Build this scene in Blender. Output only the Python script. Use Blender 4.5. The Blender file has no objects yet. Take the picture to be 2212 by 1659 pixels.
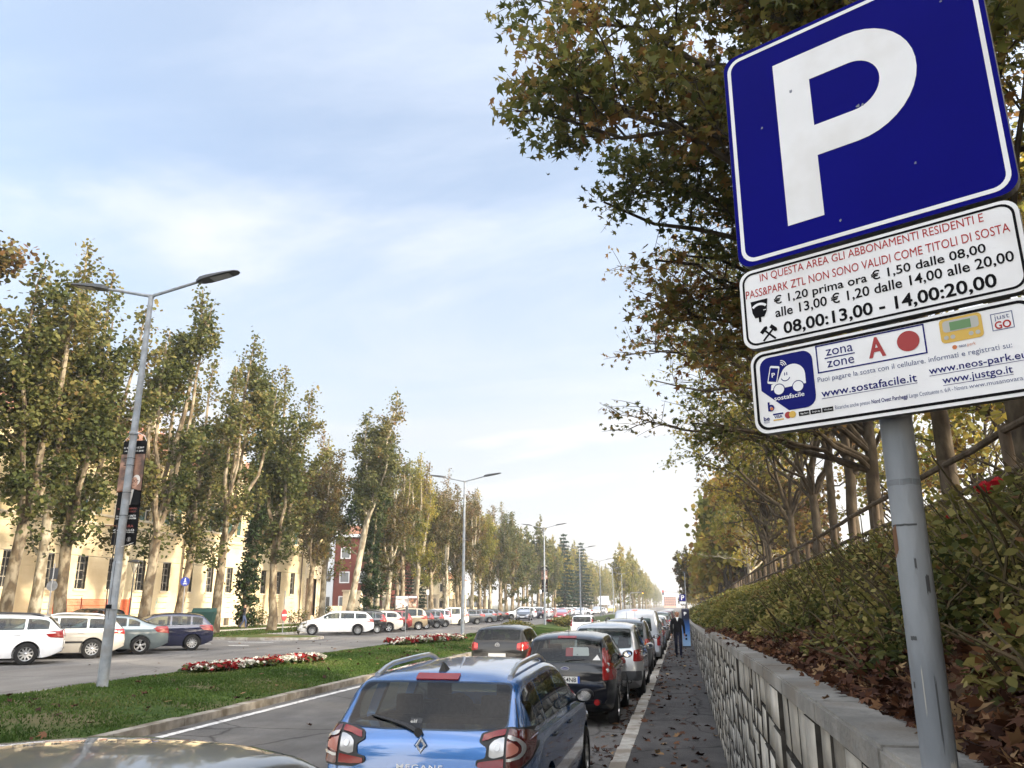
import bpy, bmesh, math, random
import numpy as np
from mathutils import Vector, Matrix, Quaternion
from mathutils.bvhtree import BVHTree

S = bpy.context.scene
COL = S.collection
R = math.radians

# ---------------------------------------------------------------- camera
EYE = 2.0
cam_d = bpy.data.cameras.new('camera')
cam = bpy.data.objects.new('camera', cam_d)
COL.objects.link(cam)
cam_d.sensor_width = 36.0
cam_d.lens = 36.0 * 1740.0 / 2212.0
cam_d.clip_start = 0.05
cam_d.clip_end = 9000
cam.location = (0, 0, EYE)
cam.rotation_euler = (R(90 + 15.284), 0, R(10.858))
S.camera = cam

# ---------------------------------------------------------------- sky and sun
SUN_EL, SUN_AZ = 19.0, 102.0          # azimuth clockwise from +Y (the street direction)
world = bpy.data.worlds.new('World')
S.world = world
world.use_nodes = True
wn, wl = world.node_tree.nodes, world.node_tree.links
wn.clear()
wo = wn.new('ShaderNodeOutputWorld')
bg = wn.new('ShaderNodeBackground')
sky = wn.new('ShaderNodeTexSky')
sky.sky_type = 'NISHITA'
sky.sun_disc = False
sky.sun_elevation = R(SUN_EL)
sky.sun_rotation = R(SUN_AZ)
sky.altitude = 150
sky.air_density = 1.0
sky.dust_density = 1.2
sky.ozone_density = 1.6
bg.inputs['Strength'].default_value = 0.075
tc = wn.new('ShaderNodeTexCoord')
sep = wn.new('ShaderNodeSeparateXYZ')
wl.new(tc.outputs['Generated'], sep.inputs[0])
def wmath(op, a, b=None, clamp=False):
    n = wn.new('ShaderNodeMath'); n.operation = op; n.use_clamp = clamp
    for i, v in enumerate((a, b)):
        if v is None: continue
        if isinstance(v, (int, float)): n.inputs[i].default_value = v
        else: wl.new(v, n.inputs[i])
    return n.outputs[0]
zz = wmath('ADD', wmath('MAXIMUM', sep.outputs['Z'], 0.0), 0.12)
cx = wmath('DIVIDE', sep.outputs['X'], zz)
cy = wmath('DIVIDE', sep.outputs['Y'], zz)
cmb = wn.new('ShaderNodeCombineXYZ')
wl.new(cx, cmb.inputs[0]); wl.new(cy, cmb.inputs[1])
def cloud(scale, detail, lo, hi, rough=0.55, stretch=(1, 1, 1), off=(0, 0, 0), dist=0.0):
    mp = wn.new('ShaderNodeMapping')
    mp.inputs['Scale'].default_value = stretch
    mp.inputs['Location'].default_value = off
    mp.inputs['Rotation'].default_value = (0, 0, R(35))
    wl.new(cmb.outputs[0], mp.inputs[0])
    n = wn.new('ShaderNodeTexNoise')
    n.inputs['Scale'].default_value = scale
    n.inputs['Detail'].default_value = detail
    n.inputs['Roughness'].default_value = rough
    n.inputs['Distortion'].default_value = dist
    wl.new(mp.outputs[0], n.inputs['Vector'])
    mr = wn.new('ShaderNodeMapRange')
    mr.interpolation_type = 'SMOOTHSTEP'
    mr.inputs['From Min'].default_value = lo
    mr.inputs['From Max'].default_value = hi
    wl.new(n.outputs['Fac'], mr.inputs['Value'])
    return mr.outputs[0]
veil = cloud(0.62, 7, 0.36, 0.74, 0.58, (1, 2.2, 1), (3.1, 1.7, 0), 0.6)
puff = cloud(0.80, 6, 0.50, 0.68, 0.52, (1, 1.5, 1), (7.9, 3.4, 0), 0.3)
# thin cloud thickens towards the horizon
hor = wn.new('ShaderNodeMapRange'); hor.interpolation_type = 'SMOOTHSTEP'
hor.inputs['From Min'].default_value = 0.50; hor.inputs['From Max'].default_value = 0.05
hor.inputs['To Min'].default_value = 0.0; hor.inputs['To Max'].default_value = 0.80
wl.new(sep.outputs['Z'], hor.inputs['Value'])
inv = wmath('MULTIPLY', wmath('SUBTRACT', 1.0, wmath('MULTIPLY', veil, 0.48)), wmath('SUBTRACT', 1.0, hor.outputs[0]))
cover = wmath('SUBTRACT', 1.0, wmath('MULTIPLY', inv, wmath('SUBTRACT', 1.0, wmath('MULTIPLY', puff, 0.7))), True)
cover = wmath('ADD', wmath('MULTIPLY', cover, 0.72), 0.24, True)
ccol = wn.new('ShaderNodeMix'); ccol.data_type = 'RGBA'
ccol.inputs[6].default_value = (3.75, 4.05, 4.6, 1)       # high thin cloud
ccol.inputs[7].default_value = (3.75, 3.6, 3.42, 1)      # warm milky air low down
wl.new(hor.outputs[0], ccol.inputs[0])
pc = wn.new('ShaderNodeMix'); pc.data_type = 'RGBA'; pc.inputs[7].default_value = (4.6, 4.5, 4.5, 1)     # brighter small clouds
wl.new(ccol.outputs[2], pc.inputs[6]); wl.new(wmath('MULTIPLY', puff, 0.75), pc.inputs[0])
mx = wn.new('ShaderNodeMix'); mx.data_type = 'RGBA'
wl.new(cover, mx.inputs[0]); wl.new(sky.outputs[0], mx.inputs[6]); wl.new(pc.outputs[2], mx.inputs[7])
# extra sky glow added behind the photographer, off the sun, to brighten shaded faces
gl = wn.new('ShaderNodeVectorMath'); gl.operation = 'DOT_PRODUCT'
wl.new(tc.outputs['Generated'], gl.inputs[0])
gl.inputs[1].default_value = (math.sin(R(SUN_AZ + 45)) * math.cos(R(SUN_EL)), math.cos(R(SUN_AZ + 45)) * math.cos(R(SUN_EL)), math.sin(R(SUN_EL)))
gp = wmath('POWER', wmath('ADD', wmath('MULTIPLY', gl.outputs['Value'], 0.5), 0.5, True), 1.8)
gf = wn.new('ShaderNodeCombineXYZ')
for i_, k_ in enumerate((7.6, 6.5, 5.2)): wl.new(wmath('ADD', wmath('MULTIPLY', gp, k_), 1.0), gf.inputs[i_])
gf = gf.outputs[0]
gm = wn.new('ShaderNodeMix'); gm.data_type = 'RGBA'; gm.blend_type = 'MULTIPLY'; gm.inputs[0].default_value = 1.0
wl.new(mx.outputs[2], gm.inputs[6]); wl.new(gf, gm.inputs[7])
wl.new(gm.outputs[2], bg.inputs['Color'])
wl.new(bg.outputs[0], wo.inputs[0])

sun_d = bpy.data.lights.new('sun', 'SUN')
sun_d.energy = 3.1
sun_d.angle = R(2.5)
sun_d.color = (1.0, 0.87, 0.68)
sun = bpy.data.objects.new('sun', sun_d)
COL.objects.link(sun)
sd = Vector((math.sin(R(SUN_AZ)) * math.cos(R(SUN_EL)), math.cos(R(SUN_AZ)) * math.cos(R(SUN_EL)), math.sin(R(SUN_EL))))
sun.rotation_euler = sd.to_track_quat('Z', 'Y').to_euler()
sun.location = (40, 0, 60)

S.view_settings.view_transform = 'Standard'
S.view_settings.look = 'None'
S.view_settings.gamma = 1
S.view_settings.exposure = 1.66
S.cycles.max_bounces = 6
S.cycles.diffuse_bounces = 3
S.cycles.glossy_bounces = 3
S.cycles.transmission_bounces = 4
S.cycles.transparent_max_bounces = 6
S.cycles.use_denoising = True

# ---------------------------------------------------------------- materials
def lnk(t, a, b): t.links.new(a, b)
MATS = {}
def mat(name, col=(.5, .5, .5), rough=.6, metal=0.0, coat=0.0, spec=None, emit=None, emis=0.0, alpha=None):
    if name in MATS: return MATS[name]
    m = bpy.data.materials.new(name); m.use_nodes = True
    b = m.node_tree.nodes['Principled BSDF']
    b.inputs['Base Color'].default_value = (*col, 1)
    b.inputs['Roughness'].default_value = rough
    b.inputs['Metallic'].default_value = metal
    if coat: b.inputs['Coat Weight'].default_value = coat; b.inputs['Coat Roughness'].default_value = .04
    if spec is None and rough > .55 and metal < .2: spec = .12          # matt, weathered things
    if spec is not None: b.inputs['Specular IOR Level'].default_value = spec
    if emit: b.inputs['Emission Color'].default_value = (*emit, 1); b.inputs['Emission Strength'].default_value = emis
    MATS[name] = m
    return m
def noisy(name, c1, c2, scale=4.0, rough=.8, detail=6, bump=0.0, bscale=None, c3=None, s3=0.4, lo=.35, hi=.65, metal=0.0, coat=0.0, stretch=(1, 1, 1), dist=0.0, rough2=None):
    """two (or three) tone procedural surface with optional bump, in object space"""
    if name in MATS: return MATS[name]
    m = mat(name, c1, rough, metal, coat)
    t = m.node_tree; b = t.nodes['Principled BSDF']
    tc = t.nodes.new('ShaderNodeTexCoord'); mp = t.nodes.new('ShaderNodeMapping')
    mp.inputs['Scale'].default_value = stretch
    lnk(t, tc.outputs['Object'], mp.inputs[0])
    n = t.nodes.new('ShaderNodeTexNoise'); n.inputs['Scale'].default_value = scale; n.inputs['Detail'].default_value = detail
    n.inputs['Distortion'].default_value = dist
    lnk(t, mp.outputs[0], n.inputs['Vector'])
    r = t.nodes.new('ShaderNodeValToRGB')
    r.color_ramp.elements[0].position = lo; r.color_ramp.elements[1].position = hi
    r.color_ramp.elements[0].color = (*c1, 1); r.color_ramp.elements[1].color = (*c2, 1)
    lnk(t, n.outputs['Fac'], r.inputs[0])
    out = r.outputs[0]
    if c3 is not None:
        n3 = t.nodes.new('ShaderNodeTexNoise'); n3.inputs['Scale'].default_value = s3; n3.inputs['Detail'].default_value = 4
        lnk(t, mp.outputs[0], n3.inputs['Vector'])
        r3 = t.nodes.new('ShaderNodeValToRGB'); r3.color_ramp.elements[0].position = .48; r3.color_ramp.elements[1].position = .62
        lnk(t, n3.outputs['Fac'], r3.inputs[0])
        mx = t.nodes.new('ShaderNodeMix'); mx.data_type = 'RGBA'
        lnk(t, r3.outputs[0], mx.inputs[0]); lnk(t, out, mx.inputs[6]); mx.inputs[7].default_value = (*c3, 1)
        out = mx.outputs[2]
    lnk(t, out, b.inputs['Base Color'])
    if bump:
        nb = t.nodes.new('ShaderNodeTexNoise'); nb.inputs['Scale'].default_value = bscale or scale * 4; nb.inputs['Detail'].default_value = 4
        lnk(t, mp.outputs[0], nb.inputs['Vector'])
        bp = t.nodes.new('ShaderNodeBump'); bp.inputs['Strength'].default_value = bump; bp.inputs['Distance'].default_value = .02
        lnk(t, nb.outputs['Fac'], bp.inputs['Height']); lnk(t, bp.outputs[0], b.inputs['Normal'])
    return m
def worn(m, crack=7.0, amount=.55, patch=.22):
    # cracks, oil stains and patched areas multiplied over a paved surface
    t = m.node_tree; b = t.nodes['Principled BSDF']; src = b.inputs['Base Color'].links[0].from_socket
    tc = t.nodes.new('ShaderNodeTexCoord'); n = t.nodes.new('ShaderNodeTexNoise'); n.inputs['Scale'].default_value = .9; n.inputs['Detail'].default_value = 5
    lnk(t, tc.outputs['Object'], n.inputs['Vector'])
    mxv = t.nodes.new('ShaderNodeMix'); mxv.data_type = 'VECTOR'; mxv.inputs[0].default_value = .35
    lnk(t, tc.outputs['Object'], mxv.inputs[4]); lnk(t, n.outputs['Color'], mxv.inputs[5])
    v = t.nodes.new('ShaderNodeTexVoronoi'); v.feature = 'DISTANCE_TO_EDGE'; v.inputs['Scale'].default_value = 1.0 / crack * 3
    lnk(t, mxv.outputs[1], v.inputs['Vector'])
    cr = t.nodes.new('ShaderNodeMapRange'); cr.inputs['From Max'].default_value = .012; cr.inputs['To Min'].default_value = 1 - amount
    lnk(t, v.outputs['Distance'], cr.inputs[0])
    n2 = t.nodes.new('ShaderNodeTexNoise'); n2.inputs['Scale'].default_value = .55; n2.inputs['Detail'].default_value = 7; n2.inputs['Roughness'].default_value = .65
    mp = t.nodes.new('ShaderNodeMapping'); mp.inputs['Scale'].default_value = (1.6, .35, 1); lnk(t, tc.outputs['Object'], mp.inputs[0]); lnk(t, mp.outputs[0], n2.inputs['Vector'])
    st = t.nodes.new('ShaderNodeMapRange'); st.inputs['From Min'].default_value = .35; st.inputs['From Max'].default_value = .65; st.inputs['To Min'].default_value = 1 - patch; st.inputs['To Max'].default_value = 1 + patch * .5
    lnk(t, n2.outputs['Fac'], st.inputs[0])
    n4 = t.nodes.new('ShaderNodeTexNoise'); n4.inputs['Scale'].default_value = 90; n4.inputs['Detail'].default_value = 2; lnk(t, tc.outputs['Object'], n4.inputs['Vector'])
    gr = t.nodes.new('ShaderNodeMapRange'); gr.inputs['From Min'].default_value = .3; gr.inputs['From Max'].default_value = .7; gr.inputs['To Min'].default_value = .72; gr.inputs['To Max'].default_value = 1.25
    lnk(t, n4.outputs['Fac'], gr.inputs[0])
    p = t.nodes.new('ShaderNodeMath'); p.operation = 'MULTIPLY'; lnk(t, cr.outputs[0], p.inputs[0]); lnk(t, st.outputs[0], p.inputs[1])
    q = t.nodes.new('ShaderNodeMath'); q.operation = 'MULTIPLY'; lnk(t, p.outputs[0], q.inputs[0]); lnk(t, gr.outputs[0], q.inputs[1])
    mx = t.nodes.new('ShaderNodeMix'); mx.data_type = 'RGBA'; mx.blend_type = 'MULTIPLY'; mx.inputs[0].default_value = 1
    lnk(t, src, mx.inputs[6]); lnk(t, q.outputs[0], mx.inputs[7]); lnk(t, mx.outputs[2], b.inputs['Base Color'])
    return m
def leafmat(name, ramp, trans=.35, rough=.55):
    """leaf colour runs along a ramp by a per-leaf random attribute; some light passes through"""
    if name in MATS: return MATS[name]
    m = bpy.data.materials.new(name); m.use_nodes = True; t = m.node_tree
    b = t.nodes['Principled BSDF']; o = t.nodes['Material Output']
    a = t.nodes.new('ShaderNodeAttribute'); a.attribute_name = 'tone'
    r = t.nodes.new('ShaderNodeValToRGB')
    el = r.color_ramp.elements
    el[0].position, el[0].color = ramp[0][0], (*ramp[0][1], 1)
    el[1].position, el[1].color = ramp[-1][0], (*ramp[-1][1], 1)
    for p, c in ramp[1:-1]:
        e = el.new(p); e.color = (*c, 1)
    lnk(t, a.outputs['Fac'], r.inputs[0]); lnk(t, r.outputs[0], b.inputs['Base Color'])
    b.inputs['Roughness'].default_value = rough
    b.inputs['Specular IOR Level'].default_value = .14
    tr = t.nodes.new('ShaderNodeBsdfTranslucent'); mx = t.nodes.new('ShaderNodeMixShader')
    mx.inputs[0].default_value = trans
    lnk(t, r.outputs[0], tr.inputs[0]); lnk(t, b.outputs[0], mx.inputs[1]); lnk(t, tr.outputs[0], mx.inputs[2])
    lnk(t, mx.outputs[0], o.inputs[0])
    MATS[name] = m
    return m

# ---------------------------------------------------------------- object helpers
def tag(o, label=None, cat=None, group=None, kind=None):
    if label: o['label'] = label
    if cat: o['category'] = cat
    if group: o['group'] = group
    if kind: o['kind'] = kind
    return o
def empty(name, loc=(0, 0, 0), rz=0.0, label=None, cat=None, group=None):
    o = bpy.data.objects.new(name, None); COL.objects.link(o)
    o.location = loc; o.rotation_euler = (0, 0, rz)
    o.empty_display_size = .3
    return tag(o, label, cat, group)
def link(name, me, parent=None, m=None, loc=None, rot=None, scale=None):
    o = bpy.data.objects.new(name, me); COL.objects.link(o)
    if parent is not None: o.parent = parent
    if loc is not None: o.location = loc
    if rot is not None: o.rotation_euler = rot
    if scale is not None: o.scale = scale
    if m is not None:
        if len(me.materials) == 0: me.materials.append(m)
        elif me.materials[0] is not m:
            o.material_slots[0].link = 'OBJECT'; o.material_slots[0].material = m
    return o
def np_mesh(name, V, F, tone=None, smooth=False):
    """fast mesh from arrays; F is (n,k) with constant k"""
    V = np.asarray(V, dtype=np.float32); F = np.asarray(F, dtype=np.int32)
    me = bpy.data.meshes.new(name)
    n, k = F.shape
    me.vertices.add(len(V)); me.vertices.foreach_set('co', V.ravel())
    me.loops.add(n * k); me.loops.foreach_set('vertex_index', F.ravel())
    me.polygons.add(n)
    me.polygons.foreach_set('loop_start', np.arange(0, n * k, k, dtype=np.int32))
    me.polygons.foreach_set('loop_total', np.full(n, k, dtype=np.int32))
    if smooth: me.polygons.foreach_set('use_smooth', np.ones(n, dtype=bool))
    me.update(calc_edges=True)
    if tone is not None:
        a = me.attributes.new('tone', 'FLOAT', 'FACE')
        a.data.foreach_set('value', np.asarray(tone, dtype=np.float32))
    return me
class MB:
    """collects shapes into one mesh"""
    def __init__(s): s.v = []; s.f = []; s.m = []
    def add(s, V, F, mi=0):
        o = len(s.v); s.v += [tuple(p) for p in V]; s.f += [tuple(i + o for i in f) for f in F]; s.m += [mi] * len(F)
        return s
    def box(s, x0, x1, y0, y1, z0, z1, mi=0, bev=0.0):
        if bev <= 0:
            V = [(x0, y0, z0), (x1, y0, z0), (x1, y1, z0), (x0, y1, z0), (x0, y0, z1), (x1, y0, z1), (x1, y1, z1), (x0, y1, z1)]
            return s.add(V, [(0, 3, 2, 1), (4, 5, 6, 7), (0, 1, 5, 4), (1, 2, 6, 5), (2, 3, 7, 6), (3, 0, 4, 7)], mi)
        b = bev
        bm = bmesh.new()
        bmesh.ops.create_cube(bm, size=1)
        for v in bm.verts:
            v.co.x = x0 if v.co.x < 0 else x1; v.co.y = y0 if v.co.y < 0 else y1; v.co.z = z0 if v.co.z < 0 else z1
        bmesh.ops.bevel(bm, geom=bm.edges[:], offset=b, segments=2, affect='EDGES', profile=.7)
        return s.bm(bm, mi)
    def bm(s, bm, mi=0, mtx=None):
        bm.verts.index_update()
        V = [(mtx @ v.co if mtx else v.co)[:] for v in bm.verts]; F = [[v.index for v in f.verts] for f in bm.faces]
        bm.free(); return s.add(V, F, mi)
    def tube(s, pts, rad, n=8, mi=0, cap=True):
        pts = [Vector(p) for p in pts]
        rad = [rad] * len(pts) if isinstance(rad, (int, float)) else rad
        V = []; F = []
        t0 = (pts[1] - pts[0]).normalized()
        up = Vector((0, 0, 1)) if abs(t0.z) < .9 else Vector((1, 0, 0))
        u = t0.cross(up).normalized()
        for i, p in enumerate(pts):
            t = (pts[min(i + 1, len(pts) - 1)] - pts[max(i - 1, 0)]).normalized()
            u = (u - t * u.dot(t)).normalized(); w = t.cross(u)
            for k in range(n):
                a = 2 * math.pi * k / n
                V.append((p + (u * math.cos(a) + w * math.sin(a)) * rad[i])[:])
        for i in range(len(pts) - 1):
            for k in range(n):
                a = i * n + k; b = i * n + (k + 1) % n
                F.append((a, b, b + n, a + n))
        if cap:
            F.append(tuple(range(n - 1, -1, -1))); F.append(tuple(range((len(pts) - 1) * n, len(pts) * n)))
        return s.add(V, F, mi)
    def prism(s, poly, axis, a, b, mi=0):
        """polygon (2-D) extruded along axis from a to b; axis 'x': poly=(y,z), 'y': (x,z), 'z': (x,y)"""
        def P(p, t): return {'x': (t, p[0], p[1]), 'y': (p[0], t, p[1]), 'z': (p[0], p[1], t)}[axis]
        n = len(poly)
        V = [P(p, a) for p in poly] + [P(p, b) for p in poly]
        F = [tuple(range(n)), tuple(range(2 * n - 1, n - 1, -1))] + [(i, i + n, (i + 1) % n + n, (i + 1) % n) for i in range(n)]
        return s.add(V, F, mi)
    def lathe(s, prof, axis='z', n=24, mi=0, c=(0, 0, 0)):
        """prof = [(r, h)]; spun about the axis"""
        V = []; F = []
        for r, h in prof:
            for k in range(n):
                a = 2 * math.pi * k / n; u, w = r * math.cos(a), r * math.sin(a)
                V.append({'z': (c[0] + u, c[1] + w, c[2] + h), 'x': (c[0] + h, c[1] + u, c[2] + w), 'y': (c[0] + u, c[1] + h, c[2] + w)}[axis])
        for i in range(len(prof) - 1):
            for k in range(n):
                a = i * n + k; b = i * n + (k + 1) % n
                F.append((a, b, b + n, a + n))
        if prof[0][0] > 1e-5: F.append(tuple(range(n)))
        if prof[-1][0] > 1e-5: F.append(tuple(range((len(prof) - 1) * n, len(prof) * n)))
        return s.add(V, F, mi)
    def mesh(s, name, mats=(), smooth=False):
        me = bpy.data.meshes.new(name); me.from_pydata(s.v, [], s.f)
        for m in mats: me.materials.append(m)
        if any(s.m): me.polygons.foreach_set('material_index', s.m)
        bm = bmesh.new(); bm.from_mesh(me); bmesh.ops.recalc_face_normals(bm, faces=bm.faces); 
        if smooth:
            for f in bm.faces: f.smooth = True
            for e in bm.edges:
                if len(e.link_faces) == 2 and e.calc_face_angle(0) > R(38): e.smooth = False
        bm.to_mesh(me); bm.free(); me.update()
        return me
    def obj(s, name, mats, parent=None, smooth=False, **k):
        if not isinstance(mats, (list, tuple)): mats = [mats]
        return link(name, s.mesh(name, mats, smooth), parent, None, **k)

def text_mesh(body, width=None, height=None, bold=0.0, ex=0.0, align='LEFT', spacing=1.0):
    """lettering as a mesh in the XY plane, scaled to a width and/or height, centred on its own box"""
    c = bpy.data.curves.new('lettering', 'FONT'); c.body = body; c.size = 1.0; c.offset = bold; c.extrude = ex
    c.space_character = spacing; c.resolution_u = 3
    o = bpy.data.objects.new('lettering', c); COL.objects.link(o)
    dg = bpy.context.evaluated_depsgraph_get()
    me = bpy.data.meshes.new_from_object(o.evaluated_get(dg))
    bpy.data.objects.remove(o); bpy.data.curves.remove(c)
    P = np.empty(len(me.vertices) * 3, dtype=np.float32); me.vertices.foreach_get('co', P); P = P.reshape(-1, 3)
    lo, hi = P.min(0), P.max(0); P[:, :2] -= ((lo + hi) / 2)[:2]
    sx = sy = 1.0
    if width: sx = width / (hi[0] - lo[0]); sy = sx
    if height:
        sy = height / (hi[1] - lo[1])
        if not width: sx = sy
    P[:, 0] *= sx; P[:, 1] *= sy
    me.vertices.foreach_set('co', P.ravel()); me.materials.clear(); me.update()
    return me

# ---------------------------------------------------------------- terrain heights
def gz(x, y):
    y = max(y, -40.0)
    z = -.6 * (1 - math.exp(-y / 160.0)) if y > 0 else -.00375 * y
    t = min(max((-x - 4) / 10.0, 0), 1)
    return z + .30 * t * t * (3 - 2 * t)
def kx(y): return .0115 * y          # the right-hand kerb and wall run slightly off the street axis
WT = [(-12, 1.72), (0, 1.70), (5, 1.67), (15.2, 1.53), (15.21, 1.42), (22.7, 1.30), (55, .84), (90, .55), (140, .3), (260, -.1)]
def walltop(y): return float(np.interp(y, [p[0] for p in WT], [p[1] for p in WT]))
FT = [(-12, 4.45), (12, 4.38), (16, 4.33), (23, 4.29), (29, 4.18), (47, 4.06), (66, 3.88), (110, 3.3), (160, 2.4), (260, 1.0)]
def fencez(y): return float(np.interp(y, [p[0] for p in FT], [p[1] for p in FT]))
def bankz(x, y):
    """soil of the embankment: from the coping up to the fence, then nearly level"""
    x0, x1 = .60 + kx(y), 4.6 + kx(y)
    a, b = walltop(y) - .04, fencez(y) - 1.12
    t = (x - x0) / (x1 - x0)
    if t <= 0: return a
    if t >= 1: return b + .02 * min(x - x1, 20)
    return a + (b - a) * (t ** .97)
# ---------------------------------------------------------------- ground, roads, pavements
rs = np.random.RandomState
YS = [-30, -20, -12, -8, -4, 0, 2, 4, 6, 8, 10, 12, 14, 16, 18, 20, 23, 26, 30, 34, 38, 43, 48, 54, 60, 68, 76, 85, 95, 110, 125, 145, 170, 200, 240, 290, 350, 430, 520, 650]
def strip(name, fx0, fx1, dz, m, ys=YS, nx=3, zf=None, thick=0.0):
    """a sheet following the ground between two edges"""
    V = []; F = []
    for y in ys:
        a, b = (fx0(y) if callable(fx0) else fx0), (fx1(y) if callable(fx1) else fx1)
        for i in range(nx + 1):
            x = a + (b - a) * i / nx
            V.append((x, y, (zf(x, y, i / nx) if zf else gz(x, y)) + dz))
    n = nx + 1
    for j in range(len(ys) - 1):
        for i in range(nx):
            F.append((j * n + i, j * n + i + 1, (j + 1) * n + i + 1, (j + 1) * n + i))
    if thick:
        o = len(V); V += [(x, y, z - thick) for x, y, z in V]
        for j in range(len(ys) - 1):
            for i in (0, nx):
                a, b = j * n + i, (j + 1) * n + i
                F.append((a, b, b + o, a + o))
        for j in (0, len(ys) - 1):
            for i in range(nx): a = j * n + i; F.append((a, a + 1, a + 1 + o, a + o))
    mb = MB(); mb.add(V, F)
    o = mb.obj(name, m)
    o['kind'] = 'structure'
    return o
def span(a, b, s):
    n = max(1, int(round((b - a) / s))); return [a + (b - a) * i / n for i in range(n + 1)]

asphalt = noisy('asphalt', (.118, .114, .110), (.165, .159, .152), 1.3, .9, 10, .5, 160, c3=(.135, .13, .124), s3=.35, lo=.3, hi=.7)
asphalt2 = noisy('asphalt light', (.155, .148, .138), (.20, .19, .175), .9, .9, 10, .4, 140, c3=(.165, .154, .14), s3=.3, lo=.3, hi=.7)
asphalt3 = noisy('asphalt pavement', (.075, .073, .073), (.125, .12, .118), 2.2, .92, 10, .7, 120, c3=(.095, .09, .088), s3=.9, lo=.3, hi=.7)
worn(asphalt); worn(asphalt2, 9, .35); worn(asphalt3, 5, .6, .3)
stone_kerb = noisy('kerb stone', (.30, .285, .255), (.46, .44, .40), 6, .85, 8, .35, 60, c3=(.24, .21, .17), s3=1.7)
old_kerb = noisy('old kerb stone', (.20, .18, .15), (.32, .295, .255), 5, .9, 8, .5, 50, c3=(.13, .11, .085), s3=1.5)
lawn = noisy('lawn', (.026, .050, .011), (.055, .085, .020), 7, .95, 10, .5, 60, c3=(.10, .09, .045), s3=.55)
verge = noisy('leafy verge', (.055, .085, .02), (.11, .12, .035), 3, .95, 10, .4, 50, c3=(.17, .125, .06), s3=.5)
concrete = noisy('pale paving', (.40, .37, .32), (.50, .46, .40), 2.5, .9, 8, .15, 60)
paint = noisy('road paint', (.52, .51, .49), (.72, .71, .69), 14, .8, 8, 0, c3=(.34, .33, .32), s3=9)
soil = noisy('bank soil', (.045, .028, .016), (.10, .062, .035), 9, .95, 10, .8, 40, c3=(.12, .07, .04), s3=2.2)
farland = noisy('far ground', (.09, .09, .06), (.14, .13, .09), .05, .95)

g = MB(); V = []; F = []
gx = [-2400, -1200, -400, -160, -80, -50, -40, -30, -24, -18, -14, -12, -10, -8, -6, -4, -2, 0, 2, 5, 20, 60, 200, 800, 2400]
gy = [-300, -60] + YS + [900, 1500, 3000]
for y in gy:
    for x in gx: V.append((x, y, gz(x, y) - .07))
n = len(gx)
for j in range(len(gy) - 1):
    for i in range(n - 1): F.append((j * n + i, j * n + i + 1, (j + 1) * n + i + 1, (j + 1) * n + i))
o = g.add(V, F).obj('ground', farland); o['kind'] = 'structure'

ROADY = YS
strip('road', -24.2, lambda y: -.98 + kx(y), 0, asphalt, ROADY, 16)
strip('side_road', -18.1, -12.7, .004, asphalt2, ROADY, 4)
strip('parking_area', -24.1, -18.1, .004, asphalt, [y for y in YS if y >= -12], 4)
strip('driveway', -29.0, -18.3, .012, asphalt2, span(34.6, 40.2, 1.2), 5, zf=lambda x, y, t: gz(x, y) + .11 * min(max((-x - 24) / 1.0, 0), 1))
strip('pavement', lambda y: -.78 + kx(y), lambda y: .46 + kx(y), .12, asphalt3, span(-6, 60, 2) + [70, 85, 110, 150, 200, 260], 3, thick=.2)

def kerb_run(name, fx, w, h, y0, y1, m, step=1.0, seed=1, drop=.12):
    r = random.Random(seed); mb = MB(); y = y0
    while y < y1:
        L = step * r.uniform(.85, 1.15); e = min(y + L, y1)
        x = fx((y + e) / 2) if callable(fx) else fx
        j = r.uniform(-.006, .006); d = r.uniform(-.008, .008)
        z = gz(x, (y + e) / 2)
        mb.box(x + j, x + w + j, y + .006, e - .006, z - drop, z + h + d, bev=.012)
        y = e
    o = mb.obj(name, m); o['kind'] = 'structure'; return o
kerb_run('pavement_kerb', lambda y: -.985 + kx(y), .205, .118, -5, 110, stone_kerb, 1.1, 3)
kerb_run('median_kerb', -8.2, .2, .125, -5, 75, old_kerb, .95, 5)
kerb_run('median_kerb', -12.75, .16, .07, -5, 75, old_kerb, .95, 6)

def medz(x, y, t): return gz(x, y) + .085 + .09 * math.sin(math.pi * t) + .012 * math.sin(3.1 * x + 1.7 * y) * math.sin(1.3 * y)
strip('median_grass', -12.6, -8.2, 0, lawn, span(-6, 60, 1) + [66, 75, 85, 95, 110, 125, 145, 170, 200, 260], 8, zf=medz, thick=.15)
def medat(x, y): return medz(x, y, (x + 12.6) / 4.4)

# white edge line and worn markings
def dashes(name, x, w, segs, m, dz=.009):
    mb = MB(); 
    for a, b in segs:
        ys = span(a, b, 2)
        for p, q in zip(ys[:-1], ys[1:]):
            mb.add([(x, p, gz(x, p) + dz), (x + w, p, gz(x + w, p) + dz), (x + w, q, gz(x + w, q) + dz), (x, q, gz(x, q) + dz)], [(0, 1, 2, 3)])
    o = mb.obj(name, m); o['kind'] = 'structure'; return o
dashes('edge_line', -7.78, .13, [(-4, 120)], paint)
mb = MB()
for (xa, xb, ya, yb) in ((-19.6, -18.6, 34.9, 35.25), (-21.6, -19.2, 38.4, 38.75), (-23.4, -21.2, 36.2, 36.5), (-20.6, -19.0, 40.0, 40.25)):
    mb.add([(xa, ya, gz(xa, ya) + .018), (xb, ya, gz(xb, ya) + .018), (xb - .3, yb, gz(xb, yb) + .018), (xa - .3, yb, gz(xa, yb) + .018)], [(0, 1, 2, 3)])
o = mb.obj('worn_marking', paint); o['kind'] = 'structure'

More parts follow.
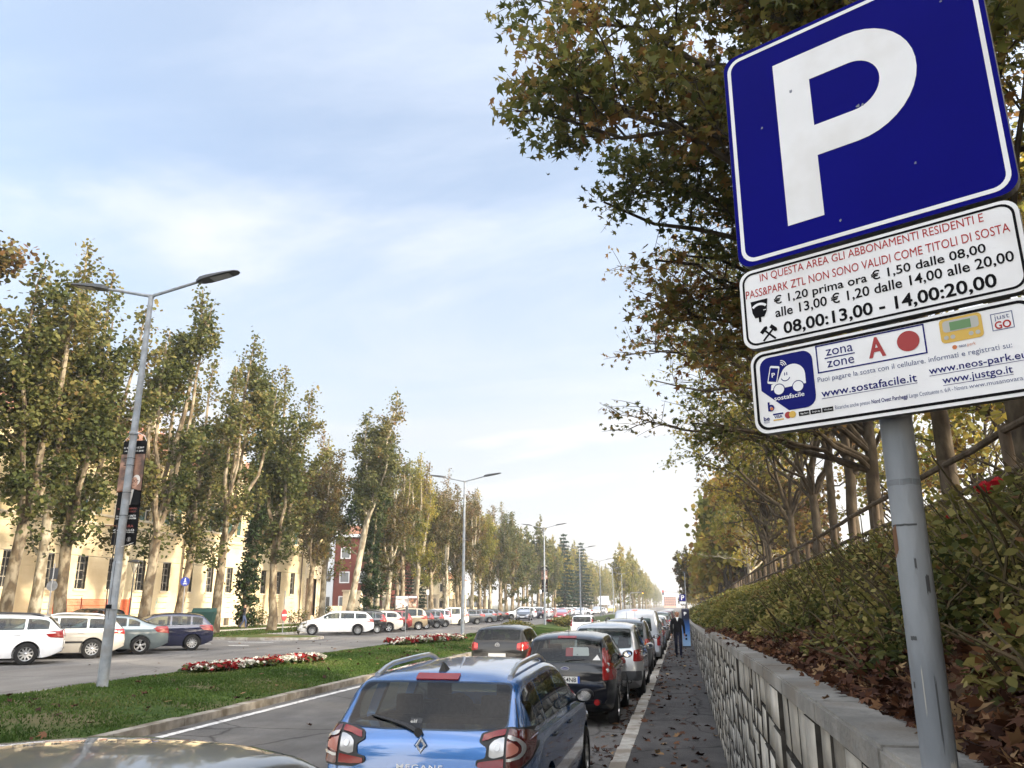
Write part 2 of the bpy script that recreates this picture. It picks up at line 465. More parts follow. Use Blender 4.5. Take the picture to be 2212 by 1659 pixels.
# left side: verge with trees, path, second verge, pavement along the building
def lz(h): return lambda x, y, t: gz(x, y) + h
for seg, (ya, yb) in enumerate(((-6, 34.5), (40.3, 300))):
    ys = [y for y in YS if ya < y < yb]; ys = [ya] + ys + [yb]
    strip('verge', -29.2, -24.2, .12, verge, ys, 4, thick=.2)
ysL = [y for y in YS if -8 <= y <= 300]
strip('foot_path', -31.2, -29.2, .13, concrete, ysL, 1, thick=.2)
strip('tree_verge', -35.2, -31.2, .12, verge, ysL, 3, thick=.2)
strip('building_pavement', -38.2, -35.2, .14, concrete, ysL, 2, thick=.2)
kerb_run('verge_kerb', -24.3, .15, .13, -5, 34.5, stone_kerb, 1, 8)
kerb_run('verge_kerb', -24.3, .15, .13, 46.5, 140, stone_kerb, 1, 9)
# grass island with rounded nose beside the driveway
isl = [(-24.2, 40.8), (-21.0, 40.9), (-19.3, 41.4), (-18.75, 42.4), (-18.9, 43.6), (-19.8, 44.6), (-21.5, 45.6), (-24.2, 47.0)]
mb = MB(); c = (sum(p[0] for p in isl) / 8, sum(p[1] for p in isl) / 8)
inner = [(c[0] + (p[0] - c[0]) * .93, c[1] + (p[1] - c[1]) * .93) for p in isl]
for k in range(len(isl) - 1):
    a, b, p, q = isl[k], isl[k + 1], inner[k], inner[k + 1]
    zs = [gz(*v) for v in (a, b, q, p)]
    mb.add([(a[0], a[1], zs[0] - .1), (b[0], b[1], zs[1] - .1), (q[0], q[1], zs[2] - .1), (p[0], p[1], zs[3] - .1),
            (a[0], a[1], zs[0] + .14), (b[0], b[1], zs[1] + .14), (q[0], q[1], zs[2] + .14), (p[0], p[1], zs[3] + .14)],
           [(0, 3, 2, 1), (4, 5, 6, 7), (0, 1, 5, 4), (1, 2, 6, 5), (2, 3, 7, 6), (3, 0, 4, 7)])
o = mb.obj('island_kerb', stone_kerb); o['kind'] = 'structure'
mb = MB(); mb.add([(p[0], p[1], gz(*p) + .13) for p in inner] + [(c[0], c[1], gz(*c) + .2)], [(k, (k + 1) % 8, 8) for k in range(8)])
o = mb.obj('island_grass', verge); o['kind'] = 'structure'

# ---------------------------------------------------------------- retaining wall of split stone, with coping slabs
def stonemat(name, ramp, bump=.6):
    m = leafmat(name, ramp, 0.0, .9); t = m.node_tree
    b = t.nodes['Principled BSDF']; r = [n for n in t.nodes if n.type == 'VALTORGB'][0]
    tc = t.nodes.new('ShaderNodeTexCoord'); n = t.nodes.new('ShaderNodeTexNoise'); n.inputs['Scale'].default_value = 7; n.inputs['Detail'].default_value = 8
    lnk(t, tc.outputs['Object'], n.inputs['Vector'])
    mr = t.nodes.new('ShaderNodeMapRange'); mr.inputs['From Min'].default_value = .3; mr.inputs['From Max'].default_value = .7; mr.inputs['To Min'].default_value = .68; mr.inputs['To Max'].default_value = 1.15
    lnk(t, n.outputs['Fac'], mr.inputs[0])
    mx = t.nodes.new('ShaderNodeMix'); mx.data_type = 'RGBA'; mx.blend_type = 'MULTIPLY'; mx.inputs[0].default_value = 1
    lnk(t, r.outputs[0], mx.inputs[6]); lnk(t, mr.outputs[0], mx.inputs[7]); lnk(t, mx.outputs[2], b.inputs['Base Color'])
    n2 = t.nodes.new('ShaderNodeTexNoise'); n2.inputs['Scale'].default_value = 28; n2.inputs['Detail'].default_value = 6
    lnk(t, tc.outputs['Object'], n2.inputs['Vector'])
    bp = t.nodes.new('ShaderNodeBump'); bp.inputs['Strength'].default_value = bump; bp.inputs['Distance'].default_value = .03
    lnk(t, n2.outputs['Fac'], bp.inputs['Height']); lnk(t, bp.outputs[0], b.inputs['Normal'])
    return m
wallstone = stonemat('split wall stone', bump=.35, ramp= [(0, (.23, .215, .185)), (.5, (.38, .36, .315)), (1, (.54, .515, .46))])
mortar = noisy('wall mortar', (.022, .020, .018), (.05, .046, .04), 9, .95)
copestone = noisy('coping stone', (.19, .185, .172), (.31, .30, .275), 5, .9, 9, .5, 45, c3=(.19, .17, .145), s3=2.5)

def stone_wall(y0, y1, seed, minL, minH, label):
    root = empty('retaining_wall', (.42 + kx(y0), y0, 0), 0, label, 'wall')
    ox, oy = root.location.x, root.location.y
    r = random.Random(seed)
    cells = []
    def cut(a, b, c, d, lv=0):
        L, Hh = b - a, d - c
        if (L < minL * 1.9 and Hh < minH * 1.9) or lv > 14 or (lv > 8 and r.random() < .12 and L < 1.2 and Hh < .4):
            cells.append((a, b, c, d)); return
        if L / minL > Hh / minH * r.uniform(.6, 1.5):
            k = a + L * r.uniform(.32, .68); cut(a, k, c, d, lv + 1); cut(k, b, c, d, lv + 1)
        else:
            k = c + Hh * r.uniform(.35, .65); cut(a, b, c, k, lv + 1); cut(a, b, k, d, lv + 1)
    y = y0
    while y < y1 - .01:
        e = min(y + 2.6, y1); cut(y, e, 0, 1); y = e
    V = []; F = []; tone = []
    for a, b, c, d in cells:
        m_ = (a + b) / 2
        zb, zt = gz(0, m_) + .08, walltop(m_ if y1 > 16 else min(m_, 15.19)) - .075
        z0, z1 = zb + (zt - zb) * c, zb + (zt - zb) * d
        p = r.uniform(-.004, .014)
        g_ = .011; bv = .007
        def X(yy, dep): return .452 + kx(yy) - dep - ox
        q = len(V)
        a_, b_, c_, d_ = a + g_ * 1.1, b - g_ * 1.1, z0 + g_ * .75, z1 - g_ * .75
        if b_ - a_ < .04 or d_ - c_ < .03: continue
        t1, t2, t3, t4 = [r.uniform(-.004, .004) for _ in range(4)]
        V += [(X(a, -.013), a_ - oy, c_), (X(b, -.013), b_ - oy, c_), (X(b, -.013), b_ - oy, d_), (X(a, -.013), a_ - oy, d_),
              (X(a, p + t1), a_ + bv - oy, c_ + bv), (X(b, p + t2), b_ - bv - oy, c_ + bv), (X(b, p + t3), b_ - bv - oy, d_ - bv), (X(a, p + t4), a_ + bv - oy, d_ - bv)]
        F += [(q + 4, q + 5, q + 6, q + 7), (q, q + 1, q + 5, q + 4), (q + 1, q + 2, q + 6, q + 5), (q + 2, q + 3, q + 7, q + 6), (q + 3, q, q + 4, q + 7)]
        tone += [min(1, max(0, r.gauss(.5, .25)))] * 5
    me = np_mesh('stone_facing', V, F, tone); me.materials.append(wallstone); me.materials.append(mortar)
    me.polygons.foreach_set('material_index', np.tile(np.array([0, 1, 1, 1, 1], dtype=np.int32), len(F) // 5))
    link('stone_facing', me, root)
    mb = MB()
    ys = span(y0, y1, 1.5)
    for p, q in zip(ys[:-1], ys[1:]):
        zt = [walltop(min(v, 15.19) if y1 < 16 else v) - .06 for v in (p, q)]
        x = [.452 + kx(v) + .011 - ox for v in (p, q)]
        mb.add([(x[0], p - oy, -1.2), (x[1], q - oy, -1.2), (x[1], q - oy, zt[1]), (x[0], p - oy, zt[0]),
                (x[0] + .14, p - oy, -1.2), (x[1] + .14, q - oy, -1.2), (x[1] + .14, q - oy, zt[1]), (x[0] + .14, p - oy, zt[0])],
               [(0, 1, 2, 3), (4, 7, 6, 5), (3, 2, 6, 7), (0, 3, 7, 4), (1, 5, 6, 2)])
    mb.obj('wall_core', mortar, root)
    mb = MB(); y = y0
    while y < y1 - .01:
        L = r.uniform(.9, 1.15); e = min(y + L, y1)
        if y1 - e < .4: e = y1
        bm = bmesh.new(); bmesh.ops.create_cube(bm, size=1)
        for v in bm.verts:
            yy = (y + .005) if v.co.y < 0 else (e - .005)
            yw = min(yy, 15.19) if y1 < 16 else max(yy, y0)
            v.co.z = walltop(yw) + (-.075 if v.co.z < 0 else 0) + .004 * math.sin(y * 7)
            v.co.x = .42 + kx(yy) - ox + (-.002 if v.co.x < 0 else .235); v.co.y = yy - oy
        bmesh.ops.bevel(bm, geom=bm.edges[:], offset=.008, segments=2, affect='EDGES')
        mb.bm(bm); y = e
    mb.obj('coping', copestone, root)
    return root
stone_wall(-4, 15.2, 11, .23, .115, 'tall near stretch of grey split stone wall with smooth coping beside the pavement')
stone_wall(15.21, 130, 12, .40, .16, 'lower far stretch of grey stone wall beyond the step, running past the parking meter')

# ---------------------------------------------------------------- embankment
by = span(-10, 40, 1) + span(42, 150, 4)[0:] + [170, 200, 240]
V = []; F = []; nb = 15
for y in by:
    for i in range(nb + 1):
        x = .56 + kx(y) + (i / 10.0) * 4.04 if i <= 10 else 4.6 + kx(y) + [0, 2, 6, 15, 40, 130][i - 10]
        j = .03 * math.sin(2.3 * x + y * 1.9) + .03 * math.sin(5.1 * y + x)
        V.append((x, y, bankz(x, y) + (j if i > 1 else 0) - (.08 if i == 0 else 0)))
for j in range(len(by) - 1):
    for i in range(nb):
        a = j * (nb + 1) + i; F.append((a, a + 1, a + nb + 2, a + nb + 1))
o = MB().add(V, F).obj('embankment', soil, smooth=True); o['kind'] = 'structure'

# wooden post and rail fence along the top
wood = noisy('weathered wood', (.055, .042, .03), (.12, .095, .07), 5, .9, 8, .5, 40, stretch=(1, 1, .3))
fy0 = 4.0
fence = empty('wooden_fence', (4.6 + kx(fy0), fy0, bankz(4.6 + kx(fy0), fy0)), 0, 'dark wooden post and rail fence along the top of the bank', 'fence')
fl = fence.location
rr = random.Random(4)
posts = []
y = fy0
while y < 112:
    posts.append(y); y += 2.75 if y < 60 else 2.75
for i, y in enumerate(posts):
    x = 4.6 + kx(y); zt = fencez(y) + .06
    mb = MB(); lx = rr.uniform(-.03, .03)
    mb.tube([(x - fl.x, y - fl.y, zt - 1.45 - fl.z), (x + lx * .5 - fl.x, y - fl.y, zt - .5 - fl.z), (x + lx - fl.x, y - fl.y, zt - fl.z)], [.085, .082, .078], 10)
    mb.obj('post', wood, fence, smooth=True)
for h in (-.02, -.60):
    for a, b in zip(posts[:-1], posts[1:]):
        mb = MB(); xa, xb = 4.6 + kx(a) - .03, 4.6 + kx(b) - .03
        m_ = ((xa + xb) / 2 + rr.uniform(-.01, .01), (a + b) / 2, (fencez(a) + fencez(b)) / 2 + h + rr.uniform(-.025, .01))
        mb.tube([(xa - fl.x, a - .08 - fl.y, fencez(a) + h - fl.z), (m_[0] - fl.x, m_[1] - fl.y, m_[2] - fl.z), (xb - fl.x, b + .08 - fl.y, fencez(b) + h - fl.z)], .055, 8)
        mb.obj('rail', wood, fence, smooth=True)
# ---------------------------------------------------------------- long cream building on the left
cream = noisy('cream render', (.52, .44, .29), (.585, .50, .34), .8, .9, 8, .08, 60, c3=(.45, .37, .235), s3=.25)
cream2 = noisy('cream render upper', (.54, .44, .25), (.60, .49, .29), .7, .9, 8, .08, 60, c3=(.48, .38, .21), s3=.25)
plinth = noisy('stained plinth', (.42, .34, .24), (.55, .46, .33), 1.2, .95, 8, .15, 40, c3=(.34, .28, .2), s3=.8)
trimm = noisy('stone trim', (.50, .44, .33), (.57, .50, .38), 2, .9)
tile = noisy('roof tile', (.22, .10, .065), (.32, .16, .10), 5, .9, 8, .4, 30, c3=(.18, .10, .075), s3=.9)
dglass = mat('dark window glass', (.02, .022, .024), .12)
wframe = mat('window frame paint', (.42, .39, .33), .6)
iron = mat('dark iron', (.03, .03, .03), .6, .4)
shutter_m = noisy('green shutter', (.03, .075, .07), (.045, .10, .09), 3, .7)
pipe_m = mat('brown pipe', (.10, .07, .05), .6)

BX, BY0, BY1 = -38.0, 10.0, 86.0
bld = empty('long_building', (BX, BY1, .3), 0, 'long two storey cream barracks building with green shutters and red tile roof behind the trees', 'building')
B0 = bld.location
def bmb(): return MB()
def L3(x, y, z): return (x - B0.x, y - B0.y, z - B0.z)
def bbox(mb, x0, x1, y0, y1, z0, z1, mi=0): mb.box(x0 - B0.x, x1 - B0.x, y0 - B0.y, y1 - B0.y, z0 - B0.z, z1 - B0.z, mi)
wy = [41.8 + 3.1 * k for k in range(-10, 13)]      # window axes
GW, GS, GH = 1.0, 2.95, 5.07
UW, US, UH = 1.05, 7.95, 10.2
DOOR = (82.2, 84.8)
def intervals(half, axes, extra=()):
    cuts = sorted([(y - half, y + half) for y in axes] + list(extra)); out = []; a = BY0
    for p, q in cuts:
        if p > a: out.append((a, p))
        a = max(a, q)
    if a < BY1: out.append((a, BY1))
    return out
mb = bmb()
courses = [GS + .424 * k for k in range(-5, 10)]
for z0, z1 in zip(courses[:-1], courses[1:]):
    inw = z0 >= GS - .01 and z1 <= GH + .01
    ex = [DOOR] if z1 < 5.0 else []
    for a, b in intervals(GW / 2, wy if inw else [], ex):
        bbox(mb, BX - .35, BX, a, b, z0 + .03, z1)
bbox(mb, BX - .7, BX - .36, BY0, BY1, .1, GS)            # backing behind the grooves
mbb = mb
bbox(mb, BX - .6, BX - .02, BY0, BY1, courses[-1] + .03, 7.12)
for a, b in intervals(GW / 2, wy, [DOOR]): bbox(mb, BX - .33, BX - .022, a, b, .9, GH - .03)
bbox(mb, BX - .33, BX - .022, BY0, DOOR[0], GH + .03, courses[-1] + .01)
bbox(mb, BX - .33, BX - .022, DOOR[1], BY1, GH + .03, courses[-1] + .01)
bbox(mb, BX - 14, BX - .36, BY1 - .4, BY1, .1, 12.4)     # end wall
mb.obj('wall', cream, bld)
mb = bmb()
for z0, z1, w in ((7.32, US, []), (US, UH, wy), (UH, 12.2, [])):
    for a, b in intervals(UW / 2, w): bbox(mb, BX - .4, BX + .01, a, b, z0, z1)
mb.obj('upper_wall', cream2, bld)
mb = bmb()
for a, b in intervals(.42, [y + .05 for y in wy]): bbox(mb, BX - .35, BX + .035, a, b, .15, .83)
bbox(mb, BX - .35, BX + .037, BY0, DOOR[0], .84, .86 + .0)
mb.obj('plinth', plinth, bld)
mb = bmb()
bbox(mb, BX - .3, BX + .10, BY0, BY1 + .05, 7.12, 7.22); bbox(mb, BX - .3, BX + .15, BY0, BY1 + .05, 7.22, 7.32)
bbox(mb, BX - .3, BX + .09, BY0, BY1 + .03, 7.80, 7.95 - .001)
mb.obj('string_course', trimm, bld)
mb = bmb()
for k, (d, z0, z1) in enumerate(((.12, 12.2, 12.36), (.28, 12.36, 12.5), (.5, 12.5, 12.62), (.75, 12.62, 12.74))): bbox(mb, BX - .4, BX + d, BY0, BY1 + d, z0, z1)
mb.obj('cornice', trimm, bld)
# hipped tile roof
mb = bmb()
e, zr, ridge = .85, 12.74, 17.0
V = [L3(BX + e, BY0 - 1, zr), L3(BX + e, BY1 + e, zr), L3(BX - 15, BY1 + e, zr), L3(BX - 15, BY0 - 1, zr), L3(BX - 7, BY0 - 1, ridge), L3(BX - 7, BY1 - 7, ridge)]
mb.add(V, [(0, 1, 5, 4), (1, 2, 5), (2, 3, 4, 5), (0, 4, 3)])
for k in range(170):                                        # rows of half round tiles
    y = BY0 + k * .45
    if y > BY1 + .4: break
    f = max(0, (y - (BY1 - 7)) / 7.85); top = 1 - f
    if top <= .05: continue
    mb.tube([L3(BX + e + .03, y, zr + .05), L3(BX + e + (-7 - e) * top, y, zr + (ridge - zr) * top + .05)], .09, 5, cap=False)
mb.obj('roof', tile, bld)
for cy_ in (38, 61, 76):
    mb = bmb(); bbox(mb, BX - 6.0, BX - 5.1, cy_, cy_ + .8, 15.5, 18.0); bbox(mb, BX - 6.1, BX - 5.0, cy_ - .1, cy_ + .9, 18.0, 18.15)
    mb.obj('chimney', plinth, bld)
def ground_window(y):
    f = bmb(); t = .055
    x = BX - .20
    for a, b, c, d in ((-.5, -.5 + t, GS, GH), (.5 - t, .5, GS, GH), (-.5 + t, .5 - t, GS, GS + t), (-.5 + t, .5 - t, GH - t, GH), (-.03, .03, GS + t, GH - t)):
        bbox(f, x - .05, x, y + a, y + b, c, d)
    for z in (GS + .62, GS + 1.2, GS + 1.68):
        for a, b in ((-.5 + t, -.03), (.03, .5 - t)): bbox(f, x - .045, x - .005, y + a, y + b, z - .025, z + .025)
    fo = f.obj('window', wframe, bld)
    p = bmb(); bbox(p, x - .08, x - .052, y - .5, y + .5, GS, GH); p.obj('pane', dglass, fo)
    b_ = bmb()
    for k in range(7):
        yy = y - .42 + .14 * k; b_.box(BX - .07 - B0.x, BX - .05 - B0.x, yy - .009 - B0.y, yy + .009 - B0.y, GS - B0.z, GH - B0.z)
    for z in (GS + .35, GS + 1.05, GS + 1.75): b_.box(BX - .072 - B0.x, BX - .048 - B0.x, y - .5 - B0.y, y + .5 - B0.y, z - .012 - B0.z, z + .012 - B0.z)
    b_.obj('grille', iron, fo)
    s_ = bmb(); bbox(s_, BX - .3, BX + .09, y - .62, y + .62, GS - .11, GS - .002); s_.obj('sill', trimm, fo)
def upper_window(y, k):
    f = bmb(); x = BX - .16; t = .06
    for a, b, c, d in ((-.525, -.525 + t, US, UH), (.525 - t, .525, US, UH), (-.525 + t, .525 - t, US, US + t), (-.525 + t, .525 - t, UH - t, UH), (-.04, .04, US + t, UH - t)):
        bbox(f, x - .05, x, y + a, y + b, c, d)
    for z in (US + .8, US + 1.55):
        for a, b in ((-.465, -.04), (.04, .465)): bbox(f, x - .045, x - .005, y + a, y + b, z - .025, z + .025)
    fo = f.obj('window', wframe, bld)
    p = bmb(); bbox(p, x - .08, x - .052, y - .525, y + .525, US, UH); p.obj('pane', dglass, fo)
    h = bmb()
    for a, b, c, d in ((-.72, -.53, US - .1, UH + .18), (.53, .72, US - .1, UH + .18), (-.53, .53, UH + .002, UH + .18)): bbox(h, BX - .01, BX + .06, y + a, y + b, c, d)
    bbox(h, BX - .01, BX + .2, y - .8, y + .8, UH + .18, UH + .27)
    h.obj('window_surround', trimm, fo)
    for sgn in (-1, 1):
        s_ = bmb(); closed = (k % 3 == 1)
        a, b = ((.0, .5) if closed else (.53, 1.04))
        a, b = (a, b) if sgn > 0 else (-b, -a)
        x0 = BX - .05 if closed else BX + .065
        for (p, q, c, d) in ((a, a + .06, US, UH), (b - .06, b, US, UH), (a + .06, b - .06, US, US + .08), (a + .06, b - .06, UH - .08, UH), (a + .06, b - .06, US + 1.08, US + 1.16)): bbox(s_, x0, x0 + .05, y + p, y + q, c, d)
        for q in range(24):
            z = US + .1 + q * .088
            if z > UH - .1: break
            s_.add([L3(x0 + .005, y + a + .06, z + .07), L3(x0 + .045, y + a + .06, z), L3(x0 + .045, y + b - .06, z), L3(x0 + .005, y + b - .06, z + .07)], [(0, 1, 2, 3)])
        s_.obj('shutter', shutter_m, fo)
for k, y in enumerate(wy):
    if y > 20:
        ground_window(y); upper_window(y, k)
        b_ = bmb(); bbox(b_, BX - .34, BX - .2, y - .37, y + .47, .2, .83); b_.obj('basement_opening', mat('basement dark', (.06, .05, .04), .8), bld)
for y in (36.9, 59.1, 80.7):
    mb = bmb(); mb.tube([L3(BX + .14, y, .3), L3(BX + .14, y, 7.0), L3(BX + .26, y, 7.3), L3(BX + .14, y, 8.0), L3(BX + .14, y, 12.2)], .06, 8); mb.obj('drainpipe', pipe_m, bld)
# corner quoins and arched doorway near the far corner
mb = bmb()
for k in range(15):
    w = .75 if k % 2 else .5
    bbox(mb, BX - .3, BX + .05, BY1 - w, BY1 + .05, .85 + k * .42, .85 + k * .42 + .39)
for k in range(15):
    w = .55 if k % 2 else .4
    bbox(mb, BX - .3, BX + .045, DOOR[0] - w, DOOR[0], .85 + k * .28, .85 + k * .28 + .26); bbox(mb, BX - .3, BX + .045, DOOR[1], DOOR[1] + w * .6, .85 + k * .28, .85 + k * .28 + .26)
n = 12
for k in range(n):
    a0, a1 = math.pi * k / n, math.pi * (k + 1) / n - .02; yc, zc = sum(DOOR) / 2, 5.0
    pr = [(yc + r_ * math.cos(a) - B0.y, zc + r_ * math.sin(a) - B0.z) for r_, a in ((1.3, a0), (1.75, a0), (1.75, a1), (1.3, a1))]
    mb.prism(pr, 'x', -.3, .06)
mb.obj('quoins', trimm, bld)
mb = bmb(); bbox(mb, BX - .3, BX - .25, DOOR[0], DOOR[1], .3, 6.3); mb.obj('door', mat('door wood', (.07, .045, .03), .7), bld)
# faded scribbles low on the wall
scr = mat('faded paint scribble', (.42, .40, .34), .9)
scr2 = mat('faded blue scribble', (.30, .50, .50), .9)
r = random.Random(8)
mb = bmb()
for row, (z, y0, n) in enumerate(((2.25, 68.0, 9), (1.75, 69.4, 8))):
    for k in range(n):
        y = y0 + k * .42
        pts = [L3(BX + .012, y + r.uniform(0, .28), z + r.uniform(-.14, .14)) for _ in range(4)]
        mb.tube(pts, .012, 4)
mb.obj('scribble', scr, bld)
mb = bmb()
for y, z in ((66.0, 2.0), (66.3, 2.2), (65.8, 1.8), (56.4, 2.1), (56.3, 1.9)):
    mb.tube([L3(BX + .012, y, z - .3), L3(BX + .012, y + .15, z + .1), L3(BX + .012, y + .1, z + .35)], .02, 4)
mb.obj('scribble', scr2, bld)

# ---------------------------------------------------------------- red brick building beyond
brick = noisy('red brick', (.125, .038, .028), (.175, .058, .042), 12, .85, 6, .2, 60, c3=(.105, .034, .026), s3=.4)
white_trim = mat('white window trim', (.62, .62, .62), .6)
pal = mat('pale panel', (.50, .52, .54), .6)
RY = 112.0
rb = empty('brick_building', (-46, RY, .1), 0, 'dark red brick block with white framed windows beyond the end of the cream building', 'building')
b0 = rb.location
def rbox(mb, x0, x1, y0, y1, z0, z1): mb.box(x0 - b0.x, x1 - b0.x, y0 - b0.y, y1 - b0.y, z0 - b0.z, z1 - b0.z)
mb = MB(); rbox(mb, -56, -47.6, RY - .05, RY + 12, 0, 12.4); mb.obj('wing_wall', pal, rb)
mb = MB(); rbox(mb, -47.55, -39.6, RY, RY + 12, 0, 11.3); mb.obj('wall', brick, rb)
mb = MB(); rbox(mb, -56.3, -39.3, RY - .35, RY + 12.3, 11.35, 11.75); mb.obj('parapet', pal, rb)
mb = MB(); mb.add([(p[0] - b0.x, p[1] - b0.y, p[2] - b0.z) for p in ((-56.3, RY - .3, 11.76), (-39.3, RY - .3, 11.76), (-39.3, RY + 12, 11.76), (-56.3, RY + 12, 11.76), (-56.3, RY + 6, 13.6), (-39.3, RY + 6, 13.6))], [(0, 1, 5, 4), (3, 4, 5, 2), (0, 4, 3), (1, 2, 5)]); mb.obj('roof', tile, rb)
for z in (1.5, 4.9, 8.3):
    for k, (x, w) in enumerate(((-45.9, 1.5), (-43.2, 1.5), (-41.2, 1.5))):
        f = MB()
        for a, b, c, d in ((-w / 2, -w / 2 + .14, z, z + 1.6), (w / 2 - .14, w / 2, z, z + 1.6), (-w / 2 + .14, w / 2 - .14, z, z + .14), (-w / 2 + .14, w / 2 - .14, z + 1.46, z + 1.6)): rbox(f, x + a, x + b, RY - .09, RY + .02, c, d)
        fo = f.obj('window', white_trim, rb)
        p = MB(); rbox(p, x - w / 2 + .14, x + w / 2 - .14, RY - .02, RY + .02, z + .14, z + 1.46); p.obj('pane', mat('grey window glass', (.10, .11, .12), .15), fo)
    f = MB(); rbox(f, -48.5, -48.0, RY - .12, RY, z + .2, z + 1.5); f.obj('window', dglass, rb)

# boundary wall with gate pillars and railings between the two buildings
bw = empty('boundary_wall', (-37.4, 98, .2), 0, 'pale low wall with stone gate pillars and dark railings before the red brick building', 'wall')
b1 = bw.location
mb = MB()
for (x0, x1, y0, y1, h) in ((-37.7, -37.3, 87.5, 92, 1.5), (-37.7, -37.3, 100, 170, 1.1)): mb.box(x0 - b1.x, x1 - b1.x, y0 - b1.y, y1 - b1.y, -.2, h - b1.z + .3)
mb.obj('wall', plinth, bw)
for y in (92.3, 96, 99.7) + tuple(range(106, 170, 6)):
    mb = MB(); mb.box(-.4, .4, y - .35 - b1.y, y + .35 - b1.y, -.2, 3.2); mb.box(-.5, .5, y - .45 - b1.y, y + .45 - b1.y, 3.2, 3.4); mb.obj('pillar', trimm, bw)
mb = MB()
for k in range(230):
    y = 100.2 + k * .3
    if y > 169: break
    mb.box(-.02, .02, y - .02 - b1.y, y + .02 - b1.y, 1.1, 2.7)
for z in (1.25, 2.55): mb.box(-.03, .03, 100 - b1.y, 170 - b1.y, z, z + .06)
mb.obj('railing', iron, bw)

# small villa with orange roof glimpsed between the trunks
vl = empty('villa', (-41, 140, 0), 0, 'small cream house with orange tiled roof glimpsed between tree trunks', 'house')
mb = MB(); mb.box(-5, 3.2, 0, 10, 0, 6.2); mb.obj('wall', cream, vl)
mb = MB(); mb.add([(-5.6, -.6, 6.2), (3.8, -.6, 6.2), (3.8, 10.6, 6.2), (-5.6, 10.6, 6.2), (-.9, 4, 8.6), (-.9, 6, 8.6)], [(0, 1, 4), (1, 2, 5, 4), (2, 3, 5), (3, 0, 4, 5), (0, 3, 2, 1)]); mb.obj('roof', mat('orange tile', (.42, .20, .10), .9), vl)
for x in (-3, -.5, 1.8):
    for z in (1.2, 4.0):
        f = MB(); f.box(x - .55, x + .55, -.06, .0, z, z + 1.5); fo = f.obj('window', trimm, vl); p = MB(); p.box(x - .42, x + .42, -.075, -.061, z + .12, z + 1.38); p.obj('pane', dglass, fo)
# far blocks closing the street
for (x, y, w, h, c, lab) in ((-1.5, 640, 9, 8, (.55, .30, .22), 'hazy far block with a reddish face at the very end of the street'), (6, 660, 14, 9, (.5, .5, .52), 'pale grey hazy block closing the end of the street')):
    fb = empty('far_block', (x, y, -.6), 0, lab, 'building')
    mb = MB(); mb.box(-w / 2, w / 2, 0, 14, 0, h); mb.obj('wall', mat('far wall %d' % x, c, .9), fb)
    mb = MB(); mb.box(-w / 2 - .4, w / 2 + .4, -.4, 14.4, h, h + .6); mb.obj('roof', pal, fb)
    for i in range(6):
        for j in range(4):
            f = MB(); a = -w / 2 + w * (i + .5) / 6; f.box(a - w * .05, a + w * .05, -.1, 0, 1.5 + j * h / 4.3, 3 + j * h / 4.3); f.obj('window', pal if x > 0 else dglass, fb)
# ---------------------------------------------------------------- cars
# local frame: origin on the ground under the middle, nose towards +Y, x to the car's right
def pchip(xs, ys):
    xs = np.array(xs, float); ys = np.array(ys, float); h = np.diff(xs); d = np.diff(ys) / h
    m = np.zeros(len(xs)); m[0], m[-1] = d[0], d[-1]
    for i in range(1, len(xs) - 1):
        if d[i - 1] * d[i] > 0:
            w1, w2 = 2 * h[i] + h[i - 1], h[i] + 2 * h[i - 1]
            m[i] = (w1 + w2) / (w1 / d[i - 1] + w2 / d[i])
    def f(x):
        x = min(max(x, xs[0]), xs[-1]); i = min(max(int(np.searchsorted(xs, x)) - 1, 0), len(xs) - 2)
        t = (x - xs[i]) / h[i]
        return float(ys[i] * (1 + 2 * t) * (1 - t) ** 2 + h[i] * m[i] * t * (1 - t) ** 2 + ys[i + 1] * t * t * (3 - 2 * t) + h[i] * m[i + 1] * t * t * (t - 1))
    return f

def tyre_mesh(r, w):
    mb = MB()
    mb.lathe([(r * .64, -w / 2), (r * .9, -w / 2), (r * .975, -w * .42), (r, -w * .28), (r, w * .28), (r * .975, w * .42), (r * .9, w / 2), (r * .64, w / 2), (r * .60, w * .38), (r * .60, -w * .38), (r * .64, -w / 2)], 'x', 28)
    return mb.mesh('tyre', [mat('tyre rubber', (.018, .018, .018), .8)], True)
def rim_mesh(r, w, n, twin, metal):
    """outer face towards +x"""
    mb = MB(); q = w * .36
    mb.lathe([(r * .60, -w * .3), (r * .655, w * .30), (r * .655, w * .46), (r * .60, w * .44), (r * .57, w * .2), (r * .54, -w * .1)], 'x', 28)
    mb.lathe([(r * .13, q - .05), (r * .13, q + .0), (r * .09, q + .012), (0.0001, q + .016)], 'x', 12)
    for k in range(n):
        a0 = 2 * math.pi * k / n + math.pi / 2
        for s in ((-1, 1) if twin else (0,)):
            wi, wo = (r * .045, r * .05) if twin else (r * .09, r * .12 * 5 / max(n, 5))
            a1 = a0 + s * .13
            c0, s0, c1, s1 = math.cos(a0 + s * .28), math.sin(a0 + s * .28), math.cos(a1), math.sin(a1)
            def P(rad, c, s_, off, x): return (x, rad * c - off * s_, rad * s_ + off * c)
            V = [P(r * .10, c0, s0, -wi, q - .004), P(r * .10, c0, s0, wi, q - .004), P(r * .60, c1, s1, wo, q + .012), P(r * .60, c1, s1, -wo, q + .012)]
            V += [(x - .03, y, z) for x, y, z in V]
            mb.add(V, [(0, 1, 2, 3), (0, 3, 7, 4), (1, 5, 6, 2)])
    mb.lathe([(r * .56, -w * .05), (0.0001, -w * .05)], 'x', 20, 1)
    return mb.mesh('rim', [metal, mat('wheel well black', (.008, .008, .008), .9)], True)

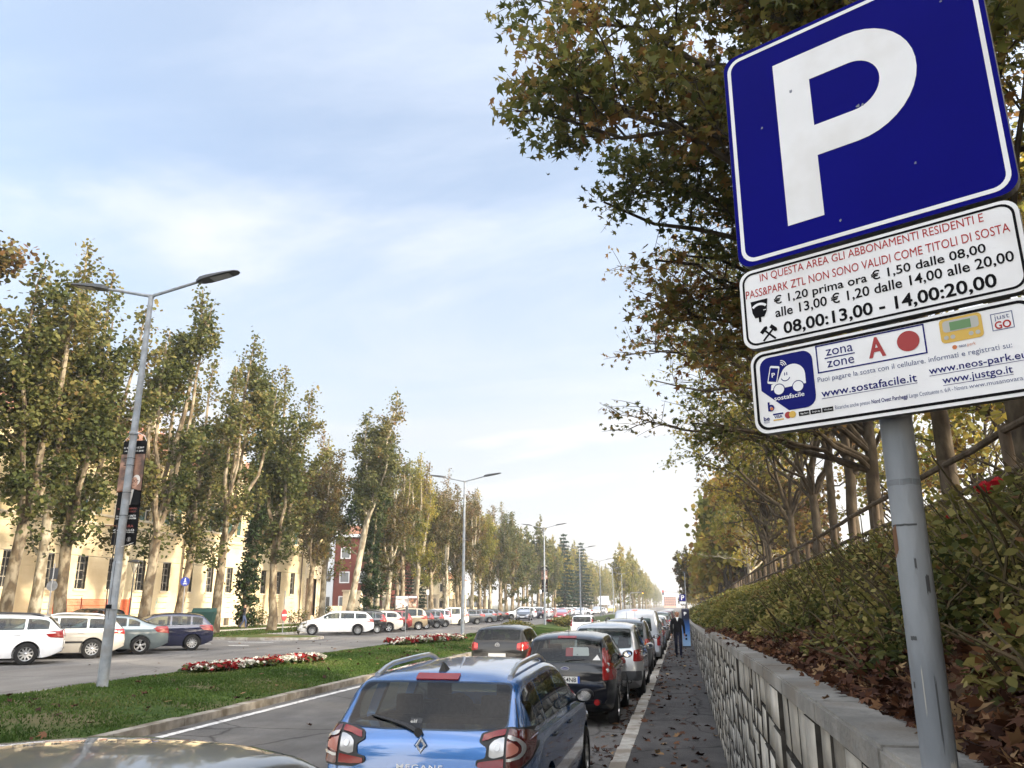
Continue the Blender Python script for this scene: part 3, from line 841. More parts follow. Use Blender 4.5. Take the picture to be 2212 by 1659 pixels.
def roundpoly(P, r, n=3):
    out = []; m = len(P)
    for i in range(m):
        a, b, c = Vector(P[i - 1]), Vector(P[i]), Vector(P[(i + 1) % m])
        u, w = a - b, c - b
        if u.length < 1e-6 or w.length < 1e-6: continue
        if u.angle(w) > R(160): out.append(tuple(b)); continue
        d = min(r, u.length * .45, w.length * .45)
        p, q = b + u.normalized() * d, b + w.normalized() * d
        for k in range(n + 1):
            t = k / n; out.append(tuple(p * (1 - t) ** 2 + b * 2 * t * (1 - t) + q * t * t))
    res = [out[0]]
    for p in out[1:]:
        if (Vector(p) - Vector(res[-1])).length > 1e-4: res.append(p)
    return res
def mirror_poly(P): return [(-x, z) for x, z in P][::-1]


def rear_glass_poly(t, z0, z1, side=.90, topk=.9, n=6):
    """outline of a rear window from the section widths"""
    def wid(z):
        y = next((yy for yy in np.linspace(.0, 1.4, 281) if t.topf(yy) - t.crown >= z), .5)
        return [p for p in t.section(y)][13][0], y
    w0, w1 = wid(z0)[0] * side, wid(z1)[0] * topk
    P = [(-w0, z0), (-w0 * .5, z0 - .015), (w0 * .5, z0 - .015), (w0, z0), (w1, z1), (w1 * .5, z1 + .012), (-w1 * .5, z1 + .012), (-w1, z1)]
    return roundpoly(P, .05)

REAR = {  # rear window z0,z1; tail lamp polygon (right side, x as fraction of half width)
    'estate': (1.055, 1.375, [(.56, .80), (.60, .93), (.80, 1.00), (.985, .97), (.985, .80), (.8, .76)]),
    'wagon': (1.02, 1.33, [(.66, .82), (.70, .95), (.93, .98), (.99, .93), (.99, .82), (.85, .78)]),
    'sedan': (1.12, 1.34, [(.66, .76), (.68, .98), (.92, 1.00), (.985, .92), (.985, .78), (.85, .74)]),
    'hatch': (1.05, 1.33, [(.66, .78), (.68, .95), (.92, 1.00), (.985, .93), (.985, .80), (.85, .75)]),
    'small': (1.02, 1.35, [(.76, .76), (.76, 1.02), (.74, 1.22), (.90, 1.22), (.985, 1.02), (.985, .76)]),
    'tall': (1.07, 1.43, [(.76, .78), (.76, 1.06), (.74, 1.30), (.90, 1.30), (.985, 1.06), (.985, .78)]),
    'panda': (1.05, 1.42, [(.80, .86), (.80, 1.1), (.79, 1.34), (.95, 1.34), (.99, 1.1), (.99, .86)]),
    'mpv': (1.10, 1.52, [(.76, .82), (.78, 1.06), (.94, 1.08), (.99, 1.02), (.99, .82)]),
    'van': (1.12, 1.64, [(.86, .62), (.86, .98), (.985, .98), (.985, .62)]),
    'suv': (1.14, 1.52, [(.70, .90), (.72, 1.10), (.94, 1.12), (.99, 1.06), (.99, .90)]),
}

def rear_polys(t):
    if t.key == 'van':
        P = roundpoly([(-.62, 1.12), (-.07, 1.12), (-.07, 1.60), (-.58, 1.60)], .06); return [P, mirror_poly(P)]
    return [rear_glass_poly(t, *REAR[t.key][:2])]
def wind_poly(t):
    L = t.L; zr_ = t.H - .10
    def yat(z): return next((y for y in np.linspace(L - .35, L * .4, 300) if t.topf(y) - t.crown * .8 >= z), L * .6)
    zb_ = t.beltf(L * .75) + .07
    wt = t.section(yat(zr_))[13][0] * .92; wbm = t.section(yat(zb_))[13][0] * .95
    return roundpoly([(-wbm, zb_), (wbm, zb_), (wt, zr_), (-wt, zr_)], .05)
def mirror_poly(P): return [(-x, z) for x, z in P][::-1]

class CarType:
    def __init__(s, key, L, W, H, top, belt=.93, wb=(.80, .86), wr=.31, tumble=.30, sides=((.30, .70),), roof=None, rearfrac=.16, crown=.05, bot=.19, rails=False, gh=(.5, 3.2), spokes=(10, False), frontfrac=.2, tail_k=2.6):
        s.key, s.L, s.W, s.H = key, L, W, H
        s.topf = pchip([p[0] for p in top], [p[1] for p in top]); s.beltf = belt if callable(belt) else (lambda y, b=belt: b)
        s.wb, s.wr, s.tumble, s.sides, s.rearfrac, s.crown, s.bot = wb, wr, tumble, sides, rearfrac, crown, bot
        s.cache = {}
        s.rails, s.gh, s.spokes, s.frontfrac, s.tail_k = rails, gh, spokes, frontfrac, tail_k
        s.build()
    def halfw(s, y):
        w = s.W / 2
        if y < .7: w *= 1 - s.rearfrac * (1 - y / .7) ** s.tail_k
        if y > s.L - 1.0: w *= 1 - s.frontfrac * (1 - (s.L - y) / 1.0) ** 2.4
        return w
    def section(s, y):
        L = s.L; w = s.halfw(y); zt = s.topf(y)
        e = min(y, L - y)
        zb = s.bot + .20 * max(0, 1 - e / .55) ** 1.6 * (1.0 if y < L / 2 else .6)
        zbelt = min(s.beltf(y), zt - .035)
        G = zt - zbelt; cr = min(s.crown, G * .6)
        wr = w - .045 - max(G - .05, 0) * s.tumble
        rc = min(.11, .45 * G)
        Cz = zt - cr - rc * .75
        m = zbelt - zb
        P = [(0, zb), (w * .5, zb), (w - .12, zb), (w - .045, zb + .02), (w - .015, zb + .10 * min(1, m / .4)), (w + .004, zb + m * .32), (w + .006, zb + m * .55), (w, zb + m * .78), (w - .008, zb + m * .90), (w - .022, zb + m * .97), (w - .045, zbelt)]
        for t in (.3, .62): P.append((w - .045 + (wr - w + .045) * t + .012 * math.sin(math.pi * t) * min(1, G / .3), zbelt + (Cz - zbelt) * t))
        P += [(wr, Cz), (wr - rc * .22, Cz + rc * .42), (wr - rc * .65, Cz + rc * .70), (wr - rc * 1.3, zt - cr * .93), (wr * .62, zt - cr * .42), (wr * .3, zt - cr * .1), (0, zt)]
        return P
    def build(s):
        L = s.L
        ys = sorted(set([0, .006, .02, .04, .065, .1, .14, .19, .25, .32, .4, .5, .6, .7] + [L - v for v in (0, .01, .03, .06, .1, .16, .24, .34, .46, .6, .75, .9)] + list(np.linspace(.8, L - 1.05, 30))))
        V = []; F = []
        rows = []
        for y in ys:
            P = s.section(y); n = len(P)
            ring = [(x, y - L / 2, z) for x, z in P] + [(-x, y - L / 2, z) for x, z in P[-2:0:-1]]
            rows.append(len(V)); V += ring
        k = len(ring)
        for a, b in zip(rows[:-1], rows[1:]):
            for i in range(k): F.append((a + i, a + (i + 1) % k, b + (i + 1) % k, b + i))
        F.append(tuple(range(rows[0] + k - 1, rows[0] - 1, -1))); F.append(tuple(range(rows[-1], rows[-1] + k)))
        mb = MB(); mb.add(V, F); me = mb.mesh('body_raw', [])
        # cut the wheel arches with real cylinders
        o = bpy.data.objects.new('body_raw', me); COL.objects.link(o)
        s.ax = (L / 2 - s.wb[0], -L / 2 + s.wb[1])
        cutters = []
        for ay in s.ax:
            for sg in (-1, 1):
                c = MB(); x1, x0 = sg * (s.W / 2 + .2), sg * (s.W / 2 - .26)
                n = 28; rad = s.wr * 1.16
                pr = [(ay + rad * math.cos(2 * math.pi * q / n), s.wr + rad * math.sin(2 * math.pi * q / n)) for q in range(n)]
                c.prism(pr, 'x', min(x0, x1), max(x0, x1))
                co = bpy.data.objects.new('cut', c.mesh('cut')); COL.objects.link(co); cutters.append(co)
                md = o.modifiers.new('b', 'BOOLEAN'); md.object = co; md.operation = 'DIFFERENCE'; md.solver = 'EXACT'
        def carve(me_):
            co = bpy.data.objects.new('cut', me_); COL.objects.link(co); cutters.append(co)
            md = o.modifiers.new('b', 'BOOLEAN'); md.object = co; md.operation = 'DIFFERENCE'; md.solver = 'EXACT'
        # the cabin: an inner hull a few centimetres inside the skin, then the window openings
        y0 = next(y for y in np.linspace(.05, 2, 391) if s.topf(y) > s.beltf(y) + .26) + .10
        y1 = next(y for y in np.linspace(L - .4, L * .4, 391) if s.topf(y) > s.beltf(y) + .17) - .08
        c = MB(); V_ = []; F_ = []; st = list(np.linspace(y0, y1, 16))
        for y in st:
            w = s.halfw(y); zt = s.topf(y); zb_ = s.beltf(y); G = max(zt - zb_, .1); wr_ = w - .045 - max(G - .05, 0) * s.tumble
            P = [(0, .46), (w - .17, .46), (w - .11, .62), (w - .11, zb_ - .02), (wr_ - .07, zt - .17), (wr_ - .17, zt - .10), (0, zt - .065)]
            V_ += [(x, y - L / 2, z) for x, z in P] + [(-x, y - L / 2, z) for x, z in P[-2:0:-1]]
        kk = 12
        for a in range(len(st) - 1):
            for i in range(kk): F_.append((a * kk + i, a * kk + (i + 1) % kk, a * kk + kk + (i + 1) % kk, a * kk + kk + i))
        F_ += [tuple(range(kk)), tuple(range((len(st) - 1) * kk, len(st) * kk))]
        c.add(V_, F_); carve(c.mesh('cut'))
        def shrink(P, d=.012):
            cx_, cz_ = sum(p[0] for p in P) / len(P), sum(p[1] for p in P) / len(P)
            return [(p[0] + (cx_ - p[0]) * min(.3, d / max(1e-3, abs(p[0] - cx_))), p[1] + (cz_ - p[1]) * min(.3, d / max(1e-3, abs(p[1] - cz_)))) for p in P]
        for P in s.side_windows():
            for sg in (-1, 1):
                c = MB(); c.prism(shrink(P), 'x', sg * .35 if sg > 0 else -1.6, 1.6 if sg > 0 else -.35); carve(c.mesh('cut'))
        for P in rear_polys(s):
            c = MB(); c.prism(shrink(P), 'y', -L / 2 - .6, -L / 2 + y0 + .45); carve(c.mesh('cut'))
        c = MB(); c.prism(shrink(wind_poly(s)), 'y', -L / 2 + y1 - .9, L / 2 + .6); carve(c.mesh('cut'))
        s.bvh = BVHTree.FromPolygons([v for v in V], F)
        dg = bpy.context.evaluated_depsgraph_get(); dg.update()
        me2 = bpy.data.meshes.new_from_object(o.evaluated_get(dg))
        for c in cutters: bpy.data.objects.remove(c)
        bpy.data.objects.remove(o)
        bm = bmesh.new(); bm.from_mesh(me2)
        for f in bm.faces:
            f.smooth = True
            c = f.calc_center_median()
            f.material_index = 0
            for ay in s.ax:
                dd = math.hypot(c.y - ay, c.z - s.wr)
                if (all(abs(math.hypot(v.co.y - ay, v.co.z - s.wr) - s.wr * 1.16) < .012 for v in f.verts) or (abs(abs(c.x) - (s.W / 2 - .26)) < .004 and dd < s.wr * 1.17)): f.material_index = 1
            if f.normal.z < -.9 and c.z < s.bot + .1: f.material_index = 1
            if f.material_index == 0 and c.z > .4 and s.bvh.find_nearest(c)[3] > .010: f.material_index = 2
        for e in bm.edges:
            if len(e.link_faces) == 2 and (e.calc_face_angle(0) > R(40) or e.link_faces[0].material_index != e.link_faces[1].material_index): e.smooth = False
        bm.to_mesh(me2); bm.free(); me2.name = 'body'
        s.body = me2
        s.span = (y0, y1)
    def decal(s, name, poly, view, off=.004, thick=0.0, grid=.06, holes=None, bev=0.0):
        """a panel cut to the polygon and laid on the body; view: 'R' right side (y,z), 'L', 'B' back (x,z), 'F' front (x,z), 'T' top (x,y)"""
        ax = {'R': (Vector((3, 0, 0)), Vector((-1, 0, 0))), 'L': (Vector((-3, 0, 0)), Vector((1, 0, 0))), 'B': (Vector((0, -6, 0)), Vector((0, 1, 0))), 'F': (Vector((0, 6, 0)), Vector((0, -1, 0))), 'T': (Vector((0, 0, 5)), Vector((0, 0, -1)))}[view]
        def place(p): return {'R': (0, p[0], p[1]), 'L': (0, p[0], p[1]), 'B': (p[0], 0, p[1]), 'F': (p[0], 0, p[1]), 'T': (p[0], p[1], 0)}[view]
        bm = bmesh.new()
        vs = [bm.verts.new((p[0], p[1], 0)) for p in poly]
        bm.faces.new(vs)
        for axi in (0, 1):
            lo, hi = min(p[axi] for p in poly), max(p[axi] for p in poly)
            n = int((hi - lo) / grid)
            for k in range(1, n + 1):
                c = [0, 0, 0]; c[axi] = lo + (hi - lo) * k / (n + 1); nn = [0, 0, 0]; nn[axi] = 1
                bmesh.ops.bisect_plane(bm, geom=bm.verts[:] + bm.edges[:] + bm.faces[:], plane_co=c, plane_no=nn)
        bmesh.ops.triangulate(bm, faces=bm.faces[:])
        nrm = {}
        for v in bm.verts:
            o = Vector(place(v.co)) + ax[0]
            h = s.bvh.ray_cast(o, ax[1])
            if h[0] is None:
                q = s.bvh.find_nearest(Vector(place(v.co)) + ax[0] * (.3 if view in 'RL' else s.L / 12.2)); h = q
            nv = h[1] if h[1].dot(ax[1]) < 0 else -h[1]
            nrm[v] = nv
            v.co = h[0] + nv * off
        if thick:
            ext = bmesh.ops.extrude_face_region(bm, geom=bm.faces[:])
            new = [e for e in ext['geom'] if isinstance(e, bmesh.types.BMVert)]
            old = list(nrm.items()); tree = {}
            for v in new:
                src = min(old, key=lambda it: (it[0].co - v.co).length_squared) if len(old) < 400 else None
                v.co += (src[1] if src else -ax[1]) * thick
        bmesh.ops.recalc_face_normals(bm, faces=bm.faces[:])
        for f in bm.faces: f.smooth = True
        for e in bm.edges:
            if len(e.link_faces) == 2 and e.calc_face_angle(0) > R(50): e.smooth = False
        me = bpy.data.meshes.new(name); bm.to_mesh(me); bm.free()
        # face outwards
        return me
    def side_windows(s):
        if 'sw' in s.cache: return s.cache['sw']
        out = []
        for (y0, y1) in s.sides:
            n = 10; up = []; dn = []
            for k in range(n + 1):
                y = y0 + (y1 - y0) * k / n
                b = s.beltf(y) + .035; t = min(s.topf(y) - .125, s.H - .13)
                if t > b + .01: up.append((y - s.L / 2, t)); dn.append((y - s.L / 2, b))
            poly = dn + up[::-1]
            # round the corners a little
            out.append(roundpoly(poly, .035))
        s.cache['sw'] = out
        return out
black_trim = mat('black plastic', (.012, .012, .013), .45)
well = mat('wheel well black', (.008, .008, .008), .9)
carglass = bpy.data.materials.new('car glass'); carglass.use_nodes = True; MATS['car glass'] = carglass
_t = carglass.node_tree; _t.nodes.clear()
_o = _t.nodes.new('ShaderNodeOutputMaterial'); _m = _t.nodes.new('ShaderNodeMixShader'); _f = _t.nodes.new('ShaderNodeFresnel'); _f.inputs[0].default_value = 1.45
_g = _t.nodes.new('ShaderNodeBsdfGlossy'); _g.inputs['Roughness'].default_value = .02; _tr = _t.nodes.new('ShaderNodeBsdfTransparent'); _tr.inputs[0].default_value = (.40, .45, .43, 1)
lnk(_t, _f.outputs[0], _m.inputs[0]); lnk(_t, _tr.outputs[0], _m.inputs[1]); lnk(_t, _g.outputs[0], _m.inputs[2]); lnk(_t, _m.outputs[0], _o.inputs[0])
cabin = mat('cabin lining', (.035, .035, .037), .9)
seatm = noisy('seat cloth', (.022, .022, .025), (.045, .045, .048), 30, .9)
glovem = mat('dashboard', (.018, .018, .019), .6)
lampred = mat('red lamp lens', (.24, .009, .009), .15, 0, .35)
lampclear = mat('clear lamp lens', (.40, .40, .40), .15, .4, .5)
mirror_m = mat('mirror silvering', (.62, .64, .66), .02, 1.0)
lampamber = mat('amber lamp lens', (.6, .2, .03), .15, 0, .5)
chrome = mat('chrome', (.74, .75, .76), .4, .25)
alloy = mat('alloy wheel', (.52, .53, .54), .28, .85)
alloy2 = mat('grey alloy wheel', (.25, .255, .26), .35, .8)
platewhite = mat('plate white', (.72, .72, .70), .4)
plateblue = mat('plate blue', (.02, .08, .42), .4)
ink = mat('black lettering', (.006, .006, .008), .6, spec=.08)
def paint_mat(name, c, metal=.35, rough=.32, flake=True):
    m = mat(name, c, rough, metal, 1.0)
    m.node_tree.nodes['Principled BSDF'].inputs['Coat IOR'].default_value = 1.7
    if not m.get('done'):
        t = m.node_tree; b = t.nodes['Principled BSDF']
        tc = t.nodes.new('ShaderNodeTexCoord'); n = t.nodes.new('ShaderNodeTexNoise'); n.inputs['Scale'].default_value = 3; n.inputs['Detail'].default_value = 5
        lnk(t, tc.outputs['Object'], n.inputs['Vector'])
        mr = t.nodes.new('ShaderNodeMapRange'); mr.inputs['To Min'].default_value = .85; mr.inputs['To Max'].default_value = 1.12
        lnk(t, n.outputs['Fac'], mr.inputs[0])
        mx = t.nodes.new('ShaderNodeMix'); mx.data_type = 'RGBA'; mx.blend_type = 'MULTIPLY'; mx.inputs[0].default_value = 1
        mx.inputs[6].default_value = (*c, 1); lnk(t, mr.outputs[0], mx.inputs[7]); lnk(t, mx.outputs[2], b.inputs['Base Color'])
        m['done'] = 1
    return m

TYPES = {}
def T(key, *a, **k): TYPES[key] = CarType(key, *a, **k)
# profile points run from the tail (0) to the nose (L)
T('estate', 4.57, 1.80, 1.50, [(0, .70), (.02, .84), (.05, .98), (.12, 1.07), (.30, 1.26), (.46, 1.41), (.62, 1.455), (1.2, 1.485), (2.0, 1.50), (2.6, 1.46), (2.95, 1.33), (3.55, 1.02), (3.8, .97), (4.25, .83), (4.47, .68), (4.57, .48)],
  belt=lambda y: 1.00 - .05 * max(0, min(1, (y - .3) / 3)), wb=(.92, .95), wr=.325, sides=((.42, 1.02), (1.08, 2.02), (2.08, 3.22)), spokes=(10, False), rearfrac=.15)
T('wagon', 4.60, 1.79, 1.47, [(0, .66), (.02, .84), (.06, .96), (.12, 1.04), (.34, 1.28), (.50, 1.385), (.70, 1.42), (1.4, 1.455), (2.1, 1.47), (2.6, 1.44), (3.0, 1.30), (3.5, 1.03), (3.75, .96), (4.2, .86), (4.48, .70), (4.60, .48)],
  belt=.95, wb=(.88, .98), wr=.325, sides=((.45, 1.15), (1.21, 2.05), (2.11, 3.10)), spokes=(5, True))
T('sedan', 4.48, 1.77, 1.45, [(0, .68), (.02, .90), (.06, 1.01), (.16, 1.05), (.50, 1.09), (.80, 1.18), (1.25, 1.37), (1.6, 1.43), (2.1, 1.45), (2.5, 1.42), (2.9, 1.27), (3.35, 1.03), (3.6, .95), (4.1, .84), (4.38, .68), (4.48, .48)],
  belt=.97, wb=(.86, .95), wr=.325, sides=((1.02, 1.42), (1.48, 2.08), (2.14, 2.95)), spokes=(5, True))
T('hatch', 4.20, 1.75, 1.47, [(0, .68), (.02, .84), (.06, .97), (.12, 1.06), (.28, 1.24), (.42, 1.37), (.60, 1.42), (1.1, 1.455), (1.7, 1.47), (2.2, 1.43), (2.6, 1.29), (3.1, 1.04), (3.35, .97), (3.85, .84), (4.1, .68), (4.20, .48)],
  belt=lambda y: .98 - .06 * max(0, min(1, y / 3)), wb=(.84, .80), wr=.31, sides=((.45, .85), (.91, 1.62), (1.68, 2.78)), spokes=(8, False))
T('small', 3.72, 1.64, 1.48, [(0, .66), (.015, .80), (.04, .95), (.09, 1.04), (.20, 1.22), (.32, 1.37), (.48, 1.425), (.9, 1.465), (1.5, 1.48), (2.0, 1.44), (2.4, 1.29), (2.8, 1.06), (3.05, .98), (3.45, .85), (3.64, .68), (3.72, .48)],
  belt=.95, wb=(.72, .62), wr=.29, sides=((.36, .72), (.78, 1.42), (1.48, 2.50)), spokes=(7, False), crown=.045)
T('tall', 4.02, 1.72, 1.56, [(0, .70), (.015, .85), (.04, 1.0), (.09, 1.10), (.20, 1.29), (.32, 1.45), (.48, 1.505), (.9, 1.545), (1.5, 1.56), (2.1, 1.52), (2.6, 1.36), (3.0, 1.12), (3.25, 1.03), (3.7, .90), (3.93, .72), (4.02, .50)],
  belt=1.0, wb=(.80, .68), wr=.31, sides=((.38, .78), (.84, 1.56), (1.62, 2.70)), spokes=(7, False), crown=.045)
T('panda', 3.54, 1.58, 1.55, [(0, .66), (.015, .82), (.03, .96), (.06, 1.06), (.13, 1.26), (.22, 1.42), (.36, 1.49), (.8, 1.53), (1.4, 1.55), (1.95, 1.51), (2.35, 1.34), (2.72, 1.08), (2.95, 1.00), (3.3, .87), (3.46, .70), (3.54, .48)],
  belt=.97, wb=(.68, .56), wr=.285, sides=((.28, .62), (.68, 1.38), (1.44, 2.42)), spokes=(7, False), tumble=.22, rearfrac=.10)
T('mpv', 3.95, 1.72, 1.66, [(0, .68), (.015, .86), (.04, 1.00), (.08, 1.10), (.17, 1.32), (.28, 1.51), (.44, 1.59), (.9, 1.645), (1.6, 1.66), (2.1, 1.61), (2.6, 1.40), (3.1, 1.10), (3.35, 1.00), (3.7, .86), (3.87, .70), (3.95, .50)],
  belt=lambda y: 1.02 - .06 * max(0, min(1, y / 3)), wb=(.78, .68), wr=.305, sides=((.38, .78), (.84, 1.62), (1.68, 2.75)), spokes=(9, False), tumble=.24)
T('van', 4.70, 1.83, 1.95, [(0, .50), (.015, .66), (.03, .90), (.05, 1.10), (.09, 1.45), (.14, 1.75), (.26, 1.90), (.6, 1.945), (1.6, 1.955), (2.6, 1.95), (3.0, 1.88), (3.4, 1.60), (3.85, 1.18), (4.1, 1.07), (4.45, .92), (4.62, .74), (4.70, .5)],
  belt=1.08, wb=(.88, .92), wr=.32, sides=((2.35, 3.45),), spokes=(6, False), tumble=.13, rearfrac=.07, crown=.07)
T('suv', 4.45, 1.82, 1.68, [(0, .72), (.015, .88), (.04, 1.02), (.08, 1.12), (.22, 1.38), (.38, 1.56), (.56, 1.62), (1.1, 1.66), (1.9, 1.68), (2.4, 1.62), (2.8, 1.44), (3.25, 1.16), (3.5, 1.08), (4.1, .98), (4.36, .80), (4.45, .55)],
  belt=1.05, wb=(.88, .90), wr=.355, sides=((.45, .95), (1.01, 1.85), (1.91, 2.95)), spokes=(5, True), bot=.26, tumble=.24)

HEAD = {k: (.62 if k in ('estate', 'wagon', 'sedan', 'hatch') else .70) for k in TYPES}
def car_meshes(key):
    t = TYPES[key]; c = t.cache
    if 'all' in c: return c['all']
    d = {}
    L = t.L; hw = t.W / 2
    d['sideR'] = [t.decal('side_window', P, 'R', .004, 0, .06) for P in t.side_windows()]
    d['sideL'] = [t.decal('side_window', P, 'L', .004, 0, .06) for P in t.side_windows()]
    z0, z1, lp = REAR[key]
    d['rear'] = [t.decal('rear_window', P, 'B', .004, 0, .035) for P in rear_polys(t)]
    P = [(x * hw, z) for x, z in lp]
    P = roundpoly(P, .03)
    d['tail'] = [t.decal('taillight', P, 'B', .002, .012, .05), t.decal('taillight', mirror_poly(P), 'B', .002, .012, .05)]
    d['wind'] = t.decal('windscreen', wind_poly(t), 'F', .004, 0, .05)
    zh = HEAD[key]
    P = roundpoly([(.52 * hw, zh), (.55 * hw, zh + .10), (.80 * hw, zh + .14), (.97 * hw, zh + .13), (.97 * hw, zh + .04), (.75 * hw, zh - .02)], .03)
    d['head'] = [t.decal('headlight', P, 'F', .002, .012, .06), t.decal('headlight', mirror_poly(P), 'F', .002, .012, .06)]
    d['grille'] = t.decal('grille', roundpoly([(-.42 * hw, zh - .03), (.42 * hw, zh - .03), (.46 * hw, zh + .08), (-.46 * hw, zh + .08)], .03), 'F', .004, .008, .1)
    d['intake'] = t.decal('air_intake', roundpoly([(-.6 * hw, .32), (.6 * hw, .32), (.64 * hw, .44), (-.64 * hw, .44)], .03), 'F', .004, .006, .1)
    d['diffuser'] = t.decal('lower_bumper', roundpoly([(-.70 * hw, .36), (.70 * hw, .36), (.74 * hw, .46), (-.74 * hw, .46)], .03), 'B', .003, .006, .1)
    y0_, y1_ = t.span; mb = MB(); wv_ = hw - .22
    yf = -L / 2 + y1_ - (1.35 if key != 'van' else .75); yr = yf - .82
    def seat(x0, x1, y, tall):
        mb.box(x0, x1, y, y + .46, .50, .64, bev=.03)
        mb.prism([(y - .16, tall), (y - .05, tall + .01), (y + .10, .60), (y - .02, .56)], 'x', x0, x1)
    def rest(x, y, z): mb.box(x - .12, x + .12, y - .19, y - .09, z, z + .17, bev=.03)
    top = min(t.H - .42, 1.12)
    for x in (-.36, .36): seat(x - .23, x + .23, yf, top); rest(x, yf, top + .03)
    if key != 'van' and yr > -L / 2 + y0_ - .1:
        seat(-wv_ + .05, wv_ - .05, yr, top - .04)
        for x in (-.40, 0, .40): rest(x, yr, top - .02)
    mb.box(-wv_, wv_, -L / 2 + y1_ - .42, -L / 2 + y1_ - .12, .62, .92, bev=.04)
    mb.lathe([(.175, -.012), (.19, .0), (.175, .012), (.16, .0), (.175, -.012)], 'y', 20, 0, (-.36, yf + .62, .90))
    mb.box(-wv_, wv_, -L / 2 + y0_ + .03, yr - .2 if yr - .2 > -L / 2 + y0_ + .05 else -L / 2 + y0_ + .05, .46, min(t.beltf(.5) - .12, .86))
    d['seats'] = mb.mesh('seats', [seatm], True)
    w = .20
    d['tyre'] = tyre_mesh(t.wr, w); 
    mb = MB()
    mb.box(-.26, .26, -.008, .0, -.055, .055, 0, .0)
    d['plate'] = mb.mesh('licence_plate', [platewhite])
    mb = MB()
    mb.tube([(0, -.09, 0), (.02, -.07, 0), (.02, .07, 0), (0, .09, 0)], .011, 6)
    d['handle'] = mb.mesh('door_handle', [], True)
    bm = bmesh.new(); bmesh.ops.create_uvsphere(bm, u_segments=14, v_segments=8, radius=1)
    for v in bm.verts:
        v.co = Vector((v.co.x * .105 + .02 * v.co.z, v.co.y * .075 * (1 if v.co.y > 0 else .55), v.co.z * .075))
    mb = MB(); mb.bm(bm); mb.tube([(-.16, .02, -.05), (-.06, .01, -.03)], .022, 8)
    d['mirror'] = mb.mesh('mirror', [], True)
    bm = bmesh.new(); bmesh.ops.create_circle(bm, segments=16, radius=1, cap_ends=True)
    for v in bm.verts: v.co = Vector((v.co.x * .080, -.045, v.co.y * .054))
    mb = MB(); mb.bm(bm); d['mglass'] = mb.mesh('mirror_glass', [mirror_m])
    # shut lines between doors and round the tail gate, thin dark strips
    seams = []
    sd_ = t.sides
    xs = [(a[1] + b[0]) / 2 for a, b in zip(sd_[:-1], sd_[1:])] + [sd_[-1][1] - .12]
    for q in xs[-2:] if len(xs) > 1 else xs:
        y = q - L / 2
        seams.append([(y, .30), (y + .008, .30), (y + .008, t.beltf(q) + .02), (y, t.beltf(q) + .02)])
    d['seam'] = [t.decal('door_seam', P, v, .002, 0, .1) for P in seams for v in 'RL']
    c['all'] = d
    return d

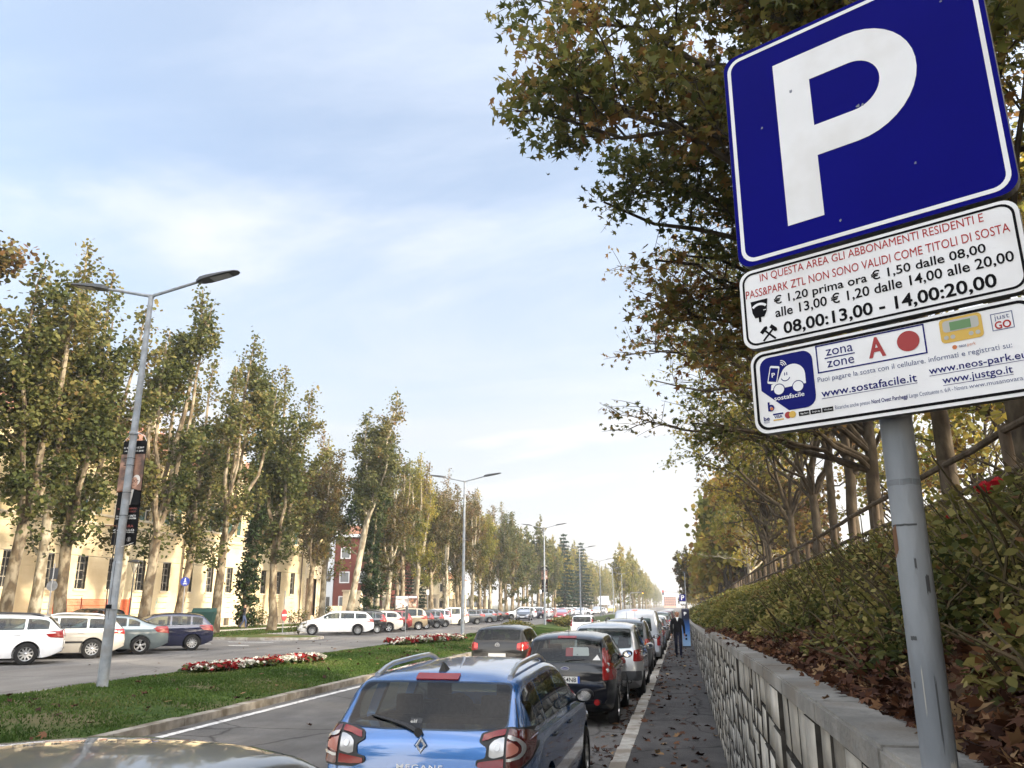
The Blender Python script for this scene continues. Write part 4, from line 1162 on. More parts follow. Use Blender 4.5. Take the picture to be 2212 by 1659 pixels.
def car(key, x, y, head, paintm, label, name='parked_car', cat='car', group=None, z=None, rimm=None, spokes=None, rails=None, roof=None, detail=True, trim=None, plate=True, mirrors=True, tails=True, rearlamp=None, cladding=False, tilt=True):
    t = TYPES[key]; d = car_meshes(key); L = t.L
    c_, s_ = math.cos(head), math.sin(head)
    def zz_(lx, ly): return gz(x + lx * c_ - ly * s_, y + lx * s_ + ly * c_)
    z0 = (zz_(0, L * .3) + zz_(0, -L * .3)) / 2 if z is None else z
    root = empty(name, (x, y, z0), head, label, cat, group)
    if tilt and z is None: root.rotation_euler = (math.atan2(zz_(0, L * .3) - zz_(0, -L * .3), L * .6), 0, head)
    me = t.body.copy(); me.materials.clear(); me.materials.append(paintm); me.materials.append(well); me.materials.append(cabin)
    link('body', me, root)
    hw = t.W / 2
    if detail: link('seats', d['seats'], root)
    for P in d['sideR'] + d['sideL']: link('side_window', P, root, carglass)
    for P in d['rear']: link('rear_window', P, root, carglass)
    link('windscreen', d['wind'], root, carglass)
    if tails:
        for P in d['tail']: link('taillight', P, root, rearlamp or lampred)
    for P in d['head']: link('headlight', P, root, lampclear)
    link('grille', d['grille'], root, black_trim); link('air_intake', d['intake'], root, black_trim)
    link('lower_bumper', d['diffuser'], root, black_trim)
    for P in d['seam']: link('door_seam', P, root, black_trim)
    sp = spokes or t.spokes; rm = rimm or alloy
    rk = ('rim', sp, rm.name)
    if rk not in t.cache: t.cache[rk] = rim_mesh(t.wr, .20, sp[0], sp[1], rm)
    for ay in t.ax:
        for sg in (-1, 1):
            wz = t.halfw(ay + L / 2) - .085
            wheel = link('wheel', d['tyre'], root, None, (sg * wz, ay, t.wr), (0, 0, 0 if sg > 0 else math.pi))
            link('rim', t.cache[rk], wheel)
    hb = trim or paintm
    for sg in (-1, 1):
        for (a, b) in (t.sides[-2:] if len(t.sides) > 1 else t.sides):
            yy = a + .16; zz = t.beltf(yy) - .10
            hx = t.section(yy)[8][0]
            link('door_handle', d['handle'], root, hb, (sg * (hx + .004), yy - L / 2, zz), (0, 0, 0 if sg > 0 else math.pi))
        if mirrors:
            yy = t.sides[-1][1] - .26
            mo = link('mirror', d['mirror'], root, trim or paintm, (sg * (t.section(yy)[10][0] + .12), yy - L / 2, t.beltf(yy) + .09), None, (sg, 1, 1))
            link('mirror_glass', d['mglass'], mo)
    if plate:
        h = t.bvh.ray_cast(Vector((0, -6, .62 if key not in ('sedan',) else .8)), Vector((0, 1, 0)))
        link('licence_plate', d['plate'], root, None, (0, h[0].y - .012, h[0].z))
        h = t.bvh.ray_cast(Vector((0, 6, .47)), Vector((0, -1, 0)))
        link('licence_plate', d['plate'], root, None, (0, h[0].y + .018, h[0].z), (0, 0, math.pi))
    if rails:
        for sg in (-1, 1):
            mb = MB(); pts = []
            y0, y1 = .62, t.sides[-1][1] - .75
            for k in range(11):
                yy = y0 + (y1 - y0) * k / 10; e = math.sin(math.pi * min(1, max(0, min(k, 10 - k) / 2.2)) / 2)
                P = t.section(yy); pts.append((sg * (P[16][0] + .02), yy - L / 2, P[15][1] + .012 + .055 * e))
            mb.tube(pts, [.027] + [.025] * 9 + [.027], 8); mb.obj('roof_rail', rails, root, smooth=True)
    if cladding:
        for v in 'RL': link('side_moulding', t.cache.setdefault('mould' + v, t.decal('side_moulding', [(-L * .22, .52), (L * .24, .52), (L * .24, .58), (-L * .22, .58)], v, .004, .012, .12)), root, black_trim)
    return root
# ---------------------------------------------------------------- leaves and trees
def star_leaf():
    P = []
    tips = [(90, 1.0), (38, .92), (-16, .66), (196, .66), (142, .92)]
    tips = sorted(tips)
    for i, (a, r_) in enumerate(tips):
        b = tips[(i + 1) % 5][0] + (360 if i == 4 else 0)
        P.append((r_ * math.cos(R(a)), r_ * math.sin(R(a))))
        m_ = (a + b) / 2; P.append((.42 * math.cos(R(m_)), .42 * math.sin(R(m_))))
    return np.array([(x, y + .3, 0.06 * abs(x)) for x, y in P]) * .62
STAR = star_leaf()
STAR2 = STAR.copy(); STAR2[:, 2] = -.55 * (STAR2[:, 0] ** 2 + STAR2[:, 1] ** 2) + .1
STAR3 = STAR * np.array([.78, 1.12, 1]); STAR3[:, 2] = .9 * np.abs(STAR3[:, 0]) - .15 * STAR3[:, 1]
STARS = np.stack([STAR, STAR2, STAR3, STAR2 * np.array([1.1, .85, 1.3])])
HEX = np.array([(0, -.5, 0), (.36, -.22, .05), (.46, .15, .06), (.0, .55, 0), (-.46, .15, .06), (-.36, -.22, .05)])
OVAL = np.array([(0, -.5, 0), (.30, -.12, .06), (.26, .22, .05), (0, .55, 0), (-.26, .22, .05), (-.30, -.12, .06)])
def leaf_arrays(pos, size, rng, tmpl, nz=.35, flat=None):
    """arrays for one leaf polygon per position; nz pulls the leaf normals upwards"""
    n = len(pos); k = tmpl.shape[-2]
    tmpl = tmpl[None] if tmpl.ndim == 2 else tmpl[rng.randint(0, len(tmpl), n)]
    nv = rng.normal(size=(n, 3)); nv /= np.linalg.norm(nv, axis=1, keepdims=True)
    nv[:, 2] = np.abs(nv[:, 2]) * (1 if flat is None else 1) + nz
    if flat is not None: nv = rng.normal(size=(n, 3)) * flat + np.array([0, 0, 1])
    nv /= np.linalg.norm(nv, axis=1, keepdims=True)
    a = rng.normal(size=(n, 3)); u = np.cross(nv, a); u /= np.linalg.norm(u, axis=1, keepdims=True); w = np.cross(nv, u)
    s = (size * rng.uniform(.55, 1.3, n))[:, None, None] if np.isscalar(size) else (size * rng.uniform(.75, 1.25, n))[:, None, None]
    V = pos[:, None, :] + s * (tmpl[:, :, 0:1] * u[:, None, :] + tmpl[:, :, 1:2] * w[:, None, :] + tmpl[:, :, 2:3] * nv[:, None, :])
    F = np.arange(n * k).reshape(n, k)
    return V.reshape(-1, 3), F
def leaf_mesh(name, pos, size, rng, tmpl, tone, nz=.35, flat=None):
    V, F = leaf_arrays(np.asarray(pos), size, rng, tmpl, nz, flat)
    return np_mesh(name, V, F, np.clip(tone, 0, 1))

bark = noisy('plane bark', (.070, .053, .035), (.235, .20, .14), 2.6, .9, 5, .35, 22, c3=(.115, .086, .052), s3=4.5, lo=.42, hi=.56, stretch=(1, 1, .55))
bark_dark = noisy('dark bark', (.032, .025, .019), (.095, .078, .055), 3.2, .9, 6, .5, 20, c3=(.055, .044, .03), s3=3.5, lo=.40, hi=.60, stretch=(1, 1, .5))
bark_pale = noisy('pale bark', (.16, .14, .10), (.37, .335, .255), 2.2, .9, 5, .25, 22, c3=(.125, .10, .065), s3=3.0, lo=.40, hi=.58, stretch=(1, 1, .5))
LG = leafmat('leaves olive green', [(0, (.027, .040, .012)), (.35, (.066, .078, .024)), (.62, (.122, .120, .038)), (.82, (.175, .138, .046)), (1, (.14, .072, .03))], .40)
LB = leafmat('leaves turning brown', [(0, (.032, .040, .011)), (.3, (.066, .066, .02)), (.55, (.112, .09, .03)), (.78, (.135, .076, .028)), (1, (.09, .042, .02))], .33)
LY = leafmat('leaves turning yellow', [(0, (.06, .078, .017)), (.3, (.13, .14, .032)), (.6, (.25, .225, .05)), (.85, (.34, .25, .05)), (1, (.19, .10, .03))], .55)
LR = leafmat('leaves of the overhanging crown', [(0, (.040, .052, .013)), (.3, (.09, .098, .024)), (.55, (.155, .13, .033)), (.78, (.20, .11, .034)), (1, (.14, .055, .022))], .50)
LK = leafmat('ivy leaves', [(0, (.014, .028, .008)), (.5, (.03, .05, .014)), (.85, (.055, .066, .02)), (1, (.085, .062, .024))], .25)
LC = leafmat('conifer needles', [(0, (.012, .030, .018)), (1, (.03, .055, .03))], .15)

def upright_plane(seed, H=19, fork=5.0, nlead=4, spread=1.5, leaf=.19, dens=1.0, bare=0.0, clad=0.0, tmpl=HEX, dia=.30):
    """street plane tree pruned upright: a leaning trunk, steep leaders, plumes of leaves round short side shoots"""
    r = random.Random(seed); rng = np.random.RandomState(seed)
    mb = MB(); pts = []; ton = []
    base = Vector((0, 0, -.25)); lean = Vector((r.uniform(-.05, .05), r.uniform(-.05, .05), 1)).normalized()
    tr = [base]
    for k in range(1, 6): tr.append(Vector((lean.x * fork * k / 5 + r.uniform(-.07, .07), lean.y * fork * k / 5 + r.uniform(-.07, .07), fork * k / 5)))
    mb.tube(tr, [dia * 1.35, dia * 1.02, dia * .94, dia * .88, dia * .85, dia * .80], 10, cap=False)
    def plume(p, d, n, sp, tone0):
        m_ = max(3, int(n * dens)); t = rng.uniform(.15, 1.05, m_)[:, None]
        q = np.array(p)[None] + np.array(d)[None] * t + rng.normal(size=(m_, 3)) * sp
        pts.append(q); ton.append(tone0 + rng.normal(size=m_) * .13)
    leaders = []
    a0 = r.uniform(0, 6.28)
    for k in range(nlead):
        a = a0 + 2 * math.pi * k / nlead + r.uniform(-.4, .4)
        top = H * (1.0 if k == 0 else r.uniform(.72, .97)); out = spread * r.uniform(.5, 1.15) * (.4 if k == 0 else 1)
        p0 = tr[-1] if k < 2 else tr[-1].lerp(tr[-2], r.uniform(.2, 1))
        P = [p0]; n = 9
        for i in range(1, n + 1):
            t = i / n; o = out * (1 - (1 - t) ** 2.2)
            P.append(Vector((p0.x + math.cos(a) * o + r.uniform(-.13, .13), p0.y + math.sin(a) * o + r.uniform(-.13, .13), p0.z + (top - p0.z) * t)))
        r0 = dia * (.62 if k == 0 else .48)
        mb.tube(P, [r0 * (1 - .88 * i / n) + .012 for i in range(n + 1)], 7)
        leaders.append(P)
    def side(P, t, ln, tone0, leafn, rad, upk=.75):
        i = min(int(t * (len(P) - 1)), len(P) - 2); f = t * (len(P) - 1) - i
        p = P[i].lerp(P[i + 1], f); a = r.uniform(0, 6.28)
        d = Vector((math.cos(a), math.sin(a), upk + r.uniform(-.3, .5))).normalized() * ln
        mid = p + d * .5 + Vector((0, 0, -.06 * ln)); e = p + d
        if ln > .5: mb.tube([p, mid, e], [rad, rad * .65, .008], 5, cap=False)
        plume(p, d, leafn, .17 + .13 * ln, tone0)
        if ln > 1.1:
            for q in range(3):
                b = p + d * r.uniform(.35, .95); dd = (d.normalized() + Vector((r.uniform(-.8, .8), r.uniform(-.8, .8), r.uniform(-.1, .9)))).normalized() * ln * .5
                plume(b, dd, leafn * .6, .2, tone0 + r.uniform(-.1, .1))
    for P in leaders:
        tone_l = r.uniform(.28, .58)
        n = int((P[-1].z - P[0].z) / .36)
        gap = r.uniform(.15, .7)
        for k in range(n):
            t = (k + r.random()) / n
            if bare and abs(t - gap) < bare * .16: continue
            if t < .26 and r.random() < .6: continue
            ln = (.52 + 1.50 * math.sin(math.pi * min(1, t * .85 + .18)) ** 1.2) * r.uniform(.6, 1.15)
            if t > .93: ln *= .6
            side(P, t, ln, tone_l + r.uniform(-.16, .16) + .10 * t, 37 * (ln + .28), .03)
    # a limb or two low down, with dark drooping leaves
    for k in range(r.choice((0, 1, 1, 2))):
        a = r.uniform(0, 6.28); i = r.choice((2, 3, 4)); p = tr[i]
        ln = r.uniform(1.6, 3.0); d = Vector((math.cos(a), math.sin(a), r.uniform(.35, .9))).normalized()
        P = [p, p + d * ln * .5 + Vector((0, 0, -.1)), p + d * ln + Vector((0, 0, .25 * ln))]
        mb.tube(P, [dia * .30, dia * .2, .02], 6, cap=False)
        for q in range(9): side(P, r.uniform(.35, 1), r.uniform(.5, 1.2), r.uniform(.15, .5), 34, .015, .2)
    if clad:
        for q in range(int(70 * clad)):
            a = r.uniform(0, 6.28); z = r.uniform(.35 if clad > 1 else 2.0, fork + 2)
            i = min(int(z / fork * 5), 5); p = tr[i].copy(); p.z = z
            d = Vector((math.cos(a), math.sin(a), .2)) * r.uniform(.3, .75)
            plume(p + Vector((math.cos(a), math.sin(a), 0)) * dia * .8, d, 28, .14, r.uniform(.05, .4))
    pos = np.concatenate(pts); tone = np.concatenate(ton)
    crown = leaf_mesh('crown', pos, leaf, rng, tmpl, tone, .25)
    trunk = mb.mesh('trunk', [], True)
    return trunk, crown

def branchy(seed, limbs, trunk, dia, leaf, nleaf, tmpl, tone=(.2, .6), sub=7, twig=(.8, 1.7), dense=1.0, sp=.17, droop=.05, low=None):
    """spreading tree: the given trunk line, limbs that run to given points, side branches, twigs, leaves on the twigs"""
    r = random.Random(seed); rng = np.random.RandomState(seed)
    mb = MB(); pts = []; ton = []
    T_ = [Vector(p) for p in trunk]; n = len(T_) - 1
    mb.tube(T_, [dia * (1.25 if i == 0 else 1 - .35 * i / n) for i in range(n + 1)], 12, cap=False)
    def curve(a, b, k, bow, wob):
        L = (b - a).length; out = []
        for i in range(k + 1):
            t = i / k; p = a.lerp(b, t); p.z += bow * L * math.sin(math.pi * t) * .5
            if 0 < i < k: p += Vector((r.uniform(-wob, wob), r.uniform(-wob, wob), r.uniform(-wob, wob))) * L
            out.append(p)
        return out
    def at(P, t):
        i = min(int(t * (len(P) - 1)), len(P) - 2); f = t * (len(P) - 1) - i
        return P[i].lerp(P[i + 1], f), (P[i + 1] - P[i]).normalized()
    def leaves_on(p, d, ln, tone0, n):
        m_ = max(2, int(n * dense)); t = rng.uniform(.1, 1.08, m_)[:, None]
        q = np.array(p)[None] + np.array(d * ln)[None] * t + rng.normal(size=(m_, 3)) * sp * (.55 + .45 * t)
        q[:, 2] -= droop
        pts.append(q); ton.append(tone0 + rng.normal(size=m_) * .14)
    for li, (t0, tip, rad) in enumerate(limbs):
        p0, _ = at(T_, t0); tip = Vector(tip)
        P = curve(p0, tip, 7, .10, .035)
        mb.tube(P, [rad * (1 - .9 * i / 7) + .012 for i in range(8)], 8, cap=False)
        L = (tip - p0).length; tl = r.uniform(*tone)
        for k in range(int(sub * L / 5) + 2):
            t = r.uniform(.30, 1.0); p, d = at(P, t)
            sd_ = (d * .75 + Vector((r.uniform(-1, 1), r.uniform(-1, 1), r.uniform(-.45, .75)))).normalized()
            bl = L * r.uniform(.16, .34) * (1.15 - .5 * t); e = p + sd_ * bl
            B = curve(p, e, 4, .06, .05)
            mb.tube(B, [rad * .35 * (1 - t * .6) * (1 - .85 * i / 4) + .007 for i in range(5)], 5, cap=False)
            tb = tl + r.uniform(-.18, .18)
            for q in range(int(3 + bl * 2.2)):
                tt = r.uniform(.25, 1.0); a, d2 = at(B, tt)
                td = (d2 * .7 + Vector((r.uniform(-1, 1), r.uniform(-1, 1), r.uniform(-.6, .6)))).normalized()
                tw = r.uniform(*twig) * .7
                if tw > .45: mb.tube([a, a + td * tw * .55 + Vector((0, 0, .02)), a + td * tw], [.011, .008, .004], 4, cap=False)
                leaves_on(a, td, tw, tb + r.uniform(-.1, .1), nleaf)
        p, d = at(P, .98); leaves_on(p, d, .6, tl, nleaf * 2)
    crown = leaf_mesh('crown', np.concatenate(pts), leaf, rng, tmpl, np.concatenate(ton), .15)
    return mb.mesh('trunk', [], True), crown

def plant_tree(name, trunk, crown, x, y, z, label, barkm, leafm, group=None, rz=0.0, sc=1.0, cat='tree', sz=None, tilt=0.0):
    o = empty(name, (x, y, z), rz, label, cat, group); o.scale = (sc, sc, sz or sc)
    if tilt: o.rotation_euler = (Matrix.Rotation(tilt, 3, 'Y') @ Matrix.Rotation(rz, 3, 'Z')).to_euler()
    if trunk is not None: link('trunk', trunk, o, barkm)
    link('crown', crown, o, leafm)
    return o

# --- the rows of upright planes on the left
VAR = {}
VAR['a'] = upright_plane(21, 19.5, 5.8, 5, 2.1, .20, 1.05)
VAR['b'] = upright_plane(22, 19.0, 5.5, 4, 1.7, .20, 1.0, .5)
VAR['c'] = upright_plane(23, 20.0, 6.2, 5, 1.6, .20, .95, .8)
VAR['d'] = upright_plane(24, 18.2, 6.4, 3, 1.1, .20, .75, 1.0)
VAR['e'] = upright_plane(25, 19.0, 6.5, 4, 1.2, .20, .95, .3, 2.2)
VAR['f'] = upright_plane(26, 20.5, 6.5, 2, .9, .20, .55, 1.2, .3)
VAR['g'] = upright_plane(29, 21.0, 10.0, 5, 1.5, .20, 1.15, .2)
FAR = [upright_plane(41 + k, 18.5 + k, 6.0, 4, 1.7, .42, .26, .2) for k in range(3)]
ROW1 = [(-28, 24.6, 'a', 1.08, LB, 'brown leaved upright tree cut by the left edge of the picture'),
        (-28, 31.0, 'a', .93, LG, 'thick mottled trunk leftmost in the picture, with a wide olive crown'),
        (-28, 34.2, 'b', .96, LG, 'leaning mottled plane tree behind the silver estate car'),
        (-28, 40.4, 'c', 1.0, LG, 'dark double stemmed plane tree right of the banner lamp post'),
        (-28, 47.8, 'c', .97, LG, 'pale leaning plane trunk growing beside the dark blue hatchback'),
        (-27.4, 54.2, 'b', 1.0, LG, 'brown forked plane tree rooted on the grass behind the no entry sign'),
        (-27.5, 68.0, 'g', .98, LG, 'tall pale plane trunk leaning right before the red brick building')]
ROW2 = [(-33, 38.6, 'd', 1.02, LG, 'slim whitish trunk just left of the banner lamp post'),
        (-33, 44.6, 'd', 1.05, LB, 'second dark trunk tight against the double stemmed plane'),
        (-33, 51.6, 'b', 1.0, LG, 'straight brown trunk with leafy fork above the blue footpath sign'),
        (-33, 60.5, 'e', 1.0, LK, 'trunk wrapped in thick dark green leaves behind the walking man on the left'),
        (-33, 72.0, 'a', .92, LB, 'forked plane tree before the far end of the cream building'),
        (-33, 75.4, 'd', 1.0, LY, 'thin sparsely leaved yellowish tree at the corner of the cream building')]
for k, (x, y, v, sc, lm, lab) in enumerate(ROW1 + ROW2):
    plant_tree('plane_tree', *VAR[v], x, y, gz(x, y) + .1, lab, bark_pale if v in 'dfg' else bark, lm, 'plane trees along the left of the street', k * 2.1 + .6, sc, tilt=R(9) if v == 'g' else R((0, 2.5, 4, 2, 5, 1.5)[k % 6]))
r = random.Random(77)
GRP = 'plane trees along the left of the street'
mid = [(-28, 74.5, 'e', 1.0, LK), (-28, 79.5, 'b', .9, LB), (-28, 84.5, 'd', .95, LG), (-28, 89, 'c', .93, LY), (-28, 95.5, 'a', .95, LB), (-28, 101.5, 'f', .92, LB), (-28, 108, 'b', .95, LB), (-28, 115, 'c', .9, LB), (-28, 121, 'a', .95, LY), (-28, 128, 'b', .92, LB), (-28, 135, 'a', .95, LG),
       (-33.5, 92, 'a', .9, LG), (-33.5, 99, 'c', .95, LB), (-33.5, 106, 'a', .9, LG), (-33.5, 113, 'b', .95, LY), (-33.5, 121, 'a', .95, LB), (-33.5, 131, 'c', .92, LG)]
adj = {id(LK): 'dark ivy clad', id(LB): 'brownish', id(LG): 'olive green', id(LY): 'yellowing'}
where1 = ['beside the red brick building, its trunk hidden by leaves', 'just right of the red brick building', 'with a pale thin trunk above the black hatchback', 'forking low above the dark red car', 'above the beige compact car', 'with bare pale stem above the two billboards', 'above the silver city car', 'above the cream compact', 'behind the second lamp post', 'right of the second lamp post', 'above the dark cars before the third lamp post']
for k, (x, y, v, sc, lm) in enumerate(mid):
    lab = ('%s plane tree %s' % (adj[id(lm)], where1[k])) if k < 11 else '%s plane tree in the back row, %s' % (adj[id(lm)], ['left of the dark conifers gap', 'behind the billboards', 'over the small villa', 'behind the second lamp post', 'right behind the second lamp post', 'before the third lamp post'][k - 11])
    plant_tree('plane_tree', *VAR[v], x, y, gz(x, y) + .1, lab, bark_pale if k % 2 else bark, lm, GRP, k * 1.7, sc)
y = 142; k = 0
while y < 430:
    for x in (-28, -34):
        lm = r.choice((LG, LB, LB, LY, LG)) if y < 260 else LY
        plant_tree('plane_tree', *FAR[k % 3], x + r.uniform(-.6, .6), y + r.uniform(-1, 1), gz(x, y) + .1, 'distant plane tree in the rows running away down the left of the street', bark, lm, 'distant plane trees on the left', r.uniform(0, 6), r.uniform(.8, 1.0))
        k += 1
    y += 7.5 if y < 260 else 11
y = 212
while y < 980:
    plant_tree('plane_tree', *FAR[k % 3], -12.5 + r.uniform(-.8, .8), y, gz(-12, y), 'hazy plane tree where the street narrows far ahead', bark, LY, 'plane trees where the street narrows', r.uniform(0, 6), r.uniform(.72, .92)); k += 1
    y += 8 + (y - 212) * .05
# small trees and shrubs behind the rows
def conifer(seed, H, w):
    r = random.Random(seed); rng = np.random.RandomState(seed); pts = []
    mb = MB(); mb.tube([(0, 0, -.2), (0, 0, H * .5), (0, 0, H)], [.35, .2, .02], 8)
    z = 1.5
    while z < H - .3:
        f = (1 - z / H) ** .8; n = int(5 + 5 * f)
        for k in range(n):
            a = r.uniform(0, 6.28); ln = w * f * r.uniform(.7, 1.1) + .3
            d = np.array([math.cos(a), math.sin(a), -.12]) * ln; m_ = int(30 * ln / w + 9)
            t = rng.uniform(.1, 1, m_)[:, None]; q = np.array([0, 0, z])[None] + d[None] * t + rng.normal(size=(m_, 3)) * np.array([.22, .22, .1]); pts.append(q)
        z += .75
    p = np.concatenate(pts)
    return mb.mesh('trunk', [], True), leaf_mesh('crown', p, .5, rng, OVAL, rng.uniform(0, 1, len(p)), .6)
CON = conifer(5, 17, 3.4)
for x, y, s, lab in ((-37, 118, .62, 'dark evergreen behind the trunks, left of the small villa'), (-26, 205, 1.15, 'tall dark conifer rising above the planes past the fourth lamp post'), (-25, 236, 1.15, 'second dark conifer further down the left row'), (-37, 111, .55, 'low dark evergreen near the red brick building')):
    plant_tree('conifer', *CON, x, y, gz(x, y), lab, bark_dark, LC, None, s * 9, s, 'conifer')

# --- spreading planes on top of the embankment, on the right
def limbset(seed, x, y, H, Rr, n, z0=.55, bias=0.0, zlo=.38):
    r = random.Random(seed); out = []
    for k in range(n):
        a = 2 * math.pi * (k + r.uniform(-.3, .3)) / n; e = r.random()
        rad = Rr * (1 - .55 * e) * r.uniform(.75, 1.05); z = H * (zlo + (1 - zlo) * e ** .8)
        px = math.cos(a) * rad - bias * (1 - .5 * e); out.append((r.uniform(max(z0, .62), 1.0), (px, math.sin(a) * rad, z), r.uniform(.05, .09)))
    return out
def bank_base(x, y): return bankz(x, y) - .1
def rt(x, y, seed, H, Rr, n, label, lm=LR, leaf=.17, nleaf=10, tmpl=STARS, extra=(), dia=.26, th=4.2, dense=1.0, bias=1.5, bk=bark_dark, zlo=.38, sub=7):
    z = bank_base(x, y); rr_ = random.Random(seed)
    limbs = limbset(seed, x, y, H, Rr, n, .55, bias, zlo) + [(t0, (px - x, py - y, pz - z), rad) for t0, (px, py, pz), rad in extra]
    lx_, ly_ = rr_.uniform(-.3, .15), rr_.uniform(-.2, .2)
    tr = [(0, 0, -.3)] + [(lx_ * q + rr_.uniform(-.04, .04), ly_ * q + rr_.uniform(-.04, .04), th * 1.5 * q) for q in (.2, .4, .6, .8, 1.0)]
    t_, c_ = branchy(seed, limbs, tr, dia, leaf, nleaf, tmpl, (.15, .75), sub, (.7, 1.7), dense)
    return plant_tree('plane_tree', t_, c_, x, y, z, label, bk, lm, 'plane trees on top of the bank')
# limbs of the first trees that reach out over the road
reach1 = [(.75, (-2.1, 14.0, 12.2), .13), (.8, (-1.3, 14.2, 13.7), .12), (.7, (-1.4, 13.2, 10.7), .11), (.75, (-.7, 15.0, 12.0), .10), (.8, (.2, 13.5, 14.8), .11), (.7, (.4, 14.5, 12.6), .10), (.8, (1.6, 13.0, 13.6), .10), (.7, (2.2, 13.5, 11.0), .10), (.8, (2.0, 12.5, 15.5), .10), (.7, (.9, 13.6, 10.8), .09)]
reach2 = [(.65, (-1.0, 15.5, 10.2), .11), (.7, (-.5, 17.0, 12.0), .10), (.6, (.0, 16.0, 9.0), .10), (.6, (.3, 18.0, 8.4), .09), (.7, (.6, 17.0, 11.2), .10), (.6, (.5, 16.5, 9.3), .09), (.7, (1.9, 17.0, 10.6), .09), (.6, (1.2, 18.5, 7.8), .08), (.6, (2.2, 16.5, 8.4), .08), (.8, (1.0, 18.0, 13.4), .10)]
reach3 = [(.55, (-.3, 23.0, 9.2), .10), (.5, (-.3, 25.5, 7.6), .09), (.6, (.0, 24.0, 11.0), .09), (.5, (.8, 24.0, 7.2), .08), (.6, (.9, 23.5, 9.6), .09), (.6, (1.8, 24.0, 12.2), .09), (.5, (2.2, 23.0, 7.8), .08), (.7, (.3, 25.5, 12.8), .09)]
RT1 = rt(5.9, 14.6, 101, 13.0, 4.6, 12, 'tree at the right edge behind the big parking sign, its limbs reaching over the road', leaf=.22, extra=reach1, th=4.5, nleaf=14, dia=.22)
rt(5.9, 18.2, 102, 13.0, 4.8, 10, 'tree seen between the sign pole and the right edge, standing behind the fence', leaf=.20, extra=reach2, th=4.4, nleaf=11, dia=.20)
rt(5.9, 25.1, 103, 13.0, 5.2, 10, 'tree just left of the sign pole, limbs spreading low over the slope', leaf=.18, extra=reach3, th=3.6, nleaf=6, dia=.22)
rt(6.0, 28.6, 104, 12.5, 6.5, 11, 'dark forked tree second from the sign pole on the bank', LY, leaf=.19, th=3.4, nleaf=4.5, bias=.8, zlo=.5, dia=.21)
rt(6.1, 32.4, 105, 12.5, 6.2, 10, 'slim dark trunk third from the sign pole on the bank', leaf=.19, th=3.8, nleaf=4.5, bias=.8, zlo=.5, dia=.18)
rt(6.1, 36.0, 106, 12.0, 6.5, 11, 'leaning dark tree fourth from the sign pole on the bank', LY, leaf=.20, th=3.2, nleaf=6, bias=.9, dia=.22, zlo=.48)
rt(6.2, 42.8, 107, 12.0, 6.5, 11, 'broad low branching tree with yellowing leaves further along the fence', LY, leaf=.22, th=2.6, nleaf=6, bias=1.0, dia=.22)
rt(6.9, 74.0, 108, 8.0, 4.0, 9, 'half bare tree with white trunk and branches far along the fence', LY, leaf=.34, th=2.0, nleaf=2, bias=0, bk=bark_pale, dia=.22)
# a second row behind, and the far wood seen along the street
BR = [branchy(201 + k, limbset(301 + k, 0, 0, 12.5, 5.0, 16, .5, 0, .34), [(0, 0, -.3), (.1, 0, 1.6), (-.1, .1, 3.2), (0, 0, 5.2)], .16, .26, 5, HEX, (.35, .95), 6, (.7, 1.7), .8, .34) for k in range(2)]
BF = [branchy(221 + k, limbset(321 + k, 0, 0, 12.5, 5.0, 22, .3, 0, .10), [(0, 0, -.3), (.1, 0, 1.6), (-.1, .1, 3.2), (0, 0, 5.2)], .22, .62, 6, HEX, (.3, .9), 5, (.7, 1.7), .75, .42) for k in range(2)]
back = [(12.5, 24), (13.5, 33), (15, 43), (15, 57), (21, 30), (24, 48)]
for k, (x, y) in enumerate(back):
    plant_tree('plane_tree', *BR[k % 2], x, y, bank_base(x, y), 'tree in the yellowing grove behind the fence on the bank', bark_dark, LY, 'grove behind the fence', k * 1.9, r.uniform(.85, 1.0))
y = 51
k = 0
while y < 330:
    for x in ((5.6, 11) if y > 75 else (5.6,)):
        if 66 < y < 78 and x < 6: continue
        xx = x + kx(y) + r.uniform(-.8, .8)
        plant_tree('plane_tree', *(BR if y < 75 else BF)[k % 2], xx, y + r.uniform(-1.5, 1.5), bank_base(xx, y), 'bushy tree in the far line of trees above the right hand bank', bark_dark, LY if k % 4 else LB, 'far trees above the bank', r.uniform(0, 6), r.uniform(.72, .98))
        k += 1
    y += 7 if y < 150 else 14
for (x, y, s, lab) in ((1.9, 118, .55, 'reddish brown young tree by the pavement far ahead, above the traffic light'), (2.2, 139, .62, 'second brown pavement tree behind the far parking sign')):
    plant_tree('pavement_tree', *FAR[0], x, y, gz(x, y), lab, bark, LB, None, 1.0, s)

# same rows go on behind the photographer, plus trees added for shade and reflections
for k in range(8):
    y = -34 + k * 5.6; xx = 6.3 + kx(y) + r.uniform(-.5, .5)
    plant_tree('plane_tree', *BR[k % 2], xx, y, bank_base(xx, y), 'tree on the bank behind the photographer', bark_dark, LR, 'trees on the bank behind the photographer', r.uniform(0, 6), r.uniform(.9, 1.02))
for k in range(11):  # second row added out of view, its low crowns block the sun
    y = -40 + k * 5.2; xx = 11.5 + r.uniform(-.8, .8)
    plant_tree('plane_tree', *BF[k % 2], xx, y, bank_base(xx, y), 'unseen bushy tree added behind the photographer to shade the near road', bark_dark, LR, 'trees added behind the photographer to shade the near road', r.uniform(0, 6), r.uniform(.85, 1.0))
for k, y in enumerate((2.2, -4.5, -11, -18)):
    t1 = [next(c.data for c in RT1.children if c.name.startswith(n_)) for n_ in ('trunk', 'crown')]
    plant_tree('plane_tree', t1[0], t1[1], 5.9 + kx(y), y, bank_base(5.9, y), 'wide tree overhanging the kerb behind the photographer', bark_dark, LR, 'overhanging trees behind the photographer', 0.0, 1.0)
